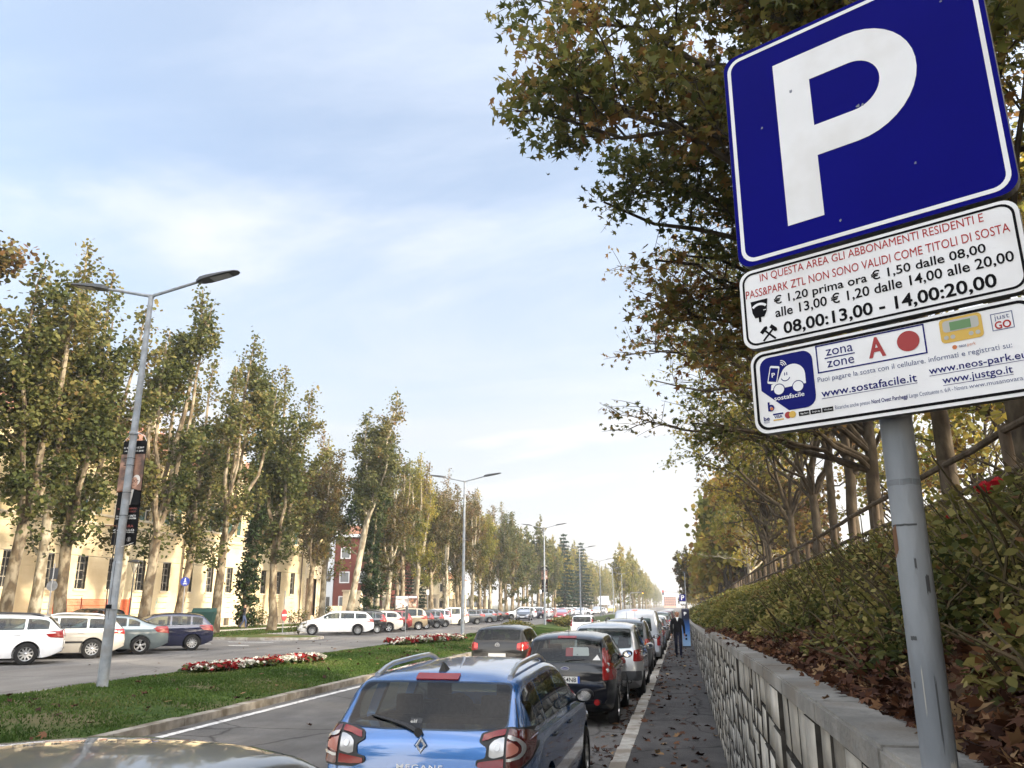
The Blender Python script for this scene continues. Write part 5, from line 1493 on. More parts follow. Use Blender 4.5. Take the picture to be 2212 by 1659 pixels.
for k, (x, y) in enumerate(((-22, -38), (-17, -44), (-12.5, -36), (-8, -47), (-4, -40), (.5, -46), (3.5, -38))):  # unseen trees added across the street to darken reflections in the car tails
    plant_tree('plane_tree', *FAR[k % 3], x, y, gz(x, y), 'unseen plane tree added behind the photographer to darken reflections', bark, LG, 'plane trees added behind the photographer to darken reflections', k * 1.3, 1.0)
for k in range(9):
    y = -46 + k * 7.4
    plant_tree('plane_tree', *FAR[k % 3], -28, y, gz(-28, y) + .1, 'upright plane tree on the left behind the photographer', bark, LG, 'plane trees on the left behind the photographer', r.uniform(0, 6), r.uniform(.9, 1.05))

# --- thicket of roses over the slope: beyond counting, one mass
def thicket(name, y0, y1, leaf, per_m2, h, rng, bush=.55, mat_=None, t0=.075, tmpl=OVAL):
    n = int((y1 - y0) * 4.2 * per_m2)
    area = (y1 - y0) * 4.0; nb_ = int(area / (bush * bush * .75))
    cyb = rng.uniform(y0, y1, nb_); ctb = rng.uniform(t0, .92, nb_); hb = h * rng.uniform(.55, 1.25, nb_) * np.clip((ctb - t0) / .14 + .5, .5, 1) * np.clip((1.02 - ctb) / .40, .28, 1); tb = rng.uniform(.15, .75, nb_)
    i = rng.randint(0, nb_, n)
    d = rng.normal(size=(n, 3)); d /= np.linalg.norm(d, axis=1, keepdims=True); rad = rng.uniform(.12, 1.0, n) ** .5
    yy = cyb[i] + d[:, 1] * rad * bush * .8
    x0 = .60 + .0115 * yy; w = 4.0
    xx = x0 + ctb[i] * w + d[:, 0] * rad * bush * .75
    ok = (xx > x0 + .06); xx, yy, i, d, rad = xx[ok], yy[ok], i[ok], d[ok], rad[ok]
    zz_ = np.array([bankz(a, b) for a, b in zip(xx, yy)]) + np.abs(d[:, 2]) * rad * hb[i] + rng.uniform(0, .06, len(xx))
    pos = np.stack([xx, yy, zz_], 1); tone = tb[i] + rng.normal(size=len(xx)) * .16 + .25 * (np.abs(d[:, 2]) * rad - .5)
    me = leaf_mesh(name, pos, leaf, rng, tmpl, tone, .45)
    o = link(name, me, None, mat_); o['kind'] = 'stuff'
    return list(zip(cyb, ctb, hb))
LROSE = leafmat('rose leaves', [(0, (.032, .044, .013)), (.3, (.085, .092, .026)), (.6, (.19, .175, .052)), (.82, (.32, .27, .095)), (1, (.17, .08, .034))], .38, .6)
LHED = leafmat('slope shrub leaves', [(0, (.045, .055, .015)), (.4, (.125, .125, .032)), (.7, (.22, .20, .052)), (1, (.20, .115, .042))], .35, .6)
rg = np.random.RandomState(5)
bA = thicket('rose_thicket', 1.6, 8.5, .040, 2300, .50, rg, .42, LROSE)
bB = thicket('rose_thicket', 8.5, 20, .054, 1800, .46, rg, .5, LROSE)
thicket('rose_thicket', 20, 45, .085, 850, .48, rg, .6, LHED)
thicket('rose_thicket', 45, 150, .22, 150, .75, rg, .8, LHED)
# canes of the nearer roses
cane = noisy('rose cane', (.045, .04, .02), (.10, .075, .045), 20, .8)
mb = MB(); r = random.Random(9)
for (cy_, ct, h) in bA + bB[:160]:
    if cy_ > 14: continue
    for q in range(7):
        x = .60 + kx(cy_) + ct * 4.0 + r.uniform(-.2, .2); y = cy_ + r.uniform(-.2, .2); z = bankz(x, y)
        a = r.uniform(0, 6.28); l = h * r.uniform(.7, 1.15)
        mb.tube([(x, y, z - .05), (x + math.cos(a) * .1, y + math.sin(a) * .1, z + l * .55), (x + math.cos(a) * .28, y + math.sin(a) * .28, z + l)], [.008, .006, .003], 4, cap=False)
o = mb.obj('rose_canes', cane); o['kind'] = 'stuff'

# --- fallen leaves: on the slope, along the kerb and pavement, on the lawn
LF = leafmat('fallen leaves', [(0, (.028, .012, .008)), (.4, (.07, .029, .016)), (.72, (.125, .058, .030)), (.93, (.24, .15, .075)), (1, (.36, .26, .14))], .1, .7)
def litter(name, P, size, rng, flat=.35, tm=STARS):
    me = leaf_mesh(name, np.array(P), size, rng, tm, rng.uniform(0, 1, len(P)) ** 1.5, .35, flat); o = link(name, me, None, LF); o['kind'] = 'stuff'
P = []
for _ in range(14000):
    y = 1.5 + 22 * r.random() ** 1.5; t = r.random() ** 2.2 * .55; x = .58 + kx(y) + t * 4.0; P.append((x, y, bankz(x, y) + .02 + r.random() * .05))
for _ in range(70):
    y = 2 + 20 * r.random(); x = .42 + kx(y) + r.uniform(.0, .19); P.append((x, y, walltop(y if y < 15.2 else y) + .012))
litter('slope_leaf_litter', P, .054, rg, .6)
P = []
for _ in range(420):
    y = 4 + 55 * r.random() ** 1.3; x = r.uniform(-.75, .40) + kx(y); P.append((x, y, gz(x, y) + .132))
for _ in range(900):
    y = 5 + 70 * r.random(); x = -.99 - abs(r.gauss(0, .22)) + kx(y); P.append((x, y, gz(x, y) + .015))
for _ in range(160):
    y = 5 + 70 * r.random(); x = -.80 + abs(r.gauss(0, .16)) + kx(y); P.append((x, y, gz(x, y) + .132))
for _ in range(60):
    y = 9 + 40 * r.random(); x = r.uniform(-7.6, -1.2); P.append((x, y, gz(x, y) + .015))
litter('pavement_leaf_litter', P, .13, rg, .28)
P = []
for _ in range(260):
    y = 9 + 45 * r.random(); x = r.uniform(-12.4, -8.3); P.append((x, y, medat(x, y) + .05))
for _ in range(1800):
    y = 18 + 75 * r.random(); x = r.choice((r.uniform(-35, -31.3), r.uniform(-29, -24.5))); P.append((x, y, gz(x, y) + .14))
for _ in range(120):
    y = 20 + 75 * r.random(); x = r.uniform(-24, -12.9); P.append((x, y, gz(x, y) + .025))
litter('lawn_leaf_litter', P, .15, rg, .3)
# --- mown grass of the median
n = 150000
yy = 7 + 60 * rg.random_sample(n) ** 1.5; xx = rg.uniform(-12.62, -8.18, n); tt = (xx + 12.6) / 4.4
zz0 = np.array([medz(a, b, c) for a, b, c in zip(xx, yy, tt)])
wv = .010 + .0006 * yy; hv = rg.uniform(.02, .05, n); an = rg.uniform(0, 6.28, n)
dx, dy = np.cos(an) * wv, np.sin(an) * wv
V = np.empty((n, 3, 3)); V[:, 0] = np.stack([xx - dx, yy - dy, zz0 - .01], 1); V[:, 1] = np.stack([xx + dx, yy + dy, zz0 - .01], 1)
V[:, 2] = np.stack([xx + rg.normal(size=n) * .022, yy + rg.normal(size=n) * .022, zz0 + hv], 1)
LGR = leafmat('grass blades', [(0, (.024, .052, .009)), (.5, (.052, .095, .018)), (.82, (.095, .135, .032)), (1, (.18, .155, .07))], .3, .7)
keep = rg.random_sample(n) < np.clip(.62 + .5 * np.sin(xx * 2.1 + yy * .8) * np.sin(yy * 1.7 - xx * 1.1) + .35 * np.sin(yy * .31 + 1) + .3, .22, 1) * np.where(xx > -8.5, .55, 1)
xx, yy, V = xx[keep], yy[keep], V[keep]; n = len(xx)
patch = .52 + .28 * np.sin(xx * 1.3 + yy * .37) * np.sin(yy * .9 - xx * .5) + rg.normal(size=n) * .16
me = np_mesh('grass_blades', V.reshape(-1, 3), np.arange(n * 3).reshape(n, 3), np.clip(patch, 0, 1))
o = link('grass_blades', me, None, LGR); o['kind'] = 'stuff'
n = 45000
yy = 20 + 70 * rg.random_sample(n) ** 1.4; xx = np.where(rg.random_sample(n) < .6, rg.uniform(-29.2, -24.2, n), rg.uniform(-35.2, -31.2, n))
ok = ~((yy > 34.4) & (yy < 40.4) & (xx > -29.3)); xx, yy = xx[ok], yy[ok]; n = len(xx)
zz0 = np.array([gz(a, b) for a, b in zip(xx, yy)]) + .11
an = rg.uniform(0, 6.28, n); dx, dy = np.cos(an) * .035, np.sin(an) * .035
V = np.empty((n, 3, 3)); V[:, 0] = np.stack([xx - dx, yy - dy, zz0], 1); V[:, 1] = np.stack([xx + dx, yy + dy, zz0], 1); V[:, 2] = np.stack([xx + rg.normal(size=n) * .03, yy + rg.normal(size=n) * .03, zz0 + rg.uniform(.03, .10, n)], 1)
me = np_mesh('verge_blades', V.reshape(-1, 3), np.arange(n * 3).reshape(n, 3), np.clip(.55 + rg.normal(size=n) * .22, 0, 1))
o = link('verge_grass', me, None, LGR); o['kind'] = 'stuff'

# --- begonia beds on the median, and clipped shrubs
FR = leafmat('red bedding flowers', [(0, (.10, .012, .010)), (.6, (.26, .016, .018)), (1, (.42, .04, .04))], .2)
FW = leafmat('white bedding flowers', [(0, (.38, .36, .29)), (1, (.74, .71, .63))], .2)
FG = leafmat('bedding plant leaves', [(0, (.03, .05, .015)), (.6, (.06, .09, .02)), (1, (.09, .04, .025))], .2)
def flowerbed(x0, y0, x1, y1, w, h, label, seed, leaf=.07, n=5200):
    rng = np.random.RandomState(seed)
    L = math.hypot(x1 - x0, y1 - y0); ux, uy = (x1 - x0) / L, (y1 - y0) / L
    root = empty('flower_bed', ((x0 + x1) / 2, (y0 + y1) / 2, medat((x0 + x1) / 2, (y0 + y1) / 2)), 0, label, 'flower bed', 'begonia beds on the median')
    for nm, k, m_, sz in (('foliage', 1.2, FG, leaf * 1.1), ('red_flowers', .8, FR, leaf), ('white_flowers', .9, FW, leaf)):
        c = int(n * k / 12); cu = rng.uniform(0, 1, c); cv = rng.uniform(-1, 1, c)
        band = np.sin(cu * L * 3.4 + cv * 1.1)
        if nm == 'red_flowers': ok = band > -.15
        elif nm == 'white_flowers': ok = band < .25
        else: ok = band > -2
        cu, cv = cu[ok], cv[ok]
        ok = (np.abs(cu - .5) * 2) ** 6 + np.abs(cv) ** 4 < 1.05; cu, cv = cu[ok], cv[ok]
        m2 = 12 if nm != 'foliage' else 9
        U = np.repeat(cu * L, m2); Vv = np.repeat(cv * w / 2, m2)
        d = rng.normal(size=(len(U), 3)); d /= np.linalg.norm(d, axis=1, keepdims=True)
        hh = np.repeat(h * rng.uniform(.6, 1.15, len(cu)), m2)
        U = U + d[:, 0] * .11; Vv = Vv + d[:, 1] * .11
        px = x0 + ux * U - uy * Vv; py = y0 + uy * U + ux * Vv
        pz = np.array([medat(a, b) for a, b in zip(px, py)]) + hh * (.55 + .45 * np.abs(d[:, 2])) * (.75 if nm == 'foliage' else 1)
        pos = np.stack([px - root.location.x, py - root.location.y, pz - root.location.z], 1)
        link(nm, leaf_mesh(nm, pos, sz, rng, HEX, rng.uniform(0, 1, len(pos)), .5), root, m_)
flowerbed(-11.9, 19.4, -10.9, 24.6, .95, .22, 'nearest red and white flower bed, right of the banner lamp post', 1, .085)
flowerbed(-11.9, 35.0, -10.9, 42.0, 1.5, .27, 'second red and white flower bed, behind the blue car roof', 2, .10)
flowerbed(-11.3, 79.5, -10.7, 88, 1.5, .4, 'far pale flower bed beyond the third lamp post', 3, .16, 2600)
def shrub(x, y, z, rad, h, label, seed, m_, leaf=.09, n=2600, cat='shrub', name='shrub'):
    rng = np.random.RandomState(seed); root = empty(name, (x, y, z), 0, label, cat)
    d = rng.normal(size=(n, 3)); d /= np.linalg.norm(d, axis=1, keepdims=True); q = rng.uniform(.45, 1, n)[:, None] * d
    lump = 1 + .22 * np.sin(d[:, 0] * 5 + seed) * np.sin(d[:, 1] * 4 + 1)
    pos = q * np.array([rad, rad, h * .55]) * lump[:, None] + np.array([0, 0, h * .5])
    ok = pos[:, 2] > .03
    link('foliage', leaf_mesh('foliage', pos[ok], leaf, rng, OVAL, rng.uniform(0, .9, ok.sum()), .3), root, m_)
    mb = MB()
    for k in range(7):
        a = k * .9; mb.tube([(0, 0, -.05), (math.cos(a) * rad * .3, math.sin(a) * rad * .3, h * .4), (math.cos(a) * rad * .7, math.sin(a) * rad * .7, h * .75)], [.02, .014, .006], 5)
    mb.obj('stems', cane, root)
shrub(-9.6, 51.5, medat(-9.6, 51.5), 1.0, .85, 'rounded green shrub on the median ahead of the dark grey hatchback', 3, LROSE, .12)
shrub(-10.4, 54.5, medat(-10.4, 54.5), 0.8, .6, 'smaller shrub just behind the rounded one on the median', 4, LROSE, .12)
shrub(-9.4, 73.5, medat(-9.4, 73.5), 1.1, .85, 'olive shrub on the median beside the white hatchback far ahead', 6, LROSE, .15)
shrub(-22.6, 48.3, gz(-22.6, 48.3) + .1, .75, 1.5, 'small twiggy shrub at the foot of the no entry sign', 7, LG, .12, 420)
shrub(-32.2, 61.2, gz(-32, 61) + .1, .9, 1.5, 'leafy suckers at the foot of the ivy clad trunk', 8, LG, .13, 700)
shrub(-33.5, 77.0, gz(-33, 77) + .1, 1.0, 1.8, 'green bush at the corner of the cream building', 9, LK, .15, 900)
for k, (y, x) in enumerate(((90, -35.2), (96, -35.4), (103, -35.2))):
    shrub(x, y, gz(x, y) + .1, 1.1, 1.5, ['green bush left of the gate pillars', 'green bush below the gate pillars', 'green bush by the railings'][k], 20 + k, LK, .16, 900)
# the single rose bush close to the camera at the right edge, with its red bloom
rbx, rby = 1.80, 5.0; rbz = bankz(rbx, rby)
root = empty('rose_bush', (rbx, rby, rbz), 0, 'near rose bush at the right edge with one red bloom and pale green leaves', 'rose bush')
rng = np.random.RandomState(66); pts = []; mb = MB(); tn = []
for k in range(26):
    a = rng.uniform(0, 6.28); l = rng.uniform(.28, .58); e = np.array([math.cos(a) * .55 * rng.uniform(.3, 1), math.sin(a) * .6 * rng.uniform(.3, 1), l])
    mb.tube([(0, 0, -.05), tuple(e * np.array([.35, .35, .55])), tuple(e)], [.009, .007, .003], 5, cap=False)
    m_ = 46; t = rng.uniform(.3, 1.05, m_)[:, None]; pts.append(e[None] * t * np.array([1, 1, .95]) + rng.normal(size=(m_, 3)) * .07); tn.append(rng.uniform(.3, .9) + rng.normal(size=m_) * .12)
mb.obj('canes', cane, root)
link('leaves', leaf_mesh('leaves', np.concatenate(pts), .062, rng, OVAL, np.concatenate(tn), .4), root, LROSE)
pet = mat('red rose petal', (.42, .008, .022), .45)
for k, (px, py, pz, s) in enumerate(((-.10, -.22, .46, .062), (-.01, -.16, .50, .052), (-.26, -.1, .34, .024))):
    mb = MB()
    for q in range(22):
        a = q * 2.4; rr_ = s * (.25 + .75 * q / 22); tl = .25 + 1.0 * q / 22
        n_ = Vector((math.cos(a), math.sin(a), 0)); u = Vector((-math.sin(a), math.cos(a), 0)); up = Vector((0, 0, 1))
        b = n_ * rr_ * .45; o_ = n_ * rr_ * tl + up * s * (1.0 - .6 * q / 22)
        c = Vector((px, py, pz)); w_ = s * .5
        V = [c + b - u * w_ * .4, c + b + u * w_ * .4, c + o_ * .8 + u * w_, c + o_ + u * w_ * .4 + up * s * .12, c + o_ - u * w_ * .4 + up * s * .12, c + o_ * .8 - u * w_]
        mb.add([v[:] for v in V], [(0, 1, 2, 3, 4, 5)])
    mb.obj('bloom' if k < 2 else 'bud', pet, root)
# ---------------------------------------------------------------- the parking sign close to the camera
galv = noisy('galvanised steel', (.17, .19, .215), (.29, .315, .34), 9, .6, 9, .15, 60, metal=.15, c3=(.12, .125, .13), s3=5, stretch=(1, 1, .3))
signblue = noisy('sign blue', (.0008, .001, .16), (.001, .0015, .185), 3, .5, 6); signblue.node_tree.nodes['Principled BSDF'].inputs['Specular IOR Level'].default_value = .05
signwhite = noisy('sign white', (.78, .80, .83), (.84, .86, .89), 6, .4, 6, c3=(.74, .75, .76), s3=5)
signback = noisy('sign back grey', (.16, .165, .17), (.24, .245, .25), 5, .5, metal=.4)
signred = mat('sign red lettering', (.42, .035, .035), .6, spec=.1)
navy = mat('navy print', (.006, .010, .15), .6, spec=.1)
deepred = mat('deep red print', (.33, .012, .012), .5)
slate = mat('slate print', (.09, .12, .25), .5)
yel = mat('yellow print', (.62, .40, .06), .5)
greenlcd = mat('green display print', (.09, .22, .07), .4)
_h = text_mesh('H'); _P = [v.co.y for v in _h.vertices]; CAPH = max(_P) - min(_P); bpy.data.meshes.remove(_h)
LAST = [None]
def wrap_text(t_, o, off=.004):
    # lay lettering onto the curved tail of a car
    for v in o.data.vertices: v.co.y = backy(t_, v.co.x, v.co.z) - off
def text_on(parent, name, body, x0, x1, base, cap, m, y=-.0016, bold=0.0, spacing=1.0, rx=math.pi / 2, mtx=None):
    """one line of lettering: left and right ends, baseline and capital height, on the plane y of its parent"""
    c = bpy.data.curves.new('lettering', 'FONT'); c.body = body; c.size = 1.0; c.offset = bold; c.resolution_u = 3; c.space_character = spacing
    o = bpy.data.objects.new('lettering', c); COL.objects.link(o)
    dg = bpy.context.evaluated_depsgraph_get(); me = bpy.data.meshes.new_from_object(o.evaluated_get(dg))
    bpy.data.objects.remove(o); bpy.data.curves.remove(c)
    P = np.empty(len(me.vertices) * 3, dtype=np.float32); me.vertices.foreach_get('co', P); P = P.reshape(-1, 3)
    lo, hi = P[:, 0].min(), P[:, 0].max()
    Q = np.empty_like(P)
    Q[:, 0] = x0 + (P[:, 0] - lo) / (hi - lo) * (x1 - x0); Q[:, 2] = base + P[:, 1] * cap / CAPH; Q[:, 1] = y
    me.vertices.foreach_set('co', Q.ravel()); me.materials.clear(); me.update(); me.name = name
    LAST[0] = link(name, me, parent, m); return LAST[0]
def rrect(x0, x1, z0, z1, r, n=6):
    P = []
    for cx_, cz_, a0 in ((x1 - r, z1 - r, 0), (x0 + r, z1 - r, 90), (x0 + r, z0 + r, 180), (x1 - r, z0 + r, 270)):
        for k in range(n + 1): a = R(a0 + 90 * k / n); P.append((cx_ + r * math.cos(a), cz_ + r * math.sin(a)))
    return P
def ring(mb, A, B, y, mi=0):
    n = len(A); o = [(p[0], y, p[1]) for p in A] + [(p[0], y, p[1]) for p in B]
    mb.add(o, [(i, (i + 1) % n, (i + 1) % n + n, i + n) for i in range(n)], mi)
def face(mb, P, y, mi=0): mb.add([(p[0], y, p[1]) for p in P], [tuple(range(len(P)))], mi)
def circ(cx_, cz_, r, n=24, a0=0, a1=360, ry=None): return [(cx_ + r * math.cos(R(a0 + (a1 - a0) * k / n)), cz_ + (ry or r) * math.sin(R(a0 + (a1 - a0) * k / n))) for k in range(n + (0 if a1 - a0 == 360 else 1))]
def rect(x0, x1, z0, z1): return [(x0, z0), (x1, z0), (x1, z1), (x0, z1)]

def big_p(parent, y=-.0018):
    mb = MB(); n = 20
    face(mb, rect(-.169, -.083, -.225, .222), y)
    out = [(-.083, .222)] + [(.010 + .143 * math.cos(R(a)), .077 + .145 * math.sin(R(a))) for a in np.linspace(90, -90, n)] + [(-.083, -.068)]
    inn = [(-.083, .142)] + [(.010 + .064 * math.cos(R(a)), .0775 + .0645 * math.sin(R(a))) for a in np.linspace(90, -90, n)] + [(-.083, .013)]
    m_ = len(out); mb.add([(p[0], y, p[1]) for p in out + inn], [(i, i + 1, i + 1 + m_, i + m_) for i in range(m_ - 1)])
    mb.obj('letter', signwhite, parent)

SX, SY, SZ = .4662, 1.7727, 3.0994
sgn = empty('parking_sign', (SX + .0545 * .485, SY + .0545 * .875, walltop(1.8) - .4), R(-29.0), 'large blue parking sign over two white text plates on a grey pole close by', 'sign')
ps = MB(); zb = sgn.location.z
ps.tube([(0, 0, 0), (0, 0, SZ + .28 - zb)], .0325, 24); ps.lathe([(.034, SZ + .28 - zb), (.034, SZ + .30 - zb), (.0001, SZ + .305 - zb)], 'z', 24)
ps.obj('pole', galv, sgn, smooth=True)
def pole_patch(name, z, h, a0, a1, m):
    # a stain or scrap of old sticker lying on the pole; angles measured round it, 270 faces the road
    mb = MB(); n = 7; rr_ = random.Random(int(z * 1000)); A = []; B = []
    for k in range(n + 1):
        a = R(a0 + (a1 - a0) * k / n); j = rr_.uniform(-.18, .18) * h
        A.append((.0331 * math.cos(a), .0331 * math.sin(a), z - zb + j)); B.append((.0331 * math.cos(a), .0331 * math.sin(a), z - zb + h + j * .6))
    mb.add(A + B, [(i, i + 1, i + n + 2, i + n + 1) for i in range(n)]); mb.obj(name, m, sgn)
stain_d = mat('dark stain', (.07, .075, .08), .8); stain_l = mat('pale scuff', (.34, .34, .32), .8); stain_r = mat('rust stain', (.16, .09, .055), .9); band_m = noisy('old glue band', (.15, .165, .185), (.20, .215, .235), 30, .7)
for z, h, a0, a1, m_ in ((2.10, .055, 200, 235, stain_r), (2.155, .004, 215, 310, stain_d), (2.07, .02, 285, 292, stain_d), (2.02, .035, 315, 330, stain_d), (1.74, .12, 300, 306, stain_d), (1.80, .08, 262, 266, stain_l), (1.66, .05, 318, 345, stain_l), (2.24, .012, 190, 350, band_m), (1.62, .018, 190, 350, band_m), (1.93, .008, 240, 262, stain_d), (1.84, .012, 225, 233, stain_d)):
    pole_patch('stain', z, h, a0, a1, m_)
def plate_at(name, P, m, label=None):
    mb = MB(); mb.prism(P, 'y', 0, .022); o = mb.obj(name, [signback], sgn)
    o.location = (0, -.0545, SZ - zb); o.rotation_euler = (R(-1.85), R(-.66), 0); o.scale = (1, 1, 1.0145)
    f = MB(); face(f, [(p[0] * .9985, p[1]) for p in P], -.0006); f.obj('face', m, o)
    if label: o['label'] = label
    return o
p1 = plate_at('plate', rrect(-.30, .30, -.30, .30, .035), signblue, 'square blue plate with a large white P')
mb = MB(); ring(mb, rrect(-.2895, .2895, -.2895, .2895, .035), rrect(-.280, .280, -.280, .280, .027), -.0016); mb.obj('border', signwhite, p1)
big_p(p1)
mb = MB(); r_ = random.Random(3)
for cx_, cz_, s_ in ((-.21, .06, .0035), (-.13, .13, .004), (.02, .02, .0045), (.03, .018, .003), (.12, -.17, .003), (-.05, -.25, .003), (.22, .2, .0025)):
    face(mb, [(cx_ + s_ * r_.uniform(.4, 1.3) * math.cos(R(a)), cz_ + s_ * r_.uniform(.5, 1.6) * math.sin(R(a))) for a in range(0, 360, 45)], -.0021)
mb.obj('scuff', mat('sign scuff', (.22, .24, .30), .8), p1)
p2 = plate_at('plate', rrect(-.302, .29, -.508, -.311, .03), signwhite, 'white plate with red and black parking times')
mb = MB(); ring(mb, rrect(-.294, .282, -.501, -.318, .026), rrect(-.289, .277, -.496, -.323, .022), -.0014); mb.obj('border', ink, p2)
text_on(p2, 'lettering', 'IN QUESTA AREA GLI ABBONAMENTI RESIDENTI E', -.249, .227, -.345, .0185, signred)
text_on(p2, 'lettering', 'PASS&PARK ZTL NON SONO VALIDI COME TITOLI DI SOSTA', -.287, .269, -.381, .0195, signred)
text_on(p2, 'lettering', '€ 1,20 prima ora € 1,50 dalle 08,00', -.220, .222, -.411, .019, ink, bold=.014)
text_on(p2, 'lettering', 'alle 13,00 € 1,20 dalle 14,00 alle 20,00', -.219, .267, -.443, .0215, ink, bold=.014)
text_on(p2, 'lettering', '08,00:13,00 - 14,00:20,00', -.203, .231, -.487, .027, ink, bold=.022)
mb = MB()
face(mb, [(-.277, -.391), (-.235, -.391), (-.239, -.421), (-.246, -.434), (-.268, -.434), (-.274, -.421)], -.0016)
face(mb, rect(-.260, -.254, -.446, -.434), -.0016)
mb.obj('meter_symbol', ink, p2)
mb = MB(); A = circ(-.256, -.424, .026, 10, 45, 135); B = circ(-.256, -.424, .020, 10, 45, 135)
mb.add([(p[0], -.0022, p[1]) for p in A + B], [(i, i + 1, i + 12, i + 11) for i in range(10)]); face(mb, rect(-.247, -.240, -.419, -.417), -.0022)
mb.obj('meter_dial', signwhite, p2)
mb = MB()
for s in (-1, 1):
    c_, s_ = math.cos(R(45 * s)), math.sin(R(45 * s)); ce = (-.238, -.479)
    def Q(u, v): return (ce[0] + u * c_ - v * s_, ce[1] + u * s_ + v * c_)
    face(mb, [Q(-.0023, -.021), Q(.0023, -.021), Q(.0023, .014), Q(-.0023, .014)], -.0016 - .0002 * s)
    face(mb, [Q(-.010, .012), Q(.008, .012), Q(.011, .017), Q(.006, .021), Q(-.010, .021)], -.0016 - .0002 * s)
mb.obj('hammers_symbol', ink, p2)
p3 = plate_at('plate', rrect(-.290, .29, -.712, -.519, .03), signwhite, 'white plate with mobile payment logos and web addresses')
mb = MB(); ring(mb, rrect(-.283, .283, -.705, -.525, .026), rrect(-.277, .277, -.699, -.531, .022), -.0014); mb.obj('border', ink, p3)
# blue badge with a cut corner
mb = MB()
P = [p for p in rrect(-.268, -.145, -.667, -.536, .024) if not (p[0] < -.22 and p[1] < -.62)] 
P = []
for cx_, cz_, a0 in ((-.169, -.560, 0), (-.244, -.560, 90)):
    for k in range(7): a = R(a0 + 15 * k); P.append((cx_ + .024 * math.cos(a), cz_ + .024 * math.sin(a)))
P += [(-.268, -.612), (-.208, -.667)]
for k in range(7): a = R(270 + 15 * k); P.append((-.169 + .024 * math.cos(a), -.643 + .024 * math.sin(a)))
face(mb, P, -.0014); badge = mb.obj('badge', navy, p3)
mb = MB(); y = -.002
body = circ(-.192, -.590, .028, 14, 0, 150) + [(-.228, -.598), (-.243, -.602), (-.245, -.615), (-.164, -.612)]
face(mb, body, y)
for cx_ in (-.226, -.182): face(mb, circ(cx_, -.616, .0118, 18), y - .0008)
mb.obj('car_symbol', signwhite, p3)
mb = MB()
for cx_ in (-.226, -.182): ring(mb, circ(cx_, -.616, .0138, 18), circ(cx_, -.616, .0118, 18), y - .0004)
A = circ(-.209, -.588, .0115, 10, 200, 340); B = circ(-.209, -.588, .0095, 10, 200, 340); mb.add([(p[0], y - .0004, p[1]) for p in A + B], [(i, i + 1, i + 12, i + 11) for i in range(10)])
for cx_ in (-.211, -.206): face(mb, rect(cx_, cx_ + .002, -.586, -.579), y - .0004)
mb.obj('car_symbol_detail', navy, p3)
mb = MB(); c_, s_ = math.cos(R(-14)), math.sin(R(-14))
def ph(P): return [(-.236 + u * c_ - v * s_, -.580 + u * s_ + v * c_) for u, v in P]
face(mb, ph(rrect(-.0115, .0115, -.021, .021, .003, 2)), y - .001); mb.obj('phone_symbol', signwhite, p3)
mb = MB(); face(mb, ph(rect(-.0095, .0095, -.016, .016)), y - .0014); mb.obj('phone_screen', navy, p3)
text_on(p3, 'lettering', 'P', -.240, -.232, -.5855, .010, signwhite, y - .0018, .02)
mb = MB()
for rr_ in (.007, .011, .015):
    A = circ(-.219, -.563, rr_, 8, 5, 85); B = circ(-.219, -.563, rr_ - .0018, 8, 5, 85); mb.add([(p[0], y, p[1]) for p in A + B], [(i, i + 1, i + 10, i + 9) for i in range(8)])
mb.obj('signal_symbol', signwhite, p3)
text_on(p3, 'lettering', 'sostafacile', -.239, -.170, -.640, .010, signwhite, -.002, .01)
mb = MB(); ring(mb, rect(-.136, .089, -.596, -.532), rect(-.133, .086, -.593, -.535), -.0014); face(mb, rect(-.118, -.053, -.566, -.5635), -.0014); mb.obj('zone_box', navy, p3)
text_on(p3, 'lettering', 'zona', -.114, -.056, -.5595, .021, navy); text_on(p3, 'lettering', 'zone', -.114, -.056, -.5865, .021, navy)
text_on(p3, 'lettering', 'A', -.025, .010, -.5825, .041, deepred, bold=.03)
mb = MB(); face(mb, circ(.0555, -.5625, .022, 28), -.0014); mb.obj('red_dot', deepred, p3)
mb = MB(); face(mb, rrect(.117, .194, -.583, -.532, .008, 3), -.0014); mb.obj('payment_device', yel, p3)
mb = MB(); face(mb, rrect(.123, .188, -.561, -.537, .006, 3), -.0018)
for a in (.127, .139, .172, .184): face(mb, circ(a, -.572, .0045, 10), -.0018)
mb.obj('payment_device_panel', mat('grey print', (.42, .43, .40), .5), p3)
mb = MB(); face(mb, rect(.136, .174, -.559, -.541), -.0022); mb.obj('payment_device_display', greenlcd, p3)
mb = MB(); face(mb, circ(.139, -.594, .0045, 12), -.0014); mb.obj('maker_mark', mat('orange print', (.55, .16, .04), .5), p3)
text_on(p3, 'lettering', 'neos', .147, .160, -.5965, .0062, slate, bold=.01); text_on(p3, 'lettering', 'park', .162, .177, -.5965, .0062, mat('orange print', (.55, .16, .04), .5))
mb = MB(); ring(mb, rect(.209, .247, -.577, -.542), rect(.2106, .2454, -.5754, -.5436), -.0014); mb.obj('logo_box', slate, p3)
text_on(p3, 'lettering', 'just', .215, .241, -.555, .010, slate); text_on(p3, 'lettering', 'GO', .214, .242, -.574, .0145, signred, bold=.02)
text_on(p3, 'lettering', 'Puoi pagare la sosta con il cellulare. informati e registrati su:', -.138, .237, -.6155, .0108, slate)
for body_, a, b, z, c in (('www.sostafacile.it', -.133, .062, -.650, .0165), ('www.neos-park.eu', .086, .258, -.6405, .0145), ('www.justgo.it', .108, .231, -.6645, .0145)):
    text_on(p3, 'lettering', body_, a, b, z, c, navy, bold=.008)
    mb = MB(); face(mb, rect(a, b, z - .0042, z - .0032), -.0014); mb.obj('underline', navy, p3)
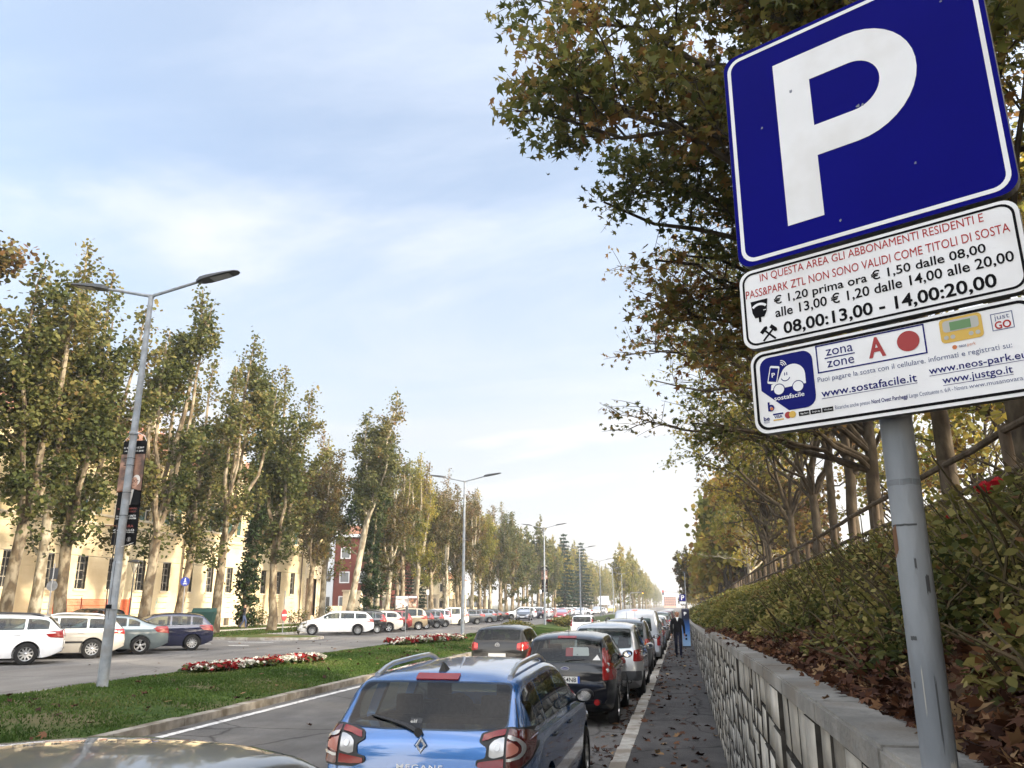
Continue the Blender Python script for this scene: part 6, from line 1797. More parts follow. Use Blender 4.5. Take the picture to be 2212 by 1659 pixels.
text_on(p3, 'lettering', 'Ricariche anche presso', -.107, -.034, -.682, .0085, slate); text_on(p3, 'lettering', 'Nord Ovest Parcheggi', -.031, .040, -.682, .0085, navy, bold=.012)
text_on(p3, 'lettering', 'Largo Costituente n. 6/A - Novara', .043, .150, -.682, .0085, slate); text_on(p3, 'lettering', 'www.musanovara.it', .153, .255, -.682, .0085, slate)
text_on(p3, 'lettering', 'b', -.256, -.241, -.662, .020, navy, bold=.03); mb = MB(); face(mb, circ(-.247, -.6575, .0042, 6), -.0022); mb.obj('flower_mark', mat('orange print', (.55, .16, .04), .5), p3)
text_on(p3, 'lettering', 'be', -.268, -.254, -.683, .0095, navy, bold=.02); text_on(p3, 'lettering', 'MOOV', -.268, -.255, -.689, .004, navy)
mb = MB(); face(mb, rect(-.2455, -.2215, -.673, -.6695), -.0014); mb.obj('card_mark', navy, p3); text_on(p3, 'lettering', 'VISA', -.243, -.224, -.6805, .006, navy, bold=.02)
mb = MB(); face(mb, rect(-.2455, -.2215, -.686, -.683), -.0014); mb.obj('card_mark', yel, p3)
mb = MB(); face(mb, circ(-.211, -.6775, .0078, 18), -.0014); mb.obj('card_mark', deepred, p3); mb = MB(); face(mb, circ(-.201, -.6775, .0078, 18), -.0018); mb.obj('card_mark', yel, p3)
mb = MB()
for a in (-.187, -.161, -.135): face(mb, rect(a, a + .024, -.684, -.674), -.0014)
mb.obj('store_badges', ink, p3)
for a, w_ in ((-.187, 'App Store'), (-.161, 'Google play'), (-.135, 'Windows')): text_on(p3, 'lettering', w_, a + .004, a + .022, -.681, .004, signwhite, -.0018)
mb = MB()
for z in (SZ + .16, SZ - .18, SZ - .41, SZ - .61):                    # clamps behind the plates
    mb.box(-.06, .06, -.034, .045, z - zb - .012, z - zb + .012)
mb.obj('clamp', signback, sgn)

# ---------------------------------------------------------------- double armed lamp posts on the median
lamp_grey = noisy('lamp post grey', (.19, .215, .24), (.26, .285, .31), 7, .6, 6, .08, 40, metal=.1, c3=(.19, .195, .20), s3=3)
lamp_dark = mat('lamp head dark', (.035, .038, .042), .5, .2)
led = mat('lamp lens', (.30, .31, .32), .2)
rust = mat('rust', (.16, .07, .035), .9)
def lamp_post(y, lab):
    x = -11.66; z = medat(x, y) - .05
    root = empty('street_lamp', (x, y, z), 0, lab, 'street lamp', 'double armed street lamps down the median')
    h = 9.0 - z
    mb = MB(); mb.tube([(0, 0, 0), (0, 0, 1.15), (0, 0, 1.6), (0, 0, 1.61), (0, 0, 2.55), (0, 0, 2.56), (0, 0, 5), (0, 0, h)], [.112, .108, .107, .10, .098, .088, .078, .055], 14)
    for zz_ in (1.6, 2.55, 5.4): mb.lathe([(.10, zz_ - .03), (.112 if zz_ < 2 else .1, zz_ - .02), (.112 if zz_ < 2 else .1, zz_ + .02), (.095, zz_ + .03)], 'z', 14)
    mb.obj('pole', lamp_grey, root, smooth=True)
    for s in (-1, 1):
        mb = MB(); mb.tube([(0, 0, h - .12), (s * .06, 0, h - .01), (s * 1.28, 0, h + .27)], [.045, .04, .032], 8); a = mb.obj('arm', lamp_grey, root, smooth=True)
        hd = MB(); d = Vector((s * .985, 0, .17)); u = Vector((0, 1, 0)); n_ = Vector((-.17 * s, 0, .985)); o = Vector((s * 1.15, 0, h + .245))
        prof = [(0, .05, .045), (.12, .13, .07), (.30, .165, .065), (.75, .16, .04), (.98, .13, .022), (1.06, .06, .014)]
        V = []; F = []
        for q, (l, w, t) in enumerate(prof):
            c = o + d * l
            V += [(c - u * w - n_ * t * .35)[:], (c + u * w - n_ * t * .35)[:], (c + u * w * .8 + n_ * t)[:], (c - u * w * .8 + n_ * t)[:]]
        for q in range(len(prof) - 1):
            for k in range(4): F.append((q * 4 + k, q * 4 + (k + 1) % 4, q * 4 + 4 + (k + 1) % 4, q * 4 + 4 + k))
        F += [(3, 2, 1, 0), tuple(range(len(V) - 4, len(V)))]
        hd.add(V, F); ho = hd.obj('lamp_head', lamp_dark, root)
        ln = MB(); V = []
        for l, w in ((.38, .12), (.86, .11)):
            c = o + d * l - n_ * .034; V += [(c - u * w)[:], (c + u * w)[:]]
        ln.add(V, [(0, 1, 3, 2)]); ln.obj('lens', led, ho)
    return root
lamps = [lamp_post(y, l) for y, l in ((15.8, 'nearest double armed lamp post carrying a black banner, on the grass at the left'), (46, 'second double armed lamp post, standing behind the second flower bed'), (77, 'third lamp post with a small black banner, beyond the dark grey hatchback'), (108, 'fourth lamp post down the median, above the white hatchback'), (139, 'fifth, distant lamp post on the median'), (170, 'sixth, very distant lamp post on the median'), (201, 'seventh lamp post, before the conifers far down the street'))]
mb = MB(); mb.tube([(-.11, -.03, 1.3), (-.15, -.02, 2.0), (-.12, -.03, 2.7), (-.10, -.04, 3.4)], .012, 6); mb.obj('cable', black_trim, lamps[0])
mb = MB(); mb.tube([(.02, -.113, 1.4), (.02, -.105, 2.6)], .004, 4); mb.box(-.06, .06, -.118, -.1, 1.62, 1.70); mb.obj('tape', ink, lamps[0])

# banner
ban_black = mat('banner black', (.006, .006, .007), .6)
ban_pic = noisy('banner painting print', (.10, .05, .035), (.36, .20, .135), 2.6, .5, 8, c3=(.05, .035, .03), s3=3.2, lo=.40, hi=.62)
skin = mat('printed skin', (.42, .24, .17), .5); hairw = mat('printed white hair', (.55, .53, .50), .5); greyp = mat('printed grey', (.25, .24, .23), .5); redp = mat('printed red', (.25, .06, .05), .5)
def banner(post, lab, detail=True):
    z0 = 3.08 - post.location.z + gz(-11.7, post.location.y) * 0; z0 = 2.95
    b = empty('banner', (post.location.x - .0, post.location.y + .10, post.location.z + z0), 0, lab, 'banner')
    W_, H_ = .60, 2.30
    V = []; F = []; n = 8
    for j in range(13):
        for i in range(n + 1):
            u, v = i / n, j / 12; V.append((-W_ / 2 + W_ * u, .018 * math.sin(3 * v + 2 * u) , H_ * v))
    for j in range(12):
        for i in range(n): a = j * (n + 1) + i; F.append((a, a + 1, a + n + 2, a + n + 1))
    mb = MB(); mb.add(V, F); mb.obj('cloth', ban_black, b, smooth=True)
    y = -.034
    mb = MB(); face(mb, rect(-.298, .298, 1.18, 1.99), y); mb.obj('printed_picture', ban_pic, b)
    mb = MB(); face(mb, [(-.06, .86), (.29, .86), (.29, 1.10), (.21, 1.19), (.09, 1.22), (-.02, 1.14)], y - .003); mb.obj('printed_suit', ban_black, b)
    mb = MB(); face(mb, [(.02, .86), (.08, .86), (.13, 1.20), (.05, 1.20)], y - .005); mb.obj('printed_shirt', hairw, b)
    mb = MB(); face(mb, circ(.155, 1.405, .098, 18, 0, 360, .118), y - .0045); mb.obj('printed_hair', hairw, b)
    mb = MB(); face(mb, circ(.115, 1.35, .085, 18, 0, 360, .125), y - .006); mb.obj('printed_face', skin, b)
    mb = MB(); ring(mb, circ(.075, 1.385, .034, 12), circ(.075, 1.385, .026, 12), y - .0075); ring(mb, circ(.15, 1.385, .034, 12), circ(.15, 1.385, .026, 12), y - .0075); face(mb, rect(.10, .125, 1.386, 1.394), y - .0075); face(mb, rect(.18, .22, 1.388, 1.397), y - .0075)
    face(mb, rect(.085, .135, 1.285, 1.292), y - .0075); mb.obj('printed_glasses', ink, b)
    if detail:
        for t_, a, c, z, cap, m_ in (('21 SETTEMBRE 2017', -.25, .25, 2.12, .035, platewhite), ('14 GENNAIO 2018', -.22, .24, 2.045, .035, platewhite), ('dal RINASCIMENTO', -.22, .26, .765, .032, redp), ('al NEOCLASSICO', -.14, .24, .70, .032, redp),
                                     ('LE STANZE SEGRETE', -.23, .25, .605, .034, platewhite), ('DI VITTORIO SGARBI', -.23, .26, .55, .034, platewhite), ('NOVARA', -.20, .22, .375, .05, redp), ('CASTELLO', -.25, .25, .295, .04, platewhite), ('VISCONTEO SFORZESCO', -.25, .25, .255, .022, platewhite)):
            text_on(b, 'lettering', t_, a, c, z, cap, m_, y - .002, .006)
        mb = MB(); face(mb, rect(.13, .17, .08, .15), y - .002); ring(mb, circ(.15, .115, .05, 16), circ(.15, .115, .043, 16), y - .002); mb.obj('crest', greyp, b)
        mb = MB()
        for z in (.62, 1.12, 1.72, 1.88): mb.tube([(-.09, -.06, z), (-.09, -.2, z), (.09, -.2, z), (.09, -.06, z)], .006, 5)
        mb.obj('tie', ink, b)
        mb = MB(); mb.tube([(-.31, 0, 1.16), (-.1, -.06, 1.17), (.05, -.06, 1.16)], .014, 6); mb.tube([(-.5, .0, .42), (-.1, -.05, .41)], .012, 6); mb.obj('bracket', rust, b)
        mb = MB(); mb.tube([(-.28, -.03, 2.28), (-.1, -.1, 2.42), (.0, -.19, 2.44), (.12, -.1, 2.46), (.22, -.03, 2.40), (.29, -.03, 2.28)], .006, 5); mb.tube([(.27, -.03, .04), (.0, -.18, -.08), (-.09, -.1, -.1)], .004, 5); mb.obj('string', platewhite, b)
    return b
banner(lamps[0], 'black exhibition banner with a portrait, tied to the nearest lamp post')
banner(lamps[2], 'small dark banner tied to the third lamp post', True)

# ---------------------------------------------------------------- road signs and street furniture
pole_g = mat('sign pole grey', (.30, .31, .32), .5, .4)
def disc_sign(name, x, y, z, base, dia, nrm, facem, label, cat='sign', top=None):
    root = empty(name, (x, y, base), math.atan2(nrm[1], nrm[0]) + math.pi / 2, label, cat)       # local -y looks along the normal
    mb = MB(); mb.tube([(0, .045, -.1), (0, .045, (top or z + dia * .5) - base)], .026, 10); mb.obj('pole', pole_g, root, smooth=True)
    mb = MB(); mb.lathe([(.0001, -.006), (dia / 2, -.006), (dia / 2, .012), (.0001, .012)], 'y', 32, 0, (0, 0, z - base)); mb.obj('plate', signback, root)
    mb = MB(); face(mb, circ(0, z - base, dia / 2 * .985, 32), -.0085); mb.obj('face', facem, root)
    return root
red_sign = mat('no entry red', (.42, .02, .018), .4)
ne = disc_sign('no_entry_sign', -22.2, 45.4, 1.38, gz(-22, 45) + .12, .66, (1, -.06), red_sign, 'red no entry sign on a short grey post on the grass island', top=2.75)
zc = 1.38 - ne.location.z
mb = MB(); face(mb, rect(-.25, .25, zc - .055, zc + .055), -.0105); mb.obj('white_bar', signwhite, ne)
text_on(ne, 'marking', 'N', -.05, .05, zc - .035, .07, ink, -.0125, .03)
disc_sign('round_sign', -12.0, 36.9, 1.62, medat(-12, 36.9), .62, (.87, .49), red_sign, 'round sign seen edge on at the near end of the second flower bed')
pf = disc_sign('footpath_sign', -24.6, 38.8, 3.12, gz(-24.6, 38.8) + .02, .46, (.35, -.94), mat('footpath blue', (.01, .03, .26), .4), 'round blue footpath and cycle sign on a thin pole by the driveway')
zc = 3.12 - pf.location.z
mb = MB(); face(mb, circ(.0, zc + .15, .024, 10), -.0105); face(mb, [(-.03, zc + .12), (.03, zc + .12), (.025, zc + .03), (.07, zc - .03), (.045, zc - .04), (0, zc + .02), (-.05, zc - .04), (-.075, zc - .03), (-.02, zc + .04)], -.0105)
ring(mb, circ(-.06, zc - .11, .04, 12), circ(-.06, zc - .11, .03, 12), -.0105); ring(mb, circ(.06, zc - .11, .04, 12), circ(.06, zc - .11, .03, 12), -.0105); face(mb, [(-.06, zc - .115), (.0, zc - .115), (.03, zc - .06), (-.03, zc - .055)], -.0107)
mb.obj('walker_and_cycle', signwhite, pf)
bs = disc_sign('road_sign', -24.7, 29.6, 2.72, gz(-24.7, 29.6) + .1, .42, (-.3, .95), red_sign, 'backs of a round and a square sign on one leaning pole behind the silver estate', top=3.6)
mb = MB(); z = 3.2 - bs.location.z; mb.prism(rrect(-.16, .16, z - .22, z + .22, .02, 3), 'y', -.01, .012); mb.obj('square_plate', mat('dark sign back', (.05, .052, .055), .6), bs)
for x, y, h, lab in ((-30.3, 42.6, 4.1, 'path lamp with a flat dark lantern before the cream wall'), (-30.2, 90.0, 4.1, 'second path lamp seen beside the two billboards')):
    root = empty('path_lamp', (x, y, gz(x, y) + .13), 0, lab, 'lamp'); mb = MB(); mb.tube([(0, 0, -.1), (0, 0, h - .75)], [.06, .04], 10); mb.obj('pole', lamp_dark, root, smooth=True)
    mb = MB(); mb.lathe([(.42, h - .06), (.40, h), (.15, h + .08), (.0001, h + .1)], 'z', 18); mb.lathe([(.42, h - .06), (.0001, h - .08)], 'z', 18); mb.obj('hood', lamp_dark, root, smooth=True)
    mb = MB()
    for a in (0, 2.09, 4.19): mb.tube([(0, 0, h - .76), (math.cos(a) * .26, math.sin(a) * .26, h - .07)], .015, 6)
    mb.obj('arm', lamp_dark, root); mb = MB(); mb.lathe([(.03, h - .7), (.10, h - .4), (.17, h - .09)], 'z', 12); mb.obj('glass', mat('lamp glass', (.55, .52, .45), .2), root)
# orange site fence
of = noisy('orange mesh', (.50, .09, .035), (.62, .14, .06), 4, .7)
root = empty('site_fence', (-35.6, 43.0, gz(-35.6, 43) + .14), 0, 'orange plastic site fence with square mesh along the cream wall', 'fence')
mb = MB()
for k in range(4): mb.tube([(0, k * 2.3, -.1), (0, k * 2.3, 2.1)], .035, 8)
mb.obj('post', mat('orange post', (.45, .07, .03), .7), root)
for k in range(3):
    mb = MB()
    for q in range(22): mb.box(-.012, .012, k * 2.3 + .06 + q * .1, k * 2.3 + .06 + q * .1 + (.035 if k < 2 else .05), .1, 2.0)
    for q in range(6 if k < 2 else 15): mb.box(-.016, -.013, k * 2.3 + .04, k * 2.3 + 2.26, .12 + q * (.37 if k < 2 else .13), .16 + q * (.37 if k < 2 else .13) + (0 if k < 2 else .03))
    mb.obj('mesh_panel', of, root)
# dumpster
root = empty('dumpster', (-26.6, 44.0, gz(-26.9, 44.1) + .12), R(20), 'dark green open bin on the verge behind the dark blue hatchback', 'bin')
mb = MB(); V = [(-.55, -.4, .25), (.55, -.4, .25), (.55, .4, .25), (-.55, .4, .25), (-.72, -.52, 1.28), (.72, -.52, 1.28), (.72, .52, 1.28), (-.72, .52, 1.28), (-.66, -.47, 1.28), (.66, -.47, 1.28), (.66, .47, 1.28), (-.66, .47, 1.28), (-.5, -.36, .4), (.5, -.36, .4), (.5, .36, .4), (-.5, .36, .4)]
mb.add(V, [(0, 3, 2, 1), (0, 1, 5, 4), (1, 2, 6, 5), (2, 3, 7, 6), (3, 0, 4, 7), (4, 5, 9, 8), (5, 6, 10, 9), (6, 7, 11, 10), (7, 4, 8, 11), (8, 9, 13, 12), (9, 10, 14, 13), (10, 11, 15, 14), (11, 8, 12, 15), (12, 13, 14, 15)]); mb.obj('tub', mat('bin green', (.02, .05, .045), .6), root)
mb = MB(); mb.add([(-.7, .5, 1.29), (.7, .5, 1.29), (.66, .66, 1.5), (-.66, .66, 1.5), (-.7, .54, 1.27), (.7, .54, 1.27), (.66, .70, 1.5), (-.66, .70, 1.5)], [(0, 1, 2, 3), (7, 6, 5, 4), (3, 2, 6, 7), (0, 3, 7, 4), (1, 5, 6, 2)]); mb.obj('lid', mat('bin green', (.02, .05, .045), .6), root)
for sx in (-.42, .42):
    mb = MB(); mb.lathe([(.12, -.03), (.12, .03)], 'x', 14, 0, (sx, -.3, .12)); mb.obj('wheel', black_trim, root)
# two lit poster cases
pic1 = noisy('pale poster print', (.62, .60, .58), (.70, .68, .66), 3, .4, 4, c3=(.25, .20, .19), s3=2.6)
pic2 = noisy('dark warm poster print', (.05, .03, .025), (.36, .17, .09), 4, .4, 6, c3=(.55, .42, .33), s3=3.2, lo=.42, hi=.6)
frame_d = mat('poster frame', (.10, .03, .028), .4)
for x, y, pm, fm, lab, hh in ((-24.9, 75.0, pic1, signback, 'pale poster case, left of the two billboards behind the beige car', 2.55), (-24.6, 76.9, pic2, frame_d, 'dark red framed poster case with a warm picture, right of the two billboards', 2.6)):
    root = empty('billboard', (x, y, gz(x, y) + .12), R(8), lab, 'billboard')
    mb = MB(); 
    for a in (-.5, .5): mb.box(a - .05, a + .05, -.05, .05, -.1, .5)
    mb.obj('leg', fm, root); mb = MB(); mb.box(-.62, .62, -.10, .10, .5, hh, bev=.02); mb.obj('case', fm, root)
    mb = MB(); face(mb, rect(-.55, .55, .6, hh - .28), -.104); mb.obj('poster', pm, root)
    mb = MB(); face(mb, rect(-.55, .55, hh - .22, hh - .06), -.104); mb.obj('header', signwhite, root)
# parking meter on the pavement
mx_, my_ = .60, 42.0
root = empty('parking_meter', (mx_, my_, gz(mx_, my_) + .12), R(3), 'tall blue parking ticket machine on the pavement against the wall, behind the walking man', 'parking meter')
mblu = bpy.data.materials.new('meter blue'); mblu.use_nodes = True; t = mblu.node_tree; b = t.nodes['Principled BSDF']; b.inputs['Roughness'].default_value = .35
tc_ = t.nodes.new('ShaderNodeTexCoord'); sp_ = t.nodes.new('ShaderNodeSeparateXYZ'); rp_ = t.nodes.new('ShaderNodeValToRGB'); mr_ = t.nodes.new('ShaderNodeMapRange'); mr_.inputs['From Max'].default_value = 1.8
lnk(t, tc_.outputs['Object'], sp_.inputs[0]); lnk(t, sp_.outputs['Z'], mr_.inputs[0]); lnk(t, mr_.outputs[0], rp_.inputs[0]); lnk(t, rp_.outputs[0], b.inputs['Base Color'])
rp_.color_ramp.elements[0].color = (.30, .48, .72, 1); rp_.color_ramp.elements[0].position = .12; rp_.color_ramp.elements[1].color = (.006, .008, .03, 1); rp_.color_ramp.elements[1].position = .75
e = rp_.color_ramp.elements.new(.45); e.color = (.03, .14, .45, 1)
mb = MB(); mb.prism([(-.15, .06), (.17, .06), (.17, 1.74), (-.10, 1.80), (-.15, 1.76)], 'x', -.18, .18); mb.obj('cabinet', mblu, root)
mb = MB(); mb.box(-.2, .2, -.17, .19, -.02, .055); mb.obj('plinth', black_trim, root)
for z, h in ((.34, .10), (.50, .10)):
    mb = MB(); mb.box(-.06, .03, -.157, -.151, z, z + h); mb.obj('slot', ink, root)
text_on(root, 'letter', 'P', -.07, .05, 1.48, .16, signwhite, -.156, .02)
# second parking sign far ahead
root = empty('parking_sign', (1.05, 86, gz(1, 86) + .1), 0, 'small distant blue parking sign above the pavement far ahead', 'sign')
mb = MB(); mb.tube([(.0, .05, 0), (.0, .05, 3.2)], .035, 10); mb.obj('pole', pole_g, root)
mb = MB(); mb.prism(rrect(-.31, .31, 2.45, 3.10, .04, 4), 'y', 0, .02); po = mb.obj('plate', signback, root)
mb = MB(); face(mb, rrect(-.305, .305, 2.455, 3.095, .038, 4), -.004); mb.obj('face', signblue, po)
text_on(po, 'letter', 'P', -.15, .19, 2.56, .44, signwhite, -.009, .03)
mb = MB(); mb.prism(rrect(-.31, .31, 2.15, 2.40, .03, 3), 'y', 0, .02); po = mb.obj('plate', signback, root); mb = MB(); face(mb, rrect(-.30, .30, 2.16, 2.39, .03, 3), -.004); mb.obj('face', signwhite, po)
# a few far posts and traffic lights
root = empty('lamp_pole', (1.5, 93, gz(1, 93)), 0, 'slim dark pole rising behind the distant parking sign', 'pole'); mb = MB(); mb.tube([(0, 0, 0), (0, 0, 5.6)], [.07, .05], 8); mb.obj('pole', pole_g, root); mb = MB(); mb.lathe([(.0001, 5.75), (.2, 5.62), (.2, 5.58), (.0001, 5.55)], 'z', 12); mb.obj('lamp_head', lamp_dark, root)
def traffic_light(x, y, reach, zl, lit, label):
    z = gz(x, y); root = empty('traffic_light', (x, y, z), 0, label, 'traffic light')
    mb = MB(); mb.tube([(0, 0, 0), (0, 0, zl + .1), (reach * .08, 0, zl + .45), (reach, 0, zl + .6)], [.09, .08, .07, .05], 8); mb.obj('mast', pole_g, root, smooth=True)
    mb = MB(); mb.box(reach - .17, reach + .17, -.14, .12, zl - .1, zl + .92, bev=.03); hd = mb.obj('signal_head', black_trim, root)
    for k, c in enumerate(('green', 'amber', 'red')):
        on = c == lit; col = {'red': (.9, .03, .02), 'amber': (.5, .25, .02), 'green': (.03, .5, .2)}[c]
        m_ = mat('%s lamp %s' % (c, 'lit' if on else 'off'), col if on else tuple(v * .08 for v in col), .3, emit=col if on else None, emis=4.0 if on else 0)
        mb = MB(); mb.lathe([(.0001, -.146), (.11, -.145), (.115, -.13)], 'y', 14, 0, (reach, 0, zl + .08 + .31 * k)); mb.obj('lamp', m_, hd)
traffic_light(2.6, 190, -4.5, 4.5, 'red', 'red traffic light hung over the road on a long arm, far ahead')
traffic_light(-9.6, 196, 3.0, 4.3, 'amber', 'dark traffic signal on a bent arm over the median, far ahead')
for x, y, h, lab in ((-27.5, 92, 3.6, 'white topped thin pole with a small plate beyond the second lamp post'), (-20, 128, 4.2, 'bare thin grey pole at the far parking')):
    root = empty('sign_post', (x, y, gz(x, y)), 0, lab, 'sign'); mb = MB(); mb.tube([(0, .03, 0), (0, .03, h)], .035, 8); mb.obj('pole', pole_g, root); mb = MB(); mb.box(-.16, .16, -.01, .01, h - .6, h - .02); mb.obj('plate', signwhite, root)
root = empty('direction_sign', (-12.0, 150, gz(-12, 150)), 0, 'white direction board on a post far down the median', 'sign'); mb = MB(); mb.tube([(0, .05, 0), (0, .05, 3.6)], .06, 8); mb.obj('pole', pole_g, root); mb = MB(); mb.box(-.9, .9, -.02, .02, 2.0, 3.5); mb.obj('board', signwhite, root)

# ---------------------------------------------------------------- cars
silver = paint_mat('silver beige paint', (.50, .47, .41), .55, .35); white1 = paint_mat('pearl white paint', (.72, .74, .76), .0, .3); white2 = paint_mat('clean white paint', (.80, .80, .79), .0, .3)
tealgrey = paint_mat('teal grey paint', (.15, .19, .20), .6, .33); navyp = paint_mat('dark blue paint', (.004, .007, .035), .2, .25); blackp = paint_mat('black paint', (.010, .011, .014), .2, .25)
redp_ = paint_mat('dark red paint', (.16, .012, .014), .3, .3); beigep = paint_mat('champagne paint', (.36, .29, .19), .6, .33); greyd = paint_mat('dark grey paint', (.055, .06, .068), .5, .3)
silver2 = paint_mat('silver paint', (.50, .51, .52), .6, .32); cream_p = paint_mat('cream car paint', (.70, .66, .56), 0, .3); bluegrey = paint_mat('blue grey paint', (.10, .125, .15), .6, .3)
megblue = paint_mat('bright metallic blue paint', (.03, .135, .38), .45, .26); fiestap = paint_mat('midnight paint', (.003, .004, .008), .0, .3); fiestap.node_tree.nodes['Principled BSDF'].inputs['Coat IOR'].default_value = 1.42; fiestap.node_tree.nodes['Principled BSDF'].inputs['Specular IOR Level'].default_value = .1; polop = paint_mat('brown grey paint', (.018, .017, .016), .0, .35); polop.node_tree.nodes['Principled BSDF'].inputs['Coat IOR'].default_value = 1.4; polop.node_tree.nodes['Principled BSDF'].inputs['Specular IOR Level'].default_value = .1
redb = paint_mat('bright red paint', (.42, .02, .025), .1, .3); vanw = paint_mat('van silver white paint', (.36, .39, .44), .15, .35); taupe = paint_mat('taupe metallic paint', (.24, .235, .225), .4, .32); yellp = paint_mat('yellow paint', (.55, .42, .10), 0, .4)
GL = 'cars parked at an angle on the left'
def by_wheel(key, wx, wy, head):
    t = TYPES[key]; lx, ly = -(t.W / 2 - .08), -t.L / 2 + t.wb[1]; c, s = math.cos(head), math.sin(head)
    return wx - (lx * c - ly * s), wy - (lx * s + ly * c)
H0 = R(112); H1 = R(127)
row = [('estate', -19.3, 22.45, white1, 'white estate car at the left edge of the picture, nearest of the parked row', alloy, (10, False), black_trim),
       ('wagon', -19.5, 25.64, silver, 'silver beige estate car half hidden by the banner lamp post', alloy, (11, False), silver2),
       ('sedan', -19.43, 28.16, tealgrey, 'teal grey saloon parked between the lamp post and the dark blue hatchback', alloy, (5, True), None),
       ('hatch', -19.1, 31.03, navyp, 'dark blue hatchback at the right end of the near parked group', alloy, (12, False), None),
       ('wagon', -19.17, 49.3, white2, 'clean white estate car beside the grass island', alloy2, (10, True), None),
       ('small', -19.15, 52.7, blackp, 'black hatchback tucked behind the clean white estate', alloy, (11, False), None),
       ('wagon', -19.18, 55.1, cream_p, 'creamy white estate with tall red tail lamps next to the black hatchback', alloy, (6, False), None),
       ('small', -18.95, 57.6, redp_, 'dark red car squeezed left of the champagne compact', alloy2, (7, False), None),
       ('mpv', -18.7, 60.4, beigep, 'champagne coloured tall compact car with the round sign before it', alloy, (9, False), None),
       ('small', -18.9, 63.1, blackp, 'small black car right of the champagne compact', alloy, (7, False), None),
       ('small', -18.9, 66.0, greyd, 'dark grey rounded little car left of the silver city car', alloy2, (9, False), None),
       ('panda', -19.1, 69.4, silver2, 'silver boxy city car with black rear pillar', alloy2, (7, False), None),
       ('mpv', -19.0, 74.6, cream_p, 'cream tall compact just left of the second lamp post', alloy2, (7, False), None),
       ('hatch', -19.0, 80.8, greyd, 'grey hatchback right behind the second lamp post', alloy2, (7, False), None),
       ('hatch', -19.4, 88.3, bluegrey, 'blue grey hatchback with sloping tail', alloy2, (7, False), None),
       ('hatch', -19.6, 92.0, blackp, 'glossy black hatchback beyond the blue grey one', alloy2, (5, True), None),
       ('sedan', -19.8, 96.4, blackp, 'low black saloon behind the oncoming dark saloon', alloy2, (5, True), None),
       ('suv', -19.0, 112.5, white2, 'white off roader parked far along the left row', alloy2, (5, True), None),
       ('small', -18.4, 117.5, navyp, 'far dark blue little car beside the white off roader', alloy, (5, False), None),
       ('mpv', -18.6, 121.5, silver2, 'far silver compact left of the third lamp post', alloy2, (7, False), None)]
for k, (key, wx, wy, pm, lab, rm, sp, rl) in enumerate(row):
    hh = H1 if k < 4 else H0; x, y = by_wheel(key, wx, wy, hh); car(key, x, y, hh, pm, lab, group=GL, rimm=rm, spokes=sp, rails=rl, cladding=(k == 1))
y = 126
cols = [white2, silver2, blackp, greyd, white1, bluegrey, redp_, silver]
for k in range(14):
    key = ('wagon', 'hatch', 'small', 'sedan')[k % 4]; x, yy = by_wheel(key, -19, y, H0); car(key, x, yy, H0, cols[k % 8], 'distant parked car in the haze at the far end of the left row', group='distant parked cars on the left'); y += 3.6
# cars half seen behind the verge trees
car('mpv', -30.4, 39.3, R(90), blackp, 'dark car behind the tree trunks before the orange site fence')
for k, (x, y, pm, lab) in enumerate(((-27.0, 74.8 - 3, tealgrey, 'greenish car behind the parked row, left of the billboards'), (-26.8, 84.5, bluegrey, 'pale blue car behind the parked row, right of the billboards'), (-26.8, 92, silver2, 'silver car behind the parked row near the second lamp post'))):
    car('hatch', x, y, R(75), pm, lab)
# moving and facing cars on the left carriageway
car('sedan', -18.3, 103.5, R(184), greyd, 'dark saloon with lit looking headlights coming towards us on the left carriageway', 'car')
car('hatch', -14.0, 106.5, R(182), redb, 'bright red hatchback coming towards us beside the third lamp post', 'car')
car('hatch', -16.3, 150, R(181), white2, 'small white hatchback coming towards us far away', 'car')
car('suv', -15.2, 172, R(180), silver, 'silver car coming towards us, farthest of the oncoming ones', 'car')
for k, (x, y, key, pm, lab) in enumerate(((-17.5, 163, 'sedan', white2, 'white saloon turning across the far left carriageway'), (-15.5, 176, 'hatch', white1, 'second white car turning across far away'))): car(key, x, y, R(100), pm, lab, 'car')
car('van', -14.5, 205, R(178), yellp, 'small yellow van far down the left carriageway', 'van', 'van')
# right-hand kerb row, seen from behind
GR = 'cars parked along the right hand kerb'
HR = -.012
mg = car('estate', -2.0, 8.95, HR, megblue, 'bright blue estate car with roof rails, closest parked at the kerb', group=GR, rails=paint_mat('rail silver', (.50, .51, .52), .8, .35), spokes=(5, True), tails=False, trim=black_trim)
ff = car('tall', -1.88, 16.85, HR, fiestap, 'very dark blue hatchback with tall red lamps, directly ahead of the blue estate', group=GR, rimm=alloy)
wv = car('mpv', -1.56, 21.3, HR, silver2, 'silver white tall hatchback third in the kerb row', group=GR)
dv = car('mpv', -1.52, 28.0, HR, greyd, 'dark grey tall car with roof rails in front of the white van', group=GR, rails=black_trim)
vn = car('van', -1.38, 34.2, HR, vanw, 'tall silver white van with two rear door windows', 'parked_van', 'van', GR)
car('hatch', -1.25, 40.6, HR, blackp, 'black hatchback just beyond the white van', group=GR)
car('small', -1.20, 46.0, HR, silver2, 'silver little car beyond the black hatchback in the kerb row', group=GR)
car('hatch', -1.15, 51.5, HR, greyd, 'grey hatchback further along the kerb beside the walking man', group=GR)
car('small', -1.05, 57.0, HR, white2, 'white little car further along the kerb', group=GR)
car('suv', -.95, 63.0, HR, blackp, 'dark off roader with red lamps further along the kerb', group=GR)
for k in range(9): car(('hatch', 'small', 'mpv')[k % 3], -.9 + .0115 * (69 + k * 5.6 - 63), 69 + k * 5.6, HR, cols[(k * 3) % 8], 'distant car at the far end of the kerb row', group='distant cars at the right kerb')
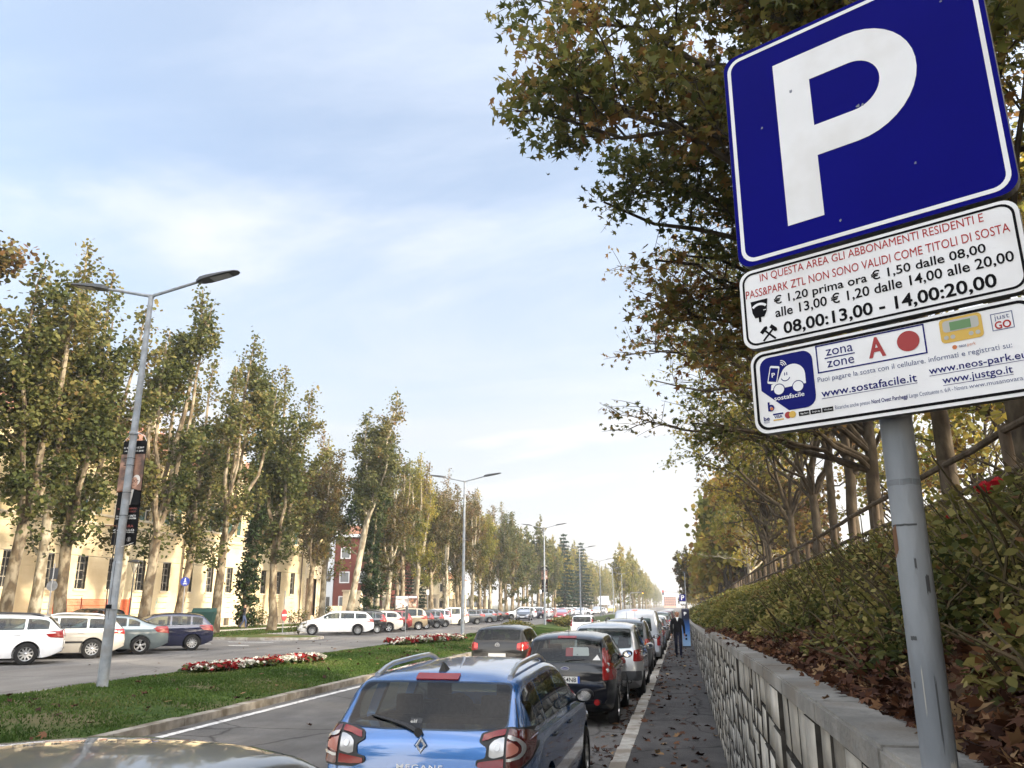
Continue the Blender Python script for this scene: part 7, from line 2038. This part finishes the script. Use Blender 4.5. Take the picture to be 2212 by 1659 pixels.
pl = car('hatch', -5.15, 26.6, 0.0, polop, 'brown grey hatchback driving in the lane beside the lawn', 'car', trim=None)
car('small', -5.85, 56.4, 0.0, white2, 'white hatchback with pinkish tall lamps driving ahead in the lane', 'car')
for k, (y, key, pm) in enumerate(((84, 'hatch', silver2), (100, 'wagon', blackp), (118, 'hatch', white1), (135, 'suv', greyd))): car(key, -4.6, y, 0, pm, 'distant car driving away in the right hand lane', 'car', group='distant cars driving away')
tp = car('estate', -2.25, 3.08, HR, taupe, 'taupe car whose shiny roof fills the bottom left corner', group=GR)

# --- details of the blue estate's tail
t = TYPES['estate']; hwE = t.W / 2; yb = -t.L / 2
lamp_dark_red = mat('smoked red lens', (.085, .010, .010), .1, 0, .8)
for s in (1, -1):
    def D(name, P, m_, off, th=.0, view='B', g_=.045):
        Q = P if s > 0 else mirror_poly(P)
        return link(name, t.decal(name, Q, view, off, th, g_), mg, m_)
    DZ = .07
    lampP = [(a_, b_ + DZ) for a_, b_ in [(.455, .735), (.46, .775), (.53, .79), (.54, .86), (.475, .90), (.49, .955), (.60, .985), (.72, 1.0), (.83, .985), (.875, .93), (.88, .84), (.86, .77), (.80, .715), (.68, .70), (.56, .70)]]
    lo = D('taillight', roundpoly(lampP, .015), black_trim, .004, .010)
    def sub(name, P, m_, off=.018): 
        P = [(a_, b_ + DZ) for a_, b_ in P]; Q = P if s > 0 else mirror_poly(P); o = link(name, t.decal(name, Q, 'B', off, .004, .05), lo, m_); return o
    sub('red_lens', roundpoly([(.50, .905), (.51, .945), (.61, .97), (.68, .98), (.68, .945), (.60, .93)], .008), lampred)
    sub('red_lens', roundpoly([(.475, .725), (.475, .76), (.58, .775), (.68, .79), (.68, .725), (.58, .72)], .008), lampred)
    sub('clear_lens', roundpoly([(.56, .80), (.565, .88), (.60, .915), (.68, .93), (.68, .81), (.60, .79)], .012), lampclear)
    sub('reflector', circ(.625, .865, .022, 14), chrome, .024)
    sub('smoked_lens', roundpoly([(.70, .715), (.70, .985), (.815, .97), (.86, .92), (.865, .84), (.845, .775), (.79, .728)], .012), lamp_dark_red)
    A = [(.70 + .115 * math.cos(R(a)), .855 + .085 * math.sin(R(a))) for a in np.linspace(-88, 88, 14)]
    B = [(.70 + .095 * math.cos(R(a)), .855 + .065 * math.sin(R(a))) for a in np.linspace(88, -88, 14)]
    sub('light_guide', A + B, lampclear, .024)
    sub('turn_lens', [(.70, .80)] + [(.70 + .078 * math.cos(R(a)), .855 + .05 * math.sin(R(a))) for a in np.linspace(-80, 80, 10)] + [(.70, .91)], mat('rosy lamp lens', (.42, .16, .12), .15, 0, .5), .023)
    # lamp wrapping onto the flank
    V_ = 'R' if s > 0 else 'L'
    link('lamp_side', t.decal('lamp_side', roundpoly([(yb + .06, .80), (yb + .05, 1.03), (yb + .20, 1.045), (yb + .40, 1.01), (yb + .30, .86), (yb + .16, .80)], .03), V_, .004, .006, .06), mg, lamp_dark_red)
    link('gate_seam', t.decal('gate_seam', [(s * .685, .50), (s * .691, .50), (s * .70, 1.0), (s * .78, 1.03), (s * .66, 1.40), (s * .654, 1.40), (s * .772, 1.036), (s * .694, 1.005)], 'B', .0025, 0, .08), mg, black_trim)
def roofz(t_, x, ly): 
    h = t_.bvh.ray_cast(Vector((x, ly, 5)), Vector((0, 0, -1))); return h[0].z
def backy(t_, x, z):
    h = t_.bvh.ray_cast(Vector((x, -6, z)), Vector((0, 1, 0))); return h[0].y
link('brake_light', t.decal('brake_light', roundpoly([(-.19, 1.392), (.19, 1.392), (.19, 1.432), (-.19, 1.432)], .006), 'B', .004, .012, .06), mg, lampred)
mb = MB(); z0 = roofz(t, 0, yb + .66); mb.add([(-.035, yb + .60, z0 - .01), (.035, yb + .60, z0 - .01), (.03, yb + .78, z0 - .005), (-.03, yb + .78, z0 - .005), (0, yb + .605, z0 + .075), (0, yb + .66, z0 + .07)], [(0, 1, 4), (1, 2, 5, 4), (2, 3, 5), (3, 0, 4, 5)]); mb.obj('aerial_fin', black_trim, mg)
mb = MB()
pts = [(-.05, 1.035), (-.16, 1.075), (-.30, 1.105), (-.47, 1.135)]
mb.tube([(x, backy(t, x, z) - .022, z) for x, z in pts], [.022, .020, .014, .008], 8); mb.lathe([(.035, -.03), (.03, .0), (.02, .012)], 'y', 14, 0, (-.03, backy(t, -.03, 1.03) - .01, 1.03)); mb.obj('wiper', black_trim, mg, smooth=True)
# diamond emblem and lettering
def on_back(t_, parent, name, mesh_fn, m_): return
ey = backy(t, 0, .935) - .006
mb = MB()
O = [(0, 1.0), (.046, .935), (0, .870), (-.046, .935)]; I = [(0, .968), (.021, .935), (0, .902), (-.021, .935)]; Mid = [(0, .985), (.034, .935), (0, .885), (-.034, .935)]
V = [(p[0], ey, p[1]) for p in O] + [(p[0], ey - .014, p[1]) for p in Mid] + [(p[0], ey, p[1]) for p in I]
mb.add(V, [(i, (i + 1) % 4, (i + 1) % 4 + 4, i + 4) for i in range(4)] + [(i + 4, (i + 1) % 4 + 4, (i + 1) % 4 + 8, i + 8) for i in range(4)]); mb.obj('emblem', chrome, mg)
mb = MB(); face(mb, [(0, 1.015), (.058, .935), (0, .855), (-.058, .935)], ey + .003); mb.obj('emblem_base', megblue, mg)
text_on(mg, 'lettering', 'MEGANE', -.19, .19, .762, .036, chrome, 0, .012, 1.25)
wrap_text(t, LAST[0])
text_on(mg, 'lettering', 'GRANDTOUR', -.60, -.45, .66, .018, greyd, backy(t, -.5, .66) - .006, .0)
gy = backy(t, -.13, 1.12) - .0
link('window_sticker', t.decal('window_sticker', roundpoly([(-.13, 1.085), (-.03, 1.085), (-.03, 1.12), (-.13, 1.12)], .006), 'B', .0045, 0, .05), mg, mat('sticker clear', (.016, .018, .02), .1))
text_on(mg, 'sticker_lettering', 'elf', -.125, -.065, 1.09, .024, platewhite, backy(t, -.09, 1.10) - .016, .02)

# --- dark hatchback: brake light, lamp details, emblem, plate, stickers
t = TYPES['tall']; yb = -t.L / 2; hwS = t.W / 2
link('brake_light', t.decal('brake_light', roundpoly([(-.17, 1.455), (.17, 1.455), (.17, 1.488), (-.17, 1.488)], .006), 'B', .004, .010, .06), ff, lampred)
for s in (1, -1):
    for z in (1.03, .94):
        x = s * hwS * .86; mb = MB(); y_ = backy(t, x, z); mb.lathe([(.0001, -.03), (.032, -.026), (.036, -.01)], 'y', 14, 0, (x, y_, z)); mb.obj('round_lens', lampclear, ff)
    x = s * .55; mb = MB(); y_ = backy(t, x, .42); mb.lathe([(.0001, -.02), (.05, -.018), (.05, .0)], 'y', 16, 0, (x, y_, .42)); mb.obj('reflector', lampred, ff)
mb = MB(); y_ = backy(t, 0, .93) - .008; face(mb, circ(0, .965, .075, 24, 0, 360, .03), y_); mb.obj('emblem', chrome, ff); mb = MB(); face(mb, circ(0, .965, .066, 24, 0, 360, .024), y_ - .002); mb.obj('emblem_field', mat('emblem blue', (.01, .02, .14), .3), ff)
text_on(ff, 'emblem_script', 'Ford', -.042, .042, .956, .02, chrome, y_ - .004)
for o in list(ff.children):
    if o.name.startswith('licence_plate') and o.location.y < 0: pf_ = o
pf_.location.z = .78; pf_.location.y = min(backy(t, 0, .72), backy(t, 0, .84)) - .014
mb = MB(); mb.box(-.26, -.222, -.0095, -.0082, -.055, .055); mb.box(.222, .26, -.0095, -.0082, -.055, .055); mb.obj('blue_band', plateblue, pf_)
text_on(pf_, 'lettering', 'DJ 854NB', -.20, .20, -.034, .072, ink, -.0105, .012)
mb = MB(); mb.box(-.27, .27, -.006, .004, -.065, .065); mb.obj('plate_frame', black_trim, pf_)
mb = MB(); pts = [(0, 1.09), (.12, 1.105), (.34, 1.115)]; mb.tube([(x, backy(t, x, z) - .016, z) for x, z in pts], [.018, .013, .007], 6); mb.obj('wiper', black_trim, ff)
link('window_sticker', t.decal('window_sticker', [(.48, 1.10), (.62, 1.10), (.56, 1.19)], 'B', .006, 0, .04), ff, platewhite)
mb = MB(); face(mb, rect(.10, .34, 1.10, 1.21), backy(t, .2, 1.1) - .0); 
link('window_notice', t.decal('window_notice', roundpoly([(.06, 1.17), (.42, 1.17), (.40, 1.31), (.06, 1.31)], .02), 'B', .0045, 0, .06), ff, mat('pale cloth behind glass', (.22, .26, .25), .15))
link('window_notice', t.decal('window_notice', roundpoly([(.00, 1.16), (.13, 1.16), (.13, 1.30), (.00, 1.30)], .01), 'B', .0055, 0, .06), ff, mat('red box behind glass', (.15, .02, .02), .15))
mb = MB(); mb.tube([(0, yb + .62, roofz(t, 0, yb + .62)), (0, yb + .50, roofz(t, 0, yb + .62) + .30)], [.006, .003], 5); mb.obj('aerial', black_trim, ff)
# silver white tall hatch: bumper, notice, aerial
t = TYPES['mpv']; yb = -t.L / 2
link('window_notice', t.decal('window_notice', roundpoly([(-.46, 1.36), (-.26, 1.36), (-.26, 1.47), (-.46, 1.47)], .01), 'B', .0045, 0, .06), wv, platewhite)
link('bumper', t.decal('bumper', roundpoly([(-.80, .42), (.80, .42), (.80, .62), (-.80, .62)], .03), 'B', .006, .03, .09), wv, mat('grey bumper plastic', (.05, .052, .055), .5))
mb = MB(); mb.tube([(0, yb + .9, 1.62), (0, yb + .84, 1.72)], .006, 5); mb.obj('aerial', black_trim, wv)
for s in (1, -1):
    for z in (.92, .86): 
        P = [(s * .66, z - .025), (s * .82, z - .025), (s * .82, z + .025), (s * .66, z + .025)]
        link('clear_lens', t.decal('clear_lens', P if s > 0 else P[::-1], 'B', .016, .003, .05), dv, lampamber if z > .9 else lampclear)
mb = MB(); mb.tube([(.1, yb + .62, 1.64), (.1, yb + .55, 1.86)], .006, 5); mb.obj('aerial', black_trim, dv)
# van: door seam, handle, roof brake light, emblem
t = TYPES['van']
link('door_seam', t.decal('door_seam', [(-.005, .55), (.005, .55), (.005, 1.84), (-.005, 1.84)], 'B', .003, 0, .1), vn, black_trim)
link('brake_light', t.decal('brake_light', roundpoly([(-.09, 1.86), (.09, 1.86), (.09, 1.895), (-.09, 1.895)], .005), 'B', .004, .01, .05), vn, mat('lit brake lamp', (.9, .04, .03), .3, emit=(1, .05, .03), emis=2.0))
for x, z, w in ((.10, .93, .05), (.52, .62, .22), (-.52, .62, .22)):
    mb = MB(); y_ = backy(t, x, z); mb.box(x - w / 2, x + w / 2, y_ - .03, y_ + .01, z - .018, z + .018, bev=.006); mb.obj('handle' if w < .1 else 'bumper_pad', black_trim, vn)
# brown grey hatchback in the lane: emblem, square lamps inner glow, aerial
t = TYPES['hatch']; yb = -t.L / 2
mb = MB(); y_ = backy(t, 0, .90) - .008; ring(mb, circ(0, .90, .068, 24), circ(0, .90, .058, 24), y_)
def stroke(mb, a, b, w, y): 
    d = (Vector(b) - Vector(a)).normalized(); n_ = Vector((-d.y, d.x)) * w; face(mb, [(a[0] - n_.x, a[1] - n_.y), (b[0] - n_.x, b[1] - n_.y), (b[0] + n_.x, b[1] + n_.y), (a[0] + n_.x, a[1] + n_.y)], y)
for a, b in (((-.030, .948), (-.013, .912)), ((-.013, .912), (0, .945)), ((0, .945), (.013, .912)), ((.013, .912), (.030, .948)), ((-.050, .925), (-.026, .855)), ((-.026, .855), (0, .898)), ((0, .898), (.026, .855)), ((.026, .855), (.050, .925))): stroke(mb, a, b, .005, y_ - .001)
mb.obj('emblem', chrome, pl)
mb = MB(); face(mb, circ(0, .90, .058, 24), y_ + .002); mb.obj('emblem_field', ink, pl)
for s in (1, -1):
    P = roundpoly([(s * .60, .83), (s * .60, .93), (s * .70, .96), (s * .70, .82)], .012)
    link('inner_lens', t.decal('inner_lens', P if s > 0 else P[::-1], 'B', .017, .003, .05), pl, mat('bright red lens', (.55, .03, .02), .2, emit=(.9, .05, .03), emis=.25))
    mb = MB(); 
mb = MB(); mb.tube([(0, yb + .75, 1.42), (0, yb + .62, 1.60)], [.007, .004], 5); mb.obj('aerial', black_trim, pl)

# ---------------------------------------------------------------- people
def person(x, y, z, head, H, label, pose, cols_, extra=None):
    """one skinned body; pose gives joint positions for a 1.75 m figure (x right, y forward)"""
    root = empty('person', (x, y, z), head, label, 'person'); k = H / 1.75
    J, E, rad = pose
    names = list(J); V = [Vector(J[n]) * k for n in names]
    me = bpy.data.meshes.new('body'); me.from_pydata([v[:] for v in V], [(names.index(a), names.index(b)) for a, b in E], [])
    o = bpy.data.objects.new('body', me); COL.objects.link(o)
    sk = o.modifiers.new('s', 'SKIN'); sv = me.skin_vertices[0].data
    for i, n in enumerate(names):
        r_ = rad[n]; r_ = r_ if isinstance(r_, tuple) else (r_, r_); sv[i].radius = (r_[0] * k, r_[1] * k); sv[i].use_root = (n == 'pelvis')
    sk.use_smooth_shade = True; sb = o.modifiers.new('d', 'SUBSURF'); sb.levels = 2
    dg = bpy.context.evaluated_depsgraph_get(); dg.update(); m2 = bpy.data.meshes.new_from_object(o.evaluated_get(dg)); bpy.data.objects.remove(o)
    m2.materials.clear()
    for c in cols_: m2.materials.append(c)
    zc_, zn, zs = pose_z['waist'] * k, pose_z['neck'] * k, pose_z['shoe'] * k
    hands = [Vector(J[n]) * k for n in ('hand_l', 'hand_r')]
    for f in m2.polygons:
        c = f.center; f.use_smooth = True
        mi = 1
        if c.z > zn: mi = 0
        elif any((c - h).length < .085 * k for h in hands): mi = 0
        elif c.z < zs: mi = 3
        elif c.z < zc_ and all((c - h).length > .20 * k for h in hands) and abs(c.x) < .21 * k: mi = 2
        f.material_index = mi
    link('body', m2, root)
    return root
pose_z = dict(waist=.92, neck=1.50, shoe=.09)
RAD = dict(pelvis=(.155, .115), spine=(.15, .11), chest=(.175, .125), neck0=(.075, .075), neck=.058, head0=(.072, .085), head1=(.080, .098), head2=(.062, .075), sh_l=.072, el_l=.052, wr_l=.038, hand_l=(.040, .026), sh_r=.072, el_r=.052, wr_r=.038, hand_r=(.040, .026), hip_l=.095, kn_l=.066, an_l=.048, toe_l=(.045, .036), hip_r=.095, kn_r=.066, an_r=.048, toe_r=(.045, .036))
EDG = [('pelvis', 'spine'), ('spine', 'chest'), ('chest', 'neck0'), ('neck0', 'neck'), ('neck', 'head0'), ('head0', 'head1'), ('head1', 'head2'), ('chest', 'sh_l'), ('sh_l', 'el_l'), ('el_l', 'wr_l'), ('wr_l', 'hand_l'), ('chest', 'sh_r'), ('sh_r', 'el_r'), ('el_r', 'wr_r'), ('wr_r', 'hand_r'), ('pelvis', 'hip_l'), ('hip_l', 'kn_l'), ('kn_l', 'an_l'), ('an_l', 'toe_l'), ('pelvis', 'hip_r'), ('hip_r', 'kn_r'), ('kn_r', 'an_r'), ('an_r', 'toe_r')]
def base_pose(stride=.0, phone=False):
    s = stride
    J = dict(pelvis=(0, 0, .96), spine=(0, .0, 1.12), chest=(0, -.01, 1.34), neck0=(0, -.005, 1.47), neck=(0, .01, 1.52), head0=(0, .025, 1.585), head1=(0, .03, 1.655), head2=(0, .02, 1.715),
             sh_l=(-.19, -.01, 1.40), el_l=(-.245, -.03 - s * .12, 1.13), wr_l=(-.255, .03 + s * -.05, .90), hand_l=(-.255, .05 - s * .05, .81), sh_r=(.19, -.01, 1.40), el_r=(.245, -.03 + s * .12, 1.13), wr_r=(.255, .06 + s * .2, .90), hand_r=(.255, .09 + s * .22, .81),
             hip_l=(-.085, 0, .90), kn_l=(-.085, .05 + s * .22, .50), an_l=(-.085, .0 + s * .30, .085), toe_l=(-.09, .15 + s * .30, .04), hip_r=(.085, 0, .90), kn_r=(.085, .05 - s * .10, .50), an_r=(.085, -.04 - s * .42, .085 + s * .04), toe_r=(.09, .11 - s * .40, .04))
    if phone: J.update(el_r=(.26, .10, 1.18), wr_r=(.16, .16, 1.40), hand_r=(.105, .10, 1.56))
    return J, EDG, RAD
skin_ = noisy('skin', (.36, .20, .14), (.42, .25, .18), 9, .6); skin2 = mat('tanned skin', (.30, .16, .10), .6)
knit = noisy('black knitwear', (.008, .008, .010), (.014, .014, .016), 30, .9); trous = noisy('navy trousers', (.012, .014, .030), (.020, .022, .042), 20, .85); shoe = mat('black shoe leather', (.010, .009, .009), .4)
jacket = noisy('dark jacket', (.010, .011, .016), (.02, .021, .026), 12, .8); jeans = noisy('blue jeans', (.035, .05, .10), (.055, .075, .14), 14, .9)
redtop = mat('red shirt', (.35, .04, .04), .8); pinkt = mat('pale shirt', (.55, .40, .38), .8)
hair_grey = mat('grey hair', (.22, .20, .18), .8); hair_dark = mat('dark hair', (.02, .016, .012), .7)
def hair_cap(root, k, m_, bald=False):
    bm = bmesh.new(); bmesh.ops.create_uvsphere(bm, u_segments=20, v_segments=14, radius=1)
    for v in list(bm.verts):
        x, y_, z = v.co
        keep = (z > -.35 and y_ < .25 + .6 * max(z, 0)) if not bald else (z > -.5 and y_ < .15 and z < .62)
        if not keep: bm.verts.remove(v)
    for v in bm.verts: v.co = Vector((v.co.x * .088, v.co.y * .107 + .022, v.co.z * .105 + 1.655)) * k
    mb = MB(); mb.bm(bm); mb.obj('hair', m_, root, smooth=True)
def face_bits(root, k):
    mb = MB(); bm = bmesh.new(); bmesh.ops.create_uvsphere(bm, u_segments=8, v_segments=6, radius=1)
    for v in bm.verts: v.co = Vector((v.co.x * .016, v.co.y * .022 + .125, v.co.z * .028 + 1.63)) * k
    mb.bm(bm)
    for s in (-1, 1):
        bm = bmesh.new(); bmesh.ops.create_uvsphere(bm, u_segments=8, v_segments=6, radius=1)
        for v in bm.verts: v.co = Vector((v.co.x * .012 + s * .084, v.co.y * .022 + .02, v.co.z * .034 + 1.635)) * k
        mb.bm(bm)
    mb.obj('nose_and_ears', skin_, root, smooth=True)
    mb = MB()
    for s in (-1, 1):
        bm = bmesh.new(); bmesh.ops.create_uvsphere(bm, u_segments=8, v_segments=6, radius=1)
        for v in bm.verts: v.co = Vector((v.co.x * .014 + s * .032, v.co.y * .008 + .112, v.co.z * .009 + 1.658)) * k
        mb.bm(bm)
    bm = bmesh.new(); bmesh.ops.create_uvsphere(bm, u_segments=8, v_segments=6, radius=1)
    for v in bm.verts: v.co = Vector((v.co.x * .026, v.co.y * .008 + .108, v.co.z * .006 + 1.585)) * k
    mb.bm(bm); mb.obj('eyes_and_mouth', mat('eye and lip shade', (.07, .035, .03), .5), root)
def fingers(root, k, J):
    for n, s in (('hand_l', -1), ('hand_r', 1)):
        h = Vector(J[n]); mb = MB()
        for q, (dy, L_) in enumerate(((-.022, .062), (-.007, .075), (.008, .08), (.023, .072))):
            b = h + Vector((0, dy + .004, -.035)); mb.tube([(b * k)[:], ((b + Vector((-s * .006, 0, -L_ * .55))) * k)[:], ((b + Vector((-s * .022, .006, -L_))) * k)[:]], [.0085 * k, .0078 * k, .006 * k], 6)
        b = h + Vector((-s * .004, .032, .0)); mb.tube([(b * k)[:], ((b + Vector((-s * .012, .026, -.03))) * k)[:], ((b + Vector((-s * .018, .030, -.06))) * k)[:]], [.011 * k, .0095 * k, .007 * k], 6)
        mb.obj('fingers', skin_, root, smooth=True)
mz = gz(.18, 33.4) + .12
m1 = person(.16, 33.4, mz, R(180), 1.74, 'older man in black pullover and white collar walking towards us on the pavement', base_pose(.35), [skin2, knit, trous, shoe])
hair_cap(m1, 1.74 / 1.75, hair_grey, True); face_bits(m1, 1.74 / 1.75); fingers(m1, 1.74 / 1.75, base_pose(.35)[0])
mb = MB(); mb.add([(-.055, .095, 1.49), (0, .135, 1.34), (.055, .095, 1.49), (0, .07, 1.50), (-.075, .05, 1.515), (.075, .05, 1.515)], [(0, 1, 3), (1, 2, 3), (0, 3, 4), (2, 5, 3)]); mb.obj('collar', platewhite, m1)
zz1 = gz(-32, 58.7) + .13
m2 = person(-32.0, 58.7, zz1, R(-75), 1.74, 'man in dark jacket and jeans with a hand at his ear by the cream wall', base_pose(.5, True), [skin_, jacket, jeans, shoe]); hair_cap(m2, 1.74 / 1.75, hair_dark); face_bits(m2, 1.74 / 1.75)
m3 = person(-23.6, 71.5, gz(-23.6, 71.5) + .12, R(150), 1.74, 'man in dark suit seen over the car roofs before the billboards', base_pose(.2), [skin_, jacket, trous, shoe]); hair_cap(m3, 1, hair_dark)
m4 = person(-13.3, 96.0, gz(-13.3, 96), R(120), 1.74, 'person in a reddish top walking beside the third lamp post', base_pose(.4), [skin_, pinkt, redtop, shoe]); hair_cap(m4, 1, hair_dark)

# ---------------------------------------------------------------- haze in the air
bm = bmesh.new(); bmesh.ops.create_cube(bm, size=1)
for v in bm.verts: v.co = Vector((-2500 if v.co.x < 0 else 2500, -400 if v.co.y < 0 else 3100, -3.0 if v.co.z < 0 else 27))
me = bpy.data.meshes.new('haze'); bm.to_mesh(me); bm.free()
hz = bpy.data.materials.new('haze'); hz.use_nodes = True; t = hz.node_tree; t.nodes.clear()
ho = t.nodes.new('ShaderNodeOutputMaterial'); pv = t.nodes.new('ShaderNodeVolumePrincipled')
pv.inputs['Color'].default_value = (.92, .95, 1, 1); pv.inputs['Density'].default_value = .0005; pv.inputs['Anisotropy'].default_value = .3
lnk(t, pv.outputs[0], ho.inputs['Volume'])
HAZE = True
if HAZE:
    o = link('haze', me, None, hz); o['kind'] = 'stuff'
